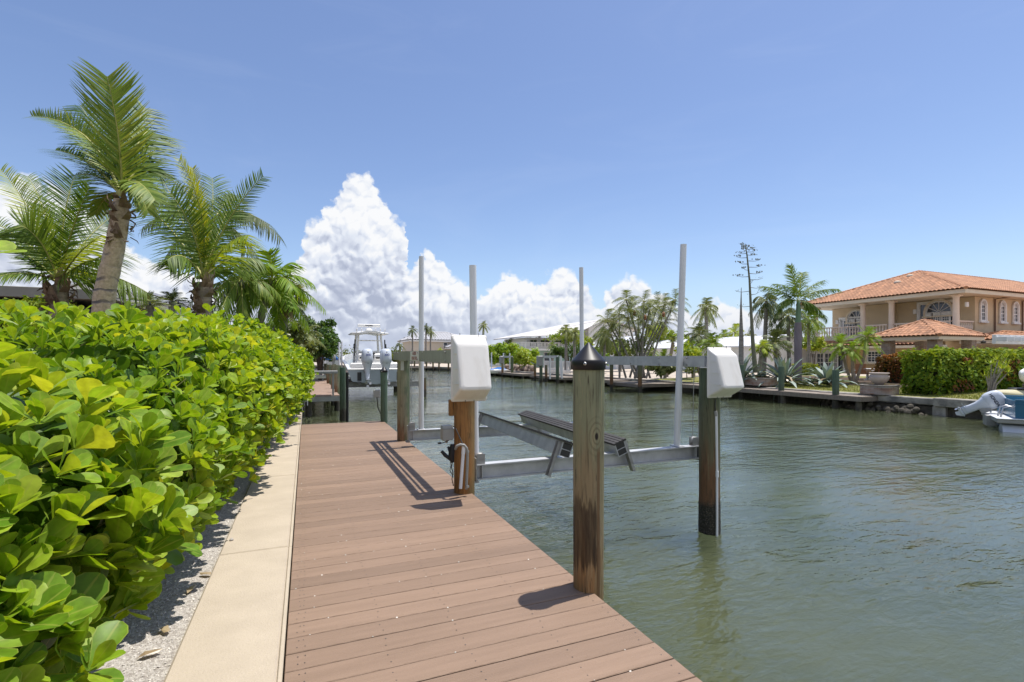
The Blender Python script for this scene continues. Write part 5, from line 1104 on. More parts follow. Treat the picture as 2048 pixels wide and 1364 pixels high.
# ------------------------------------------------------------------ far bank: walls and docks
T = thing('bank_seawall', 'smoother grey concrete seawall at the right, behind the moored motor', 'seawall', (21.9, 0, 0)); g = MB()
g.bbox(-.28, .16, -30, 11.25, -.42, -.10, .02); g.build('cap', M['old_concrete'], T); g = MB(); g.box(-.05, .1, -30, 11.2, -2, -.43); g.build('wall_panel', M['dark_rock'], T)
for yy in (-6, -2, 2, 5.5, 8.2, 10.9): g = MB(); g.bbox(-.2, -.06, yy, yy + .42, -1.6, -.43, .02); g.build('buttress', M['old_concrete'], T)
T = thing('bank_seawall', 'crumbling older seawall with rough stone foot below the stone planter', 'seawall', (21.9, 12.6, 0)); g = MB(); g.bbox(-.14, .14, -1.33, .9, -.40, -.13, .03); g.bbox(-.22, .12, .91, 3.2, -.46, -.12, .04); g.build('cap', M['old_concrete'], T)
g = MB(); g.box(0, .1, -1.33, 3.2, -2, -.47); rr = np.random.default_rng(3)
for k in range(70):
    c = A(-.15 - .25 * rr.random(), rr.uniform(-1.2, 3.1), -.5 - .4 * rr.random()); r_ = rr.uniform(.07, .16); g.lathe(c, [(.001, -r_), (r_ * .8, -r_ * .6), (r_, 0), (r_ * .7, r_ * .5), (.001, r_ * .8)], 6, smooth=False)
g.build('rubble_foot', M['dark_rock'], T)
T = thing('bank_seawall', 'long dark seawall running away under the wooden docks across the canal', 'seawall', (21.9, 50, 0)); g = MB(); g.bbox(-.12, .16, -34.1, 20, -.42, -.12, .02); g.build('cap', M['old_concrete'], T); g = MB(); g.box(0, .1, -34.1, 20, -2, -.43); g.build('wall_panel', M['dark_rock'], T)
T = thing('bank_seawall', 'farthest low seawall closing the end of the canal', 'seawall', (0, 105, 0)); g = MB()
for a, b_ in zip(BANK[2:], BANK[3:]): g.beam((a[0], a[1] - 105, -.25), (b_[0], b_[1] - 105, -.25), .3, .26, 0); g.beam((a[0], a[1] - 105 + .1, -1.2), (b_[0], b_[1] - 105 + .1, -1.2), .15, 1.6, 1)
g.build('wall_panel', [M['old_concrete'], M['dark_rock']], T)
wdock('wooden_dock', 'long grey plank dock along the lawn below the agaves and tan villa', 20.75, 21.98, 13.3, 24.2, -.19, along='x', th=.20)
wdock('wooden_dock', 'weathered plank platform jutting into the canal in front of the palm clump', 19.0, 22.2, 25.5, 29.0, -.25, th=.2)
wdock('wooden_dock', 'narrow grey dock behind the palm clump platform', 20.4, 21.8, 30.4, 36, -.25)
wdock('wooden_dock', 'grey dock beside the dark lift frame, seen left of the cone cap', 20.0, 21.8, 37.0, 44.0, -.28)
wdock('wooden_dock', 'low dock below the lime green bushes across the canal', 20.3, 21.8, 46.5, 66.0, -.28, posts=True)
for i, (px, d_, ty, r_, mm, lb) in enumerate(((1483.5, 26.3, 730, .13, 'pileG', 'green dock piling beside the right hand motor cover'), (1562.5, 24.0, 733, .13, 'pileG', 'green dock piling in front of the middle agave'), (1671.5, 21.35, 740, .13, 'pileG', 'green dock piling in front of the right hand agave, nearest the urn'),
        (1279.8, 30.9, 728, .13, 'pileD', 'dark piling at the corner of the plank platform'), (1223, 33.2, 727, .12, 'pileD', 'dark piling just right of the cone capped pile, across the canal'), (1201.5, 34.6, 727, .10, 'pileD', 'slim dark piling close beside the cone cap, across the canal'),
        (1070, 47, 727, .12, 'pileD', 'single piling standing left of the dark lift frame'), (1092.3, 44.5, 730, .12, 'pileD', 'short piling between the posts of the dark lift frame'))):
    pile('dock_pile', lb, P(px, 715, d_), r_, zz(ty, d_), M[mm], seed=80 + i, n=14)
# piles along the distant docks
for i, px in enumerate((829, 853, 866, 878, 897)):
    pile('dock_pile', ['leftmost', 'second from left', 'middle', 'second from right', 'rightmost'][i] + ' of five thin pilings at the far dock behind the lettered beam', P(px, 715, 86 - i * 2), .14, .9 - .1 * (i % 2), M['pileD'], seed=100 + i, n=10, group='pilings at the far dock')
wdock('wooden_dock', 'distant dark dock behind the lettered beam', 8, 21, 82, 84.5, -.2); wdock('wooden_dock', 'long distant dock at the far end of the canal', -12, 8, 100.5, 102.0, -.2)
def liftframe(label, pxs, d_, tpy, m, poles, box=True):
    b0_, b1_ = P(pxs[0], 715, d_), P(pxs[1], 715, d_ * .985); T = thing('boat_lift', label, 'boat lift', (b0_.x, b0_.y, 0)); o = A(b0_.x, b0_.y, 0); zt = zz(tpy, d_)
    for b_ in (b0_, b1_): g = MB(); g.tube([A(b_.x, b_.y, -2) - o, A(b_.x, b_.y, zt) - o], .14, 12); g.build('post', m, T)
    g = MB(); g.beam(A(b0_.x, b0_.y, zt + .02) - o, A(b1_.x, b1_.y, zt + .02) - o, .22, .2); g.build('top_beam', M['alu'], T)
    if box: g = MB(); g.bbox(b0_.x - o[0] - .35, b0_.x - o[0] + .05, b0_.y - o[1] - .25, b0_.y - o[1] + .15, zt - .75, zt + .1, .05); g.build('motor_cover', M['grey'], T)
    for px, py0, py1, dp in poles: v = P(px, 715, dp); g = MB(); g.tube([A(v.x, v.y, zz(py1, dp)) - o, A(v.x, v.y, zz(py0, dp)) - o], .07, 10); g.build('guide_pole', M['pvc'], T)
liftframe('dark lift frame with grey motor box standing in the water left of the cone cap', (1082, 1115), 41.5, 714, M['pileG'], [(1100, 711, 758, 42), (1121.5, 713, 756, 44), (1124, 722, 757, 40)])
liftframe('pale lift frame with white poles in front of the lime green bushes', (1005, 1024.5), 56, 714, M['pileC'], [(983, 705, 738, 58), (1007, 706, 744, 56), (1019.5, 706, 738, 57)])
v = P(995, 737, 57.5); T = thing('jet_ski', 'low watercraft under a bright blue cover below the lime bushes', 'jet ski', (v.x, v.y, -.2)); g = MB(); g.loft([se(0, 0, .9, .45, -.2), se(0, 0, 1.35, .6, .15), se(0, 0, 1.25, .5, .22)]); g.build('hull', M['gel'], T)
g = MB(); g.loft([se(0, 0, 1.1, .5, .221), se(.1, 0, .9, .4, .30), se(.2, 0, .4, .22, .40), se(.2, 0, .12, .1, .48)]); g.build('cover', M['bluecover'], T)
v = P(992, 735, 60); g = MB(); g.bbox(-1.6, 1.6, -.6, .6, -.1, .05, .02); q = g.build('float_platform', M['pvc'], loc=(v.x, v.y + .9, -.45)); q['label'] = 'white floating platform under the blue covered watercraft'; q['category'] = 'platform'

# ------------------------------------------------------------------ villa
S_NEG = (A(1, 0, 0), A(0, -1, 0))      # wall facing -y : right vector, outward normal
T_NEG = (A(0, -1, 0), A(-1, 0, 0))     # wall facing -x (towards the canal)
def window(T, off, c, w_, h_, fac, nx, nz, arch=False, sill=True, name='window', fw=.09, dark=None, surround=.0, sm=None):
    rt, nn = fac; c = np.asarray(c, float) - off; up = A(0, 0, 1); g = MB(); hw = w_ / 2
    def bar(cx, cz, hx, hz, pr_, th=.03): g.obox(c + rt * cx + up * cz + nn * pr_, rt * hx, nn * th, up * hz)
    ah = hw if arch else 0; hs = h_ - ah
    for sx in (-1, 1): bar(sx * (hw - fw / 2), hs / 2, fw / 2, hs / 2, .035)
    bar(0, fw / 2, hw - fw, fw / 2, .033)
    if not arch: bar(0, h_ - fw / 2, hw - fw, fw / 2, .033)
    mw = .018
    for i in range(1, nx): bar(-hw + fw + (2 * hw - 2 * fw) * i / nx, hs / 2, mw, hs / 2 - fw, .022, .012)
    for j in range(1, nz): bar(0, fw + (hs - (fw if arch else 2 * fw)) * j / nz, hw - fw, mw if j != nz // 2 else mw * 1.6, .020, .011)
    if arch:
        n = 14; a0 = np.linspace(0, math.pi, n + 1)
        for k in range(n):
            am = (a0[k] + a0[k + 1]) / 2; d = rt * math.cos(am) + up * math.sin(am); t_ = -rt * math.sin(am) + up * math.cos(am)
            g.obox(c + up * hs + d * (hw - fw / 2) + nn * .035, d * fw / 2, t_ * (hw * math.pi / n / 2 * 1.06), nn * .03)
        bar(0, hs, hw - fw, mw * 1.5, .024, .014)
        for am in np.linspace(0, math.pi, 7)[1:-1]:
            d = rt * math.cos(am) + up * math.sin(am); t_ = -rt * math.sin(am) + up * math.cos(am); g.obox(c + up * hs + d * (hw * .52) + nn * .021, d * (hw * .40), t_ * mw, nn * .010)
    f_ = g.build(name, M['wframe'], T); g = MB(); pts = [c - rt * (hw - .02) + nn * .012, c + rt * (hw - .02) + nn * .012, c + rt * (hw - .02) + up * (hs if arch else h_ - .02) + nn * .012]
    if arch: pts += [c + up * hs + (rt * math.cos(a) + up * math.sin(a)) * (hw - .02) + nn * .012 for a in np.linspace(0, math.pi, 13)[1:-1]]
    pts.append(c - rt * (hw - .02) + up * (hs if arch else h_ - .02) + nn * .012); g.poly(pts); g.build('glass', M['glass'], f_)
    if surround:
        g = MB(); s_ = surround
        for sx in (-1, 1): g.obox(c + rt * sx * (hw + s_ / 2) + up * hs / 2 + nn * .05, rt * s_ / 2, nn * .05, up * hs / 2)
        if arch:
            n = 14
            for k in range(n):
                am = math.pi * (k + .5) / n; d = rt * math.cos(am) + up * math.sin(am); t_ = -rt * math.sin(am) + up * math.cos(am); g.obox(c + up * hs + d * (hw + s_ / 2) + nn * .05, d * s_ / 2, t_ * ((hw + s_ / 2) * math.pi / n / 2 * 1.07), nn * .05)
        else: g.obox(c + up * (h_ + s_ / 2) + nn * .05, rt * (hw + s_), nn * .05, up * s_ / 2)
        g.obox(c - up * .06 + nn * .08, rt * (hw + s_ + .06), nn * .08, up * .06); g.build('surround', sm or M['trim'], f_)
    return f_
TV = []; na = 5
for y_ in (0, 1):
    for k in range(na): a = math.pi * k / (na - 1); TV.append((-.5 * math.cos(a), y_ * 1.08, .30 * math.sin(a) + (.06 if y_ == 0 else 0)))
TV = np.array(TV); TF = np.array([(k, k + 1, na + k + 1, na + k) for k in range(na - 1)])
def inside(p, poly):
    c = np.zeros(len(p), bool); n = len(poly)
    for i in range(n):
        a, b_ = poly[i], poly[(i + 1) % n]; cond = (a[1] > p[:, 1]) != (b_[1] > p[:, 1]); xi = (b_[0] - a[0]) * (p[:, 1] - a[1]) / (b_[1] - a[1] + 1e-9) + a[0]; c ^= cond & (p[:, 0] < xi)
    return c
def tileslope(g, poly, tw=.26, tl=.36):
    """poly: 3-D points, the first edge is the eave (left to right seen from outside)"""
    p = np.array([tuple(q) for q in poly], float); ex = nrm(p[1] - p[0]); n = nrm(np.cross(p[1] - p[0], p[2] - p[0])); n = n if n[2] > 0 else -n; ey = np.cross(n, ex)
    if ey[2] < 0: ey = -ey
    q = np.stack([(p - p[0]) @ ex, (p - p[0]) @ ey], 1); g.poly([v - n * .02 for v in p], 0, .3)
    x0, x1, y0, y1 = q[:, 0].min(), q[:, 0].max(), 0, q[:, 1].max(); X_, Y_ = np.meshgrid(np.arange(x0 + tw / 2, x1, tw), np.arange(y0, y1, tl)); c = np.stack([X_.ravel(), Y_.ravel()], 1)
    k = inside(c + A(0, tl * .35), q); c = c[k]; c[:, 1] -= .03; N = len(c)
    g.inst(TV, TF, p[0] + c[:, :1] * ex + c[:, 1:] * ey, np.tile(ex, (N, 1)), np.tile(ey, (N, 1)), np.tile(n, (N, 1)), np.tile(A(tw, tl, tw), (N, 1)), 0, np.clip(.5 + .24 * rng.normal(size=N), 0, 1), True)
def ridge(g, a, b_, r_=.13):
    a, b_ = np.array(a, float), np.array(b_, float); L = np.linalg.norm(b_ - a); n = int(L / .38); d = (b_ - a) / L
    for i in range(n): g.tube([a + d * L * i / n, a + d * L * (i + 1.15) / n], [r_ * 1.08, r_ * .9], 8, 0, .3 + .5 * random.random())
def hiproof(T, x0, x1, y0, y1, ze, zr, rx0, rx1, ry0, ry1, nm='roof', off=A(0, 0, 0), fas=.28, soffit=True, tw=.26, m=None, fm=None, sides=(1, 1, 1, 1)):
    off = np.asarray(off); E = [A(x0, y0, ze), A(x1, y0, ze), A(x1, y1, ze), A(x0, y1, ze)]; E = [e - off for e in E]; r0, r1 = A(rx0, ry0, zr) - off, A(rx1, ry1, zr) - off; g = MB()
    if rx1 - rx0 >= ry1 - ry0: sl = [[E[0], E[1], r1, r0], [E[1], E[2], r1], [E[2], E[3], r0, r1], [E[3], E[0], r0]]; hp = [(E[0], r0), (E[3], r0), (E[1], r1), (E[2], r1), (r0, r1)]
    else: sl = [[E[0], E[1], r0], [E[1], E[2], r1, r0], [E[2], E[3], r1], [E[3], E[0], r0, r1]]; hp = [(E[0], r0), (E[1], r0), (E[2], r1), (E[3], r1), (r0, r1)]
    for i, s_ in enumerate(sl):
        if sides[i]: tileslope(g, s_, tw, tw * 1.35)
        else: g.poly([v - A(0, 0, .02) for v in s_])
    for a, b_ in hp:
        if np.linalg.norm(b_ - a) > .3: ridge(g, a + A(0, 0, .03), b_ + A(0, 0, .03), tw * .42)
    rf = g.build(nm, m or M['tile'], T); g = MB(); k = .10; f0, f1 = ze - .03 - fas, ze - .03
    X0, X1, Y0, Y1 = x0 - off[0], x1 - off[0], y0 - off[1], y1 - off[1]
    g.box(X0 + k, X1 - k, Y0 + k, Y0 + k + .06, f0, f1); g.box(X0 + k, X1 - k, Y1 - k - .06, Y1 - k, f0, f1); g.box(X0 + k, X0 + k + .06, Y0 + k + .061, Y1 - k - .061, f0, f1); g.box(X1 - k - .06, X1 - k, Y0 + k + .061, Y1 - k - .061, f0, f1)
    g.box(X0 + k + .062, X1 - k - .062, Y0 + k + .062, Y1 - k - .062, f0 + .03, f0 + .07); g.build('eave', fm or M['trim'], T); return rf
VO = A(43.5, 20, 0); V_ = thing('tan_villa', 'two storey tan stucco villa with orange tile roof, columned balcony and arched windows', 'house', tuple(VO))
def vb(nm, m, x0, x1, y0, y1, z0, z1, bv=.01): g = MB(); g.bbox(x0 - VO[0], x1 - VO[0], y0 - VO[1], y1 - VO[1], z0, z1, bv); return g.build(nm, m, V_)
FZ = 3.12
hiproof(V_, 40.1, 68, 19.0, 31.3, 5.98, 8.55, 47.2, 61, 25.6, 25.6, off=VO, fas=.26)
vb('upper_wall', M['stucco'], 43.5, 66, 20.1, 30.4, FZ - .2, 5.70)
vb('wall_bay', M['stucco'], 42.7, 43.49, 25.2, 27.2, FZ + .001, 5.69); 
vb('ground_wall', M['stucco_low'], 40.6, 66, 20.4, 31.4, .0, FZ - .33)
vb('balcony_slab', M['trim'], 40.7, 43.49, 20.0, 30.5, FZ - .32, FZ)
# columns with capitals and bases
for px in (1912, 1783, 1726, 1632):
    v = PT(px, 41.05); g = MB(); g.lathe((v.x - VO[0], v.y - VO[1], 0), [(.26, FZ), (.26, FZ + .12), (.20, FZ + .18), (.195, FZ + .3), (.175, 5.45), (.20, 5.50), (.20, 5.55), (.27, 5.60), (.27, 5.70)], 18); g.bbox(v.x - VO[0] - .27, v.x - VO[0] + .27, v.y - VO[1] - .27, v.y - VO[1] + .27, 5.60, 5.695, .01); g.build('column', M['column'], V_)
BP = [(.05, 0), (.05, .06), (.03, .10), (.065, .24), (.07, .32), (.03, .52), (.045, .60), (.05, .66)]
def balus(x0, y0, x1, y1, z):
    L = math.hypot(x1 - x0, y1 - y0); n = int(L / .21); g = MB(); dx, dy = (x1 - x0) / L, (y1 - y0) / L
    for i in range(n): f = (i + .5) / n; g.lathe((x0 + (x1 - x0) * f - VO[0], y0 + (y1 - y0) * f - VO[1], z + .08), BP, 8)
    q = A((x0 + x1) / 2 - VO[0], (y0 + y1) / 2 - VO[1], z + .79); g.obox(q, A(dx, dy, 0) * L / 2, A(-dy, dx, 0) * .09, (0, 0, .045)); g.obox(q - A(0, 0, .75), A(dx, dy, 0) * L / 2, A(-dy, dx, 0) * .085, (0, 0, .038)); return g.build('balustrade', M['column'], V_)
ys_ = [PT(px, 41.05).y for px in (1912, 1783, 1726, 1632)]
for a, b_ in zip(ys_, ys_[1:]): balus(41.02, a + .25, 41.02, b_ - .25, FZ)
balus(41.25, 20.1, 43.2, 20.1, FZ); 
window(V_, VO, PT(1875, 43.5, FZ + .02), .01 + 2.35, 2.35, T_NEG, 3, 1, arch=False, name='balcony_door', surround=.14, sm=M['wframe'])
f_ = window(V_, VO, PT(1878, 43.42, FZ + .03 + 1.66 - .3), 1.7, .3 + .80, T_NEG, 1, 1, arch=True, name='fanlight', surround=.13)
for px, w_ in ((1857, .62), (1873.5, .62), (1892, .62)): window(V_, VO, PT(px, 43.40, FZ + .05), w_, 1.55, T_NEG, 3 if px > 1857 else 1, 4, name='door_leaf', fw=.12)
window(V_, VO, PT(1713, 43.42, FZ + 1.30), 1.5, 1.0, T_NEG, 1, 1, arch=True, name='fanlight', surround=.13)
window(V_, VO, PT(1712, 43.5, FZ + .02), 2.6, 1.62, T_NEG, 1, 1, name='balcony_door', surround=.14, sm=M['wframe'])
for px, w_ in ((1692, .55), (1705, .7), (1719, .7), (1737, .55)): window(V_, VO, PT(px, 43.40, FZ + .05), w_, 1.5, T_NEG, 2, 4, name='door_leaf', fw=.12)
for px in (1965, 2004, 2030): window(V_, VO, A(PS(px, 20.08).x, 20.08, 3.98), .62, 1.45, S_NEG, 2, 4, arch=True, surround=.12, sm=M['wframe'])
for k in (2048, 2080, 2110): window(V_, VO, A(PS(k, 20.08).x + .6, 20.08, 3.98), .62, 1.45, S_NEG, 2, 4, arch=True, surround=.12, sm=M['wframe'])
for px, tt, zc_ in ((1675, 43.45, 4.35), (1831, 43.45, 4.75), ): g = MB(); v = PT(px, tt); g.bbox(v.x - VO[0] - .1, v.x - VO[0], v.y - VO[1] - .12, v.y - VO[1] + .12, zc_, zc_ + .36, .03); g.build('wall_lamp', M['wframe'], V_)
g = MB(); v = PS(1932, 20.05); g.bbox(v.x - VO[0] - .15, v.x - VO[0] + .15, -.05, .05, 4.9, 5.25, .03); g.build('wall_lamp', M['wframe'], V_)
for px in (1991, 2046): g = MB(); v = PS(px, 20.0); g.tube([(v.x - VO[0], .02, 2.9), (v.x - VO[0], .02, 5.6), (v.x - VO[0] + .5, -.6, 5.75)], .05, 8); g.build('downpipe', mat('downpipe_brown', (.16, .09, .06), rough=.6), V_)
# skirt roof over the ground floor, doors and window beneath
g = MB(); tileslope(g, [A(39.0, 31.9, 2.33) - VO, A(39.0, 20.2, 2.33) - VO, A(40.9, 20.2, 2.80) - VO, A(40.9, 31.9, 2.80) - VO]); g.build('skirt_roof', M['tile'], V_)
vb('skirt_eave', M['trim'], 39.08, 40.59, 20.3, 31.85, 2.08, 2.27)
v0_ = PT(1643, 40.55).y; 
window(V_, VO, PT(1650, 40.55, .12), 3.3, 1.75, T_NEG, 1, 1, name='patio_door', surround=.16, sm=M['wframe'])
for px, w_ in ((1628, .42), (1641, .72), (1657, .72), (1672, .42)): window(V_, VO, PT(px, 40.46, .14), w_, 1.68, T_NEG, 2, 4, name='door_leaf', fw=.10)
window(V_, VO, PT(1750, 40.55, 1.0), 1.15, .92, T_NEG, 4, 4, name='window', surround=.14)
for px in (1611,): g = MB(); v = PT(px, 40.5); g.bbox(v.x - VO[0] - .1, v.x - VO[0], v.y - VO[1] - .12, v.y - VO[1] + .12, 1.35, 1.65, .03); g.build('wall_lamp', M['wframe'], V_)
# porch roof low at right
hiproof(V_, 41.2, 56, 14.2, 20.05, 2.58, 3.12, 44, 54, 18.8, 18.8, nm='porch_roof', off=VO, fas=.2, sides=(1, 1, 0, 1))
for xx in (41.6, 46, 50.4): g = MB(); g.bbox(xx - VO[0] - .15, xx - VO[0] + .15, 14.5 - VO[1], 14.8 - VO[1], 0, 2.36, .01); g.build('porch_post', M['trim'], V_)
for px, py in ((1795, 564), (1820, 550)):
    g = MB(); v = A(43.9 if py > 560 else 45.6, 0, 0); q = PT(px, v[0]); g.lathe((q.x - VO[0], q.y - VO[1], 5.98 + (v[0] - 40.1) * .362), [(.22, 0), (.25, .12), (.12, .2), (.001, .22)], 12); g.build('roof_vent', M['trim'], V_)
# pavilion
PO_ = A(35.2, 18.6, 0); T = thing('tiki_pavilion', 'open pavilion with orange tile hip roof on brick columns in front of the tan villa', 'pavilion', tuple(PO_))
T.name = 'garden_pavilion'
hiproof(T, 32.9, 37.7, 16.8, 20.6, 2.66, 3.64, 35.0, 35.7, 18.7, 18.7, off=PO_, fas=.2, tw=.24, fm=M['trim'])
for x_, y_ in ((33.6, 19.9), (33.6, 17.4), (37.0, 17.4), (37.0, 19.9)): g = MB(); g.bbox(x_ - PO_[0] - .26, x_ - PO_[0] + .26, y_ - PO_[1] - .26, y_ - PO_[1] + .26, .1, 2.5, .01); g.build('brick_column', M['brick'], T)
g = MB(); fx, fy = 0.3, 0; g.lathe((2.9, -1.4, 2.25), [(.001, 0), (.12, .02), (.12, .14), (.03, .16), (.03, .3)], 12); 
for k in range(4): a = k * math.pi / 2 + .3; g.obox(A(2.9, -1.4, 2.36) + A(math.cos(a), math.sin(a), 0) * .45, A(math.cos(a), math.sin(a), 0) * .33, A(-math.sin(a), math.cos(a), 0) * .07, (0, 0, .006))
g.build('ceiling_fan', M['darkint'], T)
v = P(2010, 690, 27.5); T = thing('pergola', 'white painted pergola beam with scalloped bracket behind the long hedge', 'pergola', (v.x, v.y, 0)); g = MB(); g.bbox(-1.1, 3.5, -.08, .08, zz(688, 27.5), zz(670, 27.5), .01)
for k in range(6): g.bbox(-1.0 + k * .7, -.92 + k * .7, -.5, -.085, zz(683, 27.5), zz(674, 27.5), .01)
g.build('beam', M['whitewall'], T); g = MB(); g.bbox(3.2, 3.4, -.1, .1, 0, zz(689, 27.5), .01); g.build('post', M['whitewall'], T)

# ------------------------------------------------------------------ garden in front of the villa
v = PT(1803, 22.55); hz = -.06
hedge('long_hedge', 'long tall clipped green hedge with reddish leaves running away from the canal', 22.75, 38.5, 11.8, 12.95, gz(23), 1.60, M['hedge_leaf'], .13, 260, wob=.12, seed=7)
T = [o_ for o_ in COL.objects if o_.name.startswith('long_hedge')][0]
g = MB(); rr = np.random.default_rng(5); n = 1500; p = np.stack([rr.uniform(-7.4, 7.6, n), np.full(n, -.62), .25 + 1.3 * rr.random(n)], 1); kk = (np.sin(p[:, 0] * 1.9) + np.sin(p[:, 0] * .8 + p[:, 2] * 3)) > .4; p = p[kk]; n = len(p); ax = nrm(A(0, -1, .3)[None] + rr.normal(0, .5, (n, 3))); a, bb = basis(ax)
g.inst(LQ, LQF, p, a, bb, ax, np.stack([np.full(n, .08), np.full(n, .13), np.full(n, .1)], 1), 0, None, False); g.build('reddish_foliage', M['hedge_red'], T)
v = P(1757, 715, 27.2); v2 = P(1812, 715, 26.2)
hedge('copper_hedge', 'shorter copper coloured hedge behind the left end of the long hedge', v.x, v.x + 2.4, v.y - 1.4, v.y + .1, gz(27), 1.42, M['hedge_red'], .11, 300, wob=.1, seed=8)
v = P(1600, 715, 36); hedge('box_hedge', 'low lime green box hedge below the villa patio doors', v.x - .2, v.x + 1.3, v.y - .5, v.y + .5, .15, zz(729, 36), M['bush_yel'], .1, 300, wob=.06, seed=9)
def planter(name, label, x, y, rx, ry, z0, h):
    T = thing(name, label, 'planter', (x, y, z0)); g = MB(); g.loft([se(0, 0, rx, ry, 0, 24, 3.5), se(0, 0, rx, ry, h, 24, 3.5)], cap=False, smooth=False); g.build('stone_wall', M['brick'], T)
    g = MB(); g.loft([se(0, 0, rx + .03, ry + .03, h + .001, 24, 3.5), se(0, 0, rx + .03, ry + .03, h + .045, 24, 3.5)], smooth=False); g.build('rim', M['old_concrete'], T)
    g = MB(); g.add(se(0, 0, rx - .1, ry - .1, h + .052, 24, 3.5), [list(range(24))]); g.build('soil', M['soil'], T); return T
v = P(1749, 715, 20.75); planter('stone_planter', 'stacked stone planter holding the pale urn beside the seawall', v.x + .30, v.y, .50, .62, -.12, .34); UV = v
T = thing('garden_urn', 'large pale plaster urn standing on the stone planter', 'urn', (v.x + .30, v.y, -.12 + .386)); g = MB(); g.lathe((0, 0, 0), [(.13, 0), (.16, .03), (.25, .10), (.33, .22), (.36, .32), (.345, .38), (.30, .42), (.30, .44), (.35, .46), (.35, .50), (.30, .50), (.28, .45), (.001, .43)], 26); g.build('bowl', M['urn'], T)
v = P(1508, 715, 26.6); planter('stone_planter', 'low round stone planter at the foot of the tall flowering agave', v.x + .2, v.y, .75, .95, -.05, .34); PV = v
def agave(label, base, z, n, L, w_, seed, lo=10, hi=95, dead=0, group=None, stalk=None, name='agave'):
    T = thing(name, label, 'agave', (base[0], base[1], z)); g = MB(); rr = np.random.default_rng(seed); prof = [(0, .55), (.25, .8), (.5, 1), (.75, .72), (.92, .3), (1, .02)]
    for k in range(n):
        f = (k + .5) / n; az_ = k * 2.39996 + rr.normal(0, .12); e = R(90 - (lo + (hi - lo) * f) + rr.normal(0, 5)); h = A(math.cos(az_), math.sin(az_), 0); sd = A(-h[1], h[0], 0); l = L * rr.uniform(.85, 1.1) * (.75 + .3 * f); q = h * .05; V = []
        for i, (u, ww) in enumerate(prof):
            if i: q = q + (h * math.cos(e) + A(0, 0, math.sin(e))) * l * (u - prof[i - 1][0]); e -= .10 + .25 * f * u
            nn = -h * math.sin(e) + A(0, 0, math.cos(e)); V += [q - sd * w_ * ww + nn * w_ * ww * .45, q, q + sd * w_ * ww + nn * w_ * ww * .45]
        g.add(V, [(3 * i + j, 3 * i + j + 1, 3 * i + 4 + j, 3 * i + 3 + j) for i in range(5) for j in (0, 1)], 0, min(.99, max(0, .5 + rr.normal(0, .25))), True)
    g.build('leaves', M['agave'], T)
    if dead:
        g = MB()
        for k in range(dead):
            az_ = rr.random() * 6.28; h = A(math.cos(az_), math.sin(az_), 0); sd = A(-h[1], h[0], 0) * w_ * .5; l = L * rr.uniform(.5, .9); q0 = h * .1 + A(0, 0, rr.uniform(.15, .5) * L * .5); q1 = h * l * .55 + A(0, 0, q0[2] * .8); q2 = h * l * .75 + A(0, 0, .03)
            g.add([q0 - sd, q0 + sd, q1 - sd, q1 + sd, q2 - sd * .2, q2 + sd * .2], [(0, 1, 3, 2), (2, 3, 5, 4)], 0, rr.random())
        g.build('dead_leaves', M['deadleaf'], T)
    if stalk: stalk(T)
    return T
def gb(px, py, d_): v = P(px, 715, d_); return (v.x, v.y)
d_ = 27.4; agave('blue grey agave beside the right hand motor cover, with bare stalk', gb(1482, 0, d_), .1, 38, 2.0, .11, 1, dead=30,
                 stalk=lambda T: MB().tube([(0, 0, .3), (.02, 0, 2.2), (.0, 0, 4.0), (.02, 0, (715 - 575) * .0274 + 1.3)], [.13, .125, .05, .012], 10).build('flower_stalk', M['greytrunk'], T))
def tall_stalk(T):
    d_ = 26.8; o_ = A(*gb(1509, 0, d_), 0); g = MB(); path = [A(*P(px, py, d_)) - o_ - A(0, 0, .1) for px, py in ((1511, 745), (1506, 690), (1502, 620), (1499, 560), (1494, 510), (1490, 488))]; g.tube(path, [.13, .10, .07, .05, .035, .012], 10)
    rr = np.random.default_rng(4)
    for k in range(24):
        f = .40 + .58 * k / 23; i = f * 5; j = min(int(i), 4); q = path[j] + (path[j + 1] - path[j]) * (i - j); az_ = R(-20) + math.pi * (k % 2) + rr.normal(0, .5); l = rr.uniform(.45, .80) * (1.15 - .75 * max(0, f - .55) / .45)
        h = A(math.cos(az_), math.sin(az_), 0); e = q + h * l + A(0, 0, .06 * l); g.tube([q, q + h * l * .6 - A(0, 0, .02), e], [.018, .012, .008], 5)
        big_ = f > .62
        for m_ in range(18 if big_ else 8):
            c = e + h * rr.uniform(-.22, .06) + A(0, 0, .04) + rr.normal(0, 1, 3) * A(.075, .075, .02); r_ = rr.uniform(.015, .035) * (1.3 if big_ else .8); g.lathe(c, [(.001, -r_), (r_ * .6, 0), (.001, r_ * 1.3)], 5, smooth=False)
    g.build('flower_stalk', mat('agave_stalk', (.20, .20, .13), (.13, .13, .085), 6, rough=.9), T)
d_ = 26.8; agave('tall flowering agave with a very high branching flower stalk above brown dead leaves', gb(1509, 0, d_), .1, 22, 1.2, .09, 2, lo=30, hi=110, dead=60, stalk=tall_stalk)
agave('middle blue grey agave with wide spreading leaves, behind the middle green piling', gb(1568, 0, 26.5), .05, 48, 1.95, .115, 3, lo=4, hi=96, dead=12)
agave('right hand blue grey agave with broad upright leaves, near the leaning palm trio', gb(1655, 0, 25.6), 0, 30, 1.5, .14, 4, lo=3, hi=82, dead=6)
agave('small pale agave low between the middle and right hand agaves', gb(1622, 0, 26), 0, 16, .6, .05, 5, lo=15, hi=85)
agave('small agave tuft by the stone planter of the tall flowering agave', gb(1535, 0, 27), 0, 16, .7, .05, 6, lo=15, hi=85, dead=10)
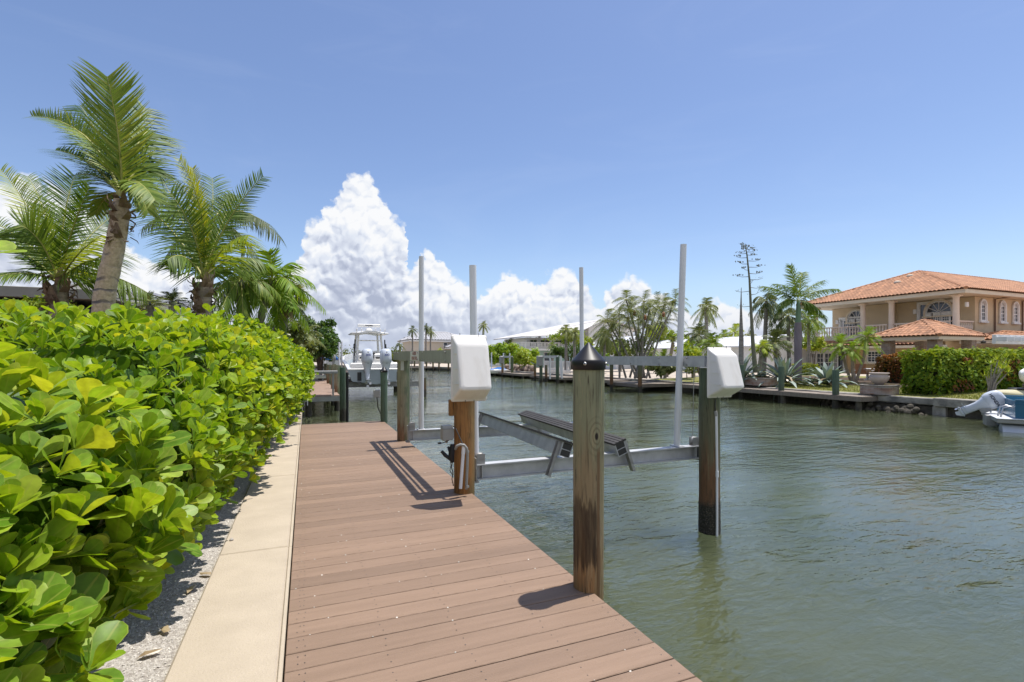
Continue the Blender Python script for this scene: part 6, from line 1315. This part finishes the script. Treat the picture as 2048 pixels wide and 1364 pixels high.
def rp(label, bpx, d_, cpx, cpy, Rpx, nf, leaf, seed, bz=None, **kw):
    b_ = P(bpx, 715, d_); c = P(cpx, cpy, d_); Rr = Rpx / 1000 * d_; return gpalm('palm', label, (b_.x, b_.y), gz(b_.x) if bz is None else bz, c, Rr, nf, kw.pop('Lf', .40) * Rr, kw.pop('wf', .03) * Rr, leaf, kw.pop('tr', (.12, .09)), seed=seed, **kw)
# pygmy date trio
rp('left stem of the leaning palm trio by the villa', 1704, 27, 1682, 690, 37, 20, M['palm_bright'], 51, tr=(.075, .07), trm=M['palmtrunk'], mid=[P(1692, 735, 27)], elo=-30, sag=.55, Lf=.24, wf=.016, n=34)
rp('middle short stem of the leaning palm trio by the villa', 1707, 26.6, 1704, 702, 28, 16, M['palm_bright'], 52, tr=(.085, .075), trm=M['palmtrunk'], elo=-30, sag=.6, Lf=.24, wf=.018, n=30)
rp('right taller stem of the leaning palm trio, bending toward the pavilion', 1711, 27.2, 1733, 675, 36, 20, M['palm_bright'], 53, tr=(.075, .07), trm=M['palmtrunk'], mid=[P(1728, 715, 27.2)], elo=-30, sag=.55, Lf=.24, wf=.016, n=34)
# royal palm with smooth trunk
d_ = 28; b_ = P(1596, 715, d_); c_ = A(*P(1596, 604, d_)); T = thing('royal_palm', 'tall royal palm with smooth purple grey trunk left of the tan villa', 'palm tree', (b_.x, b_.y, .05)); o_ = A(b_.x, b_.y, .05)
trunk([A(b_.x, b_.y, .05), A(b_.x, b_.y, 2.8), A(*P(1596, 645, d_))], [.19, .20, .165], mat('royal_trunk', (.26, .22, .25), (.17, .14, .16), 3, (1, 1, .4), .9, bump=.2), T, o_, 16)
g = MB(); g.tube([A(*P(1596, 645, d_)) - o_, A(*P(1597, 618, d_)) - o_, c_ - o_ + A(0, 0, .1)], [.15, .13, .07], 14); g.build('crownshaft', mat('crownshaft_green', (.12, .22, .14), (.15, .24, .12), 3, rough=.45), T)
g = MB()
for (ax_, ay_, ad, tx, ty, td, hg, rb) in ((1592, 570, 0, 1580, 530, -.1, .25, .55), (1560, 575, 0, 1524, 572, 0, .5, .4), (1570, 585, .3, 1552, 630, .6, .6, .3), (1625, 575, 0, 1678, 578, 0, .5, .5), (1612, 570, .4, 1650, 560, 1.1, .4, .4), (1625, 595, -.3, 1655, 640, -.5, .7, .35), (1580, 565, -.5, 1545, 568, -1.3, .4, .3), (1610, 590, .5, 1625, 625, 1.0, .7, .3), (1600, 565, .4, 1605, 545, .9, .2, .6), (1575, 590, -.4, 1560, 610, -.9, .6, .4)):
    frond(g, c_ - o_, A(*P(ax_, ay_, d_ + ad)) - o_, A(*P(tx, ty, d_ + td)) - o_, .60, .032, 70, hg, mi=0, rb=rb, stalk_mi=1, vee=.1, jit=.25)
g.build('crown', [M['palm_green'], M['stalk']], T)
rp('tall coconut-like palm behind the tall agave stalks', 1527, 33, 1533, 603, 40, 15, M['palm_dark'], 54, elo=-55, sag=.95, hang=.7, tr=(.16, .11), shaft=.5)
rp('palm with dark crown just left of the royal palm', 1579, 32, 1576, 632, 42, 16, M['palm_dark'], 55, elo=-45, sag=.8, hang=.6, tr=(.13, .10))
rp('palm standing behind the left column of the villa balcony', 1618, 37, 1617, 640, 38, 15, M['palm_green'], 56, elo=-40, sag=.7, hang=.6, tr=(.12, .10))
rp('high palm over the white metal roof house, right of the tall guide pole', 1412, 48, 1413, 615, 30, 17, M['palm_olive'], 57, elo=-50, sag=.85, hang=.5, tr=(.22, .16))
rp('full palm below the high palm over the white metal roof', 1396, 44, 1397, 672, 38, 18, M['palm_dark'], 58, elo=-25, sag=.6, hang=.45)
rp('spreading palm in front of the white metal roof', 1424, 38, 1424, 690, 34, 18, M['palm_green'], 59, elo=-25, sag=.6, hang=.45)
rp('small date palm with bulging brown trunk right of the tall guide pole', 1387, 36, 1384, 694, 22, 18, M['palm_green'], 60, elo=-30, sag=.55, Lf=.25, tr=(.14, .2), trm=M['palmtrunk'])
rp('pale yellow green palm far behind the metal roof', 1470, 60, 1470, 665, 24, 14, M['bush_yel'], 61, elo=-30, sag=.6, hang=.5)
rp('yellow green palm growing between the two tall agave stalks', 1518, 30, 1524, 695, 26, 16, M['bush_yel'], 62, elo=-30, sag=.6, hang=.5, mid=[P(1519, 730, 30)])
rp('young palm beside the trunk of the palm behind the agave stalks', 1555, 30.5, 1550, 690, 40, 14, M['palm_dark'], 63, elo=-10, sag=.5, hang=.5)
rp('leaning old palm with hanging brown skirt by the white gable', 1334, 38, 1346, 685, 16, 12, M['palm_olive'], 64, elo=20, ehi=85, sag=.3, tr=(.10, .13), trm=M['palmtrunk'], dead=8)
rp('fan palm low in front of the white gable house', 1330, 36, 1328, 716, 24, 16, M['palm_green'], 65, elo=-10, sag=.5, Lf=.3)
# bushes
tree('bright lime bush behind the royal palm trunk', gb(1628, 0, 40), .2, [(PL(1620, 686, 40), .8), (PL(1634, 684, 40), .8)], M['bush_yel'], .18, 71, name='lime_bush', cat='bush', n=500, tr=.05)
tree('low lime bush at the foot of the metal roof house', gb(1400, 0, 34), .1, [(PL(1385, 708, 34), (1.1, .9, .6)), (PL(1372, 706, 35), .9)], M['bush_yel'], .17, 72, name='lime_bush', cat='bush', n=700, tr=.05)
tree('small round bush on the mulch right of the tall guide pole', gb(1374, 0, 31), .1, [(PL(1372, 738, 31), (.8, .7, .4))], M['tree_olive'], .1, 73, name='round_bush', cat='bush', n=700, tr=.04)
tree('brownish bromeliad mass in front of the palm clump', gb(1322, 0, 31), .1, [(PL(1312, 738, 31), (.9, .8, .5)), (PL(1333, 738, 31), (.7, .6, .5))], M['palm_olive'], .16, 74, name='low_bush', cat='bush', n=900, tr=.04)
# palm clump
d_ = 33; b_ = P(1272, 715, d_); T = thing('palm_clump', 'large many stemmed palm clump with orange fruit across the canal', 'palm clump', (b_.x, b_.y, .05)); o_ = A(b_.x, b_.y, .05); rr = np.random.default_rng(12); g = MB(); fr_ = MB()
heads = [(1252, 600), (1262, 622), (1288, 603), (1300, 620), (1276, 640), (1316, 612), (1330, 610), (1238, 628), (1226, 648), (1296, 650), (1322, 645), (1214, 644), (1342, 622), (1222, 670), (1290, 632), (1350, 600), (1256, 642)]
for i, (hx_, hy_) in enumerate(heads):
    dd = d_ + rr.uniform(-1.6, 1.8); c = A(*P(hx_, hy_, dd)) - o_; bx_ = A(rr.uniform(-.9, .9), rr.uniform(-.7, .7), 0); s_ = MB(); m_ = bx_ * .5 + c * A(.45, .45, .5); s_.tube([bx_, m_, c], [.075, .06, .045], 7); s_.build('trunk', M['greytrunk'], T)
    autofronds(g, c, rr.uniform(1.0, 1.4), 10, .36, .019, n=22, elo=-25, ehi=80, hang=.45, sag=.6, seed=200 + i, r0=.02, rb=rr.uniform(.3, .7))
g.build('crown', [M['palm_olive'], M['stalk']], T)
for px, py in ((1269, 626), (1256, 638), (1327, 628), (1290, 634)):
    f_ = MB(); c = A(*P(px, py, d_ - 1.2)) - o_; th_ = np.linspace(0, 2 * np.pi, 12, endpoint=False)
    f_.loft([np.stack([c[0] + .6 * r_ * np.cos(th_) * (1 + .3 * np.sin(5 * th_ + z_ * 30)), c[1] + .6 * r_ * np.sin(th_) * (1 + .3 * np.sin(4 * th_ - z_ * 25)), np.full(12, c[2] + z_ * .65)], 1) for z_, r_ in ((-.34, .03), (-.25, .10), (-.15, .15), (-.05, .13), (.05, .16), (.15, .10), (.25, .04))], smooth=False)
    f_.build('fruit_cluster', mat('orange_fruit', (.36, .15, .05), (.20, .09, .04), 5, rough=.6), T)
g = MB(); clump(g, A(*P(1272, 690, d_)) - o_, A(1.6, 1.2, 1.0), 300, .17, 99, .1, rb=.35); g.build('undergrowth', M['palm_olive'], T)
rp('left palm pair beside the gabled white house, taller stem', 1199, 40, 1203, 668, 26, 14, M['palm_olive'], 66, elo=-60, sag=.9, hang=.8, tr=(.12, .10))
rp('left palm pair beside the gabled white house, right stem', 1205, 39, 1211, 672, 24, 14, M['palm_olive'], 67, elo=-60, sag=.9, hang=.8, tr=(.12, .10))
# patio chairs and table
def chair(label, x, y, rz):
    T = thing('patio_chair', label, 'chair', (x, y, gz(x)), rz, group='patio chairs by the copper hedge')
    for sx in (-.28, .28):
        for y0_, y1_ in ((-.30, -.26), (.28, .40)): g = MB(); g.tube([(sx, y1_, 0), (sx, y0_, .38)], .025, 6); g.build('leg', M['wframe'], T)
        g = MB(); g.bbox(sx - .04, sx + .04, -.33, .36, .56, .59, .008); g.tube([(sx, -.28, .38), (sx, -.28, .56)], .022, 6); g.build('armrest', M['wframe'], T)
    g = MB(); g.bbox(-.27, .27, -.30, .28, .36, .42, .02); g.build('seat', M['terra'], T); g = MB(); g.loft([[(-.27, .24, .42), (.27, .24, .42), (.27, .29, .42), (-.27, .29, .42)], [(-.25, .40, .98), (.25, .40, .98), (.25, .44, .98), (-.25, .44, .98)]], smooth=False); g.build('backrest', M['terra'], T); return T
v = P(1722, 715, 29.5); chair('left patio chair with terracotta back beside the palm trio', v.x, v.y, R(120)); v = P(1750, 715, 29.0); chair('right patio chair with terracotta back next to the copper hedge', v.x, v.y, R(-120))
v = P(1736, 715, 29.3); T = thing('patio_table', 'small white patio table between the two terracotta chairs', 'table', (v.x, v.y, gz(v.x))); g = MB(); g.lathe((0, 0, 0), [(.42, .66), (.42, .69), (.001, .69)], 20); g.build('table_top', M['wframe'], T); g = MB(); g.tube([(0, 0, 0), (0, 0, .66)], .04, 8); g.lathe((0, 0, 0), [(.25, 0), (.25, .03), (.05, .06)], 14); g.build('pedestal', M['wframe'], T)
# kayak
v = P(2036, 770, 17.9); T = thing('kayak', 'cream yellow kayak lying on the lawn at the right edge', 'kayak', (v.x, v.y, gz(v.x) + .02), R(0)); g = MB(); rg = []
for k in range(15):
    f = k / 14; x = -1.75 + 3.5 * f; w_ = .36 * max(.03, (1 - abs(2 * f - 1) ** 2.4)) ** .8; h_ = .03 + .27 * max(0, 1 - abs(2 * f - 1) ** 3); rg.append([(x, w_ * math.cos(a), .17 + h_ * .6 * math.sin(a) + .14 * abs(2 * f - 1) ** 2) for a in np.linspace(0, 2 * math.pi, 16, endpoint=False)])
g.loft(rg); g.build('hull', M['kayak'], T); g = MB(); g.loft([se(0, 0, .42, .22, .375, 18), se(0, 0, .40, .20, .40, 18)]); g.build('cockpit_rim', M['darkint'], T)
v = P(2046, 742, 17.6); T = thing('kayak', 'pale hull tip of a second upright kayak at the right edge above the first', 'kayak', (v.x + .5, v.y, gz(v.x))); g = MB(); g.loft([[(x, w_ * math.cos(a), zc + h_ * math.sin(a)) for a in np.linspace(0, 6.283, 14, endpoint=False)] for x, w_, h_, zc in ((-.62, .02, .03, .95), (-.55, .10, .17, .92), (-.3, .2, .26, .88), (.6, .3, .32, .85), (1.6, .2, .3, .85))]); g.build('hull', M['whitewall'], T); g = MB(); g.bbox(.2, .3, -.3, .3, .0, .56, .01); g.bbox(1.2, 1.3, -.3, .3, .0, .56, .01); g.build('stand', M['plank'], T)
# dracaena
v = P(1980, 715, 18.1); T = thing('spiky_shrub', 'pale stemmed shrub with spiky yellow green rosettes in front of the hedge', 'shrub', (v.x, v.y, gz(v.x))); o_ = A(v.x, v.y, gz(v.x)); g = MB(); t_ = MB(); rr = np.random.default_rng(8)
hd = [(1983, 728), (1996, 720), (2012, 716), (2005, 738), (1990, 748), (2016, 745), (1972, 752), (1981, 760), (1998, 732), (2014, 728), (1976, 742)]
for i, (px, py) in enumerate(hd):
    c = A(*P(px, py, 18.1 + rr.uniform(-.35, .35))) - o_; t_.tube([A(rr.uniform(-.12, .12), rr.uniform(-.12, .12), 0), c * A(.35, .35, .55) + A(0, 0, .0), c], [.035, .028, .018], 7)
    n = 34; dirs = nrm(rr.normal(0, 1, (n, 3)) + A(0, 0, .7)[None]); X_, Z_ = basis(dirs); g.inst(FR_V, FR_F, np.repeat(c[None], n, 0), X_, dirs, Z_, np.stack([np.full(n, .020), np.full(n, .23), np.full(n, .30)], 1), 0)
g.build('foliage', M['bush_yel'], T); t_.build('stems', M['greytrunk'], T)
v = P(1880, 757, 20.6); T = thing('mooring_rope', 'grey rope hanging from the long hedge down to the seawall', 'rope', tuple(v)); g = MB(); q = [A(*P(px, py, 20.0)) - A(*v) for px, py in ((1882, 757), (1881, 768), (1878, 780), (1872, 793))]; g.tube(q, .018, 6); g.tube([A(*P(px, py, 20.0)) - A(*v) for px, py in ((1882, 757), (1878, 765), (1883, 772), (1882, 757))], .014, 6); g.build('strand', M['rope'], T)

# ------------------------------------------------------------------ moored boat at the right with tilted outboard
ax = nrm(A(.532, -.846, 0)); rzb = math.atan2(ax[1], ax[0]) - math.pi / 2; sternp = P(2006, 715, 14.5); bc = A(sternp.x, sternp.y, 0) + A(ax[1], -ax[0], 0) * -1.25
T = thing('pontoon_boat', 'moored boat at the right edge with blue side panel and silver pontoon', 'boat', (bc[0], bc[1], WZ - .25), rzb)
for sx in (-.95, .95):
    g = MB(); g.loft([[(sx + r_ * math.cos(a), y_, .16 + zq + r_ * math.sin(a)) for a in np.linspace(0, 6.283, 18, endpoint=False)] for y_, r_, zq in ((0, .30, 0), (.05, .31, 0), (5.5, .31, 0), (6.4, .18, .1), (6.8, .03, .22))]); g.build('pontoon', M['motor'], T)
g = MB(); g.bbox(-1.28, 1.28, -.12, 6.2, .50, .62, .02); g.build('deck', M['grey'], T); g = MB(); g.bbox(-1.30, 1.30, -.14, 6.22, .621, .65, .006); g.build('deck_edge', M['pvc'], T)
for sx in (-1.18, 1.18): g = MB(); g.bbox(sx - .02, sx + .02, .26, 6.0, .652, 1.16, .008); g.bbox(sx - .025, sx + .025, .26, 6.0, 1.165, 1.20, .005); g.bbox(sx - .03, sx + .03, .24, 6.0, 1.06, 1.085, .004); g.build('side_panel', M['blue'], T)
g = MB(); g.bbox(-1.15, 1.15, .26, .30, .652, 1.16, .008); g.build('stern_panel', M['blue'], T)
for x_ in (-.95, -.55, .55, .95):
    g = MB(); g.tube([(x_, .0, .65), (x_, .05, .92), (x_ , .18, .98), (x_, .35, .93), (x_, .40, .65)], .024, 8); g.build('boarding_rail', M['steel'], T)
g = MB(); g.bbox(-.3, .3, -.22, .0, .30, .64, .02); g.build('motor_mount', M['grey'], T)
mp_ = Vector((bc[0], bc[1], WZ - .25)) + Matrix.Rotation(rzb, 3, 'Z') @ Vector((-.25, -.05, .78))
outboard('outboard_motor', 'pale blue grey outboard tilted up out of the water behind the moored boat', 'HONDA', mp_, rzb, R(-60), M['motor'], M['dkink'], .64, .18, side=1)

# ------------------------------------------------------------------ houses across the canal
gable_house('white_house', 'long low white house with bright ribbed metal roof behind the palms', 34.2, 41.8, 30.5, 47.5, 2.35, 3.25, M['whitewall'], M['metalroof'], axis='y', ov=.4)
gable_house('white_house', 'small white gabled wing right of the palm clump', 31.5, 37.5, 46.5, 53, 2.6, 3.7, M['whitewall'], M['metalroof'], axis='y', ov=.4)
HO = A(34.5, 66, 0); T = thing('two_storey_house', 'two storey pale teal and white house with long sloping roof and white balcony', 'house', tuple(HO))
def hb_(nm, m, x0, x1, y0, y1, z0, z1, bv=.02): g = MB(); g.bbox(x0 - HO[0], x1 - HO[0], y0 - HO[1], y1 - HO[1], z0, z1, bv); return g.build(nm, m, T)
hb_('lower_wall', M['tealwall'], 27.6, 37, 62.5, 72, .1, 2.55); hb_('upper_wall', M['whitewall'], 28.4, 37, 63.5, 72, 2.56, 4.2); hb_('balcony', M['whitewall'], 26.4, 36, 61.2, 63.4, 2.35, 2.55)
g = MB(); g.loft([[(x - HO[0], y - HO[1], z) for x, z in ((36.5, .1), (44, .1), (44, 5.4), (39.5, 6.6), (36.5, 5.6))] for y in (60.5, 72)], smooth=False); g.build('gable_wall', M['whitewall'], T)
g = MB()
g.slab([A(26.8, 61.5, 4.25) - HO, A(39.6, 59.9, 6.95) - HO, A(39.6, 72.5, 6.95) - HO, A(26.8, 72.5, 4.25) - HO], .14); g.slab([A(39.6, 59.9, 6.951) - HO, A(45, 59.9, 5.4) - HO, A(45, 72.5, 5.4) - HO, A(39.6, 72.5, 6.951) - HO], .14)
g.slab([A(26.8, 61.4, 4.24) - HO, A(33, 58.8, 4.45) - HO, A(38.9, 59.8, 6.75) - HO], .1); g.build('roof', mat('pale_roof', (.62, .60, .58), (.55, .53, .52), 5, rough=.7), T)
g = MB()
for k in range(44): x = 26.5 + k * .215; g.box(x - HO[0], x + .10 - HO[0], 61.22 - HO[1], 61.26 - HO[1], 2.62, 3.38)
g.box(26.4 - HO[0], 36 - HO[0], 61.18 - HO[1], 61.3 - HO[1], 3.385, 3.46); g.box(26.4 - HO[0], 36 - HO[0], 61.19 - HO[1], 61.29 - HO[1], 2.552, 2.615)
for k in range(10): y = 61.35 + k * .215; g.box(26.42 - HO[0], 26.46 - HO[0], y - HO[1], y + .10 - HO[1], 2.62, 3.45)
g.build('railing', M['wframe'], T)
for x_, w_ in ((29.4, 1.2), (31.2, 1.6), (33.4, 1.6)): window(T, HO, A(x_, 63.48, 2.9), w_, 1.05, S_NEG, 2, 1)
window(T, HO, A(31.0, 62.48, .15), 1.0, 2.0, S_NEG, 1, 1, name='door'); window(T, HO, A(38.6, 60.48, 3.6), .9, .8, S_NEG, 1, 1)
gable_house('white_house', 'low pale wing left of the two storey house, above the lime bushes', 21.8 + 2.2, 29, 74, 82, 2.6, 3.2, M['whitewall'], M['greyroof'], axis='x')
T = thing('beige_house', 'big beige two storey house with pale hip roof at the far end of the canal', 'house', (24, 108, 0)); g = MB(); g.bbox(-3.8, 8.5, -4, 6, .2, 4.9, .02); g.build('wall', M['beige'], T); hiproof(T, 19.4, 33.4, 103.2, 115, 5.05, 6.9, 23, 29, 109, 109, off=A(24, 108, 0), m=M['greyroof'], fm=M['whitewall'], tw=.6)
window(T, A(24, 108, 0), A(27.5, 103.98, 3.4), .9, 1.2, S_NEG, 1, 2); window(T, A(24, 108, 0), A(22.5, 103.98, 3.4), .9, 1.2, S_NEG, 1, 2); window(T, A(24, 108, 0), A(24.5, 103.98, .9), 1.4, 1.4, S_NEG, 2, 2)
T = thing('beige_house', 'lower beige house right of the big far house, beside the white motor cover', 'house', (34, 104, 0)); g = MB(); g.bbox(-6, 3.2, -4, 5, .2, 3.4, .02); g.build('wall', M['beige'], T); hiproof(T, 27.2, 38, 99.2, 109.6, 3.5, 4.7, 30, 35, 104, 104, off=A(34, 104, 0), m=M['greyroof'], fm=M['whitewall'], tw=.6)
# lime bushes and palms between
tree('row of lime green bushes on the far bank behind the pale lift frame', gb(1025, 0, 64), .1, [(PL(988, 710, 64), (1.9, 1, 1.5)), (PL(1006, 704, 65), (1.8, 1, 1.7)), (PL(1027, 707, 64), (1.9, 1, 1.6)), (PL(1043, 714, 62), (1.7, 1, 1.4)), (PL(1057, 710, 60), (1.5, 1, 1.5))], M['leaf_clusia_far'], .24, 75, name='bush_row', cat='bush', n=1500, tr=.05)
tree('yellow green bush right of the lime bushes, by the dark lift frame', gb(1052, 0, 56), .1, [(PL(1050, 718, 56), (1.5, .9, 1.1)), (PL(1064, 724, 56), (1.2, .8, .9))], M['bush_yel'], .18, 76, name='lime_bush', cat='bush', n=900, tr=.05)
tree('yellow leaved spreading tree in front of the two storey house', gb(1140, 0, 52), .1, [(PL(1125, 672, 52), (2.0, 1.4, .9)), (PL(1150, 680, 52), (1.9, 1.2, 1.2)), (PL(1170, 690, 52), 1.1)], M['bush_yel'], .2, 77, n=650, tr=.12)
tree('dark green shrub mass under the yellow tree', gb(1150, 0, 50), .1, [(PL(1118, 706, 50), (1.2, 1, .8)), (PL(1150, 708, 50), (1.8, 1, 1.1)), (PL(1185, 714, 50), (1.3, 1, 1.0))], M['tree_green'], .18, 78, name='green_bush', cat='bush', n=900, tr=.05)
for i, (px, py, Rp, d_, lf, lb) in enumerate(((1132, 660, 22, 48, 'palm_olive', 'left of two young palms in front of the two storey house'), (1149, 664, 20, 47, 'palm_olive', 'right of two young palms in front of the two storey house'),
        (1020, 688, 20, 75, 'palm_green', 'round palm above the lime bushes'), (1055, 686, 18, 80, 'palm_dark', 'palm crown at the left edge of the two storey house'), (967, 650, 15, 95, 'palm_olive', 'lone windswept palm right of the near motor cover top'),
        (995, 690, 8, 92, 'palm_olive', 'small palm over the lower beige house'), (825, 660, 13, 92, 'palm_dark', 'palm left of the far guide pole'), (852, 655, 12, 88, 'palm_dark', 'nearer of two palms beside the far guide pole'), (861, 662, 13, 90, 'palm_olive', 'right palm beside the far guide pole'),
        (799, 690, 13, 100, 'palm_dark', 'solitary dark palm right of the big boat'), (880, 700, 9, 92, 'bush_yel', 'low pale palm in front of the big beige house'), (1303, 705, 20, 44, 'palm_green', 'low palm behind the palm clump'), (1105, 690, 13, 56, 'palm_green', 'little palm by the teal wall'))):
    rp(lb, px + (0 if i != 4 else -5), d_, px, py, Rp, 15, M[lf], 300 + i, bz=.2, elo=-45, sag=.75, hang=.5, Lf=.32, wf=.035, tr=(.16, .12), n=18)
for i, (px, py, d_, r_, lf, lb) in enumerate(((1380, 690, 62, 1.6, 'bush_yel', 'yellow green treetop above the white metal roof, right of the tall guide pole'), (1452, 684, 66, 1.3, 'tree_green', 'green treetop above the metal roof near the right hand motor cover'), (1240, 700, 50, 1.5, 'tree_olive', 'olive tree behind the left side of the palm clump'), (1318, 668, 58, 1.9, 'bush_yel', 'broad lime treetop behind the right side of the palm clump'), (1190, 716, 46, 1.2, 'palm_bright', 'bright bush below the gabled white house by the cone cap'), (1565, 676, 62, 1.5, 'tree_olive', 'olive treetop behind the metal roof between the tall palms'))):
    tree(lb, gb(px, 0, d_), .2, [(PL(px - 10, py, d_), r_ * .8), (PL(px + 10, py + 3, d_), r_ * .7), (PL(px, py - 6, d_), r_ * .7)], M[lf], .24, 400 + i, n=600)
for i, (px, py, Rp, d_, lf, lb) in enumerate(((1362, 668, 20, 60, 'palm_green', 'palm crown just right of the tall guide pole above the lime treetop'), (1448, 672, 20, 58, 'palm_green', 'palm crown above the metal roof by the right hand motor cover'), (1500, 672, 18, 62, 'palm_olive', 'palm crown between the two agave stalks far behind'), (1240, 690, 20, 42, 'palm_green', 'small palm at the left foot of the palm clump'), (1078, 680, 14, 78, 'palm_olive', 'palm crown peeking over the balcony of the two storey house'))):
    rp(lb, px, d_, px, py, Rp, 15, M[lf], 500 + i, bz=.2, elo=-45, sag=.7, hang=.5, Lf=.34, wf=.035, tr=(.16, .12), n=18)
# white lawn furniture and picket fence near the lift frame
T = thing('picket_fence', 'low white fence on the far bank left of the cone cap', 'fence', tuple(PT(1110, 23, -.1)));
fa, fb = A(*PT(1088, 23.5, 0)), A(*PT(1140, 23.0, 0)); o_ = A(*T.location); g = MB(); n = 26
for k in range(n): q = fa + (fb - fa) * k / (n - 1); g.bbox(q[0] - o_[0] - .03, q[0] - o_[0] + .03, q[1] - o_[1] - .03, q[1] - o_[1] + .03, 0, 1.15, .005)
g.build('picket', M['wframe'], T); g = MB(); g.beam(fa - o_ + A(0, 0, 1.0) - A(0, 0, -.1) * 0, fb - o_ + A(0, 0, 1.0), .05, .08); g.beam(fa - o_ + A(0, 0, .2), fb - o_ + A(0, 0, .2), .05, .08); g.build('rail', M['wframe'], T)
T = thing('rubble_wall', 'low wall of tumbled pale stones under the lime bushes', 'stone wall', tuple(PT(1035, 22.4, -.1))); g = MB(); rr = np.random.default_rng(21)
for k in range(130):
    px = rr.uniform(1012, 1068); q = A(*PT(px, 22.4 + rr.uniform(0, .8), 0)) - A(*T.location); q[2] = rr.uniform(.0, .55); r_ = rr.uniform(.15, .32); g.lathe(q, [(.001, -r_), (r_ * .8, -r_ * .6), (r_, 0), (r_ * .7, r_ * .5), (.001, r_ * .8)], 6, smooth=False)
g.build('stones', mat('tumbled_stone', (.34, .26, .21), (.22, .17, .14), 3, rough=.95, rndmix=.35), T)
# distant tree belts so the horizon is closed on every side
def belt(label, x0, y0, x1, y1, h, n, seed, m='tree_olive'):
    T = MB(); rr = np.random.default_rng(seed)
    for k in range(n):
        f = rr.random(); c = A(x0 + (x1 - x0) * f, y0 + (y1 - y0) * f, 0) + A(rr.uniform(-3, 3), rr.uniform(-3, 3), 0); hh = h * rr.uniform(.5, 1.1); clump(T, c + A(0, 0, hh * .5), A(hh * .8, hh * .8, hh * .55), 150, .55, seed * 50 + k, .5)
    o_ = T.build('distant_trees', M[m]); o_['kind'] = 'stuff'; o_['label'] = label
belt('belt of distant trees behind the houses across the canal', 62, 20, 48, 120, 4.2, 70, 1); belt('belt of distant trees closing the end of the canal', -60, 140, 60, 135, 4.5, 80, 2); belt('belt of distant trees on the near side of the canal', -8, 48, -10, 118, 4.5, 45, 3, 'tree_green')
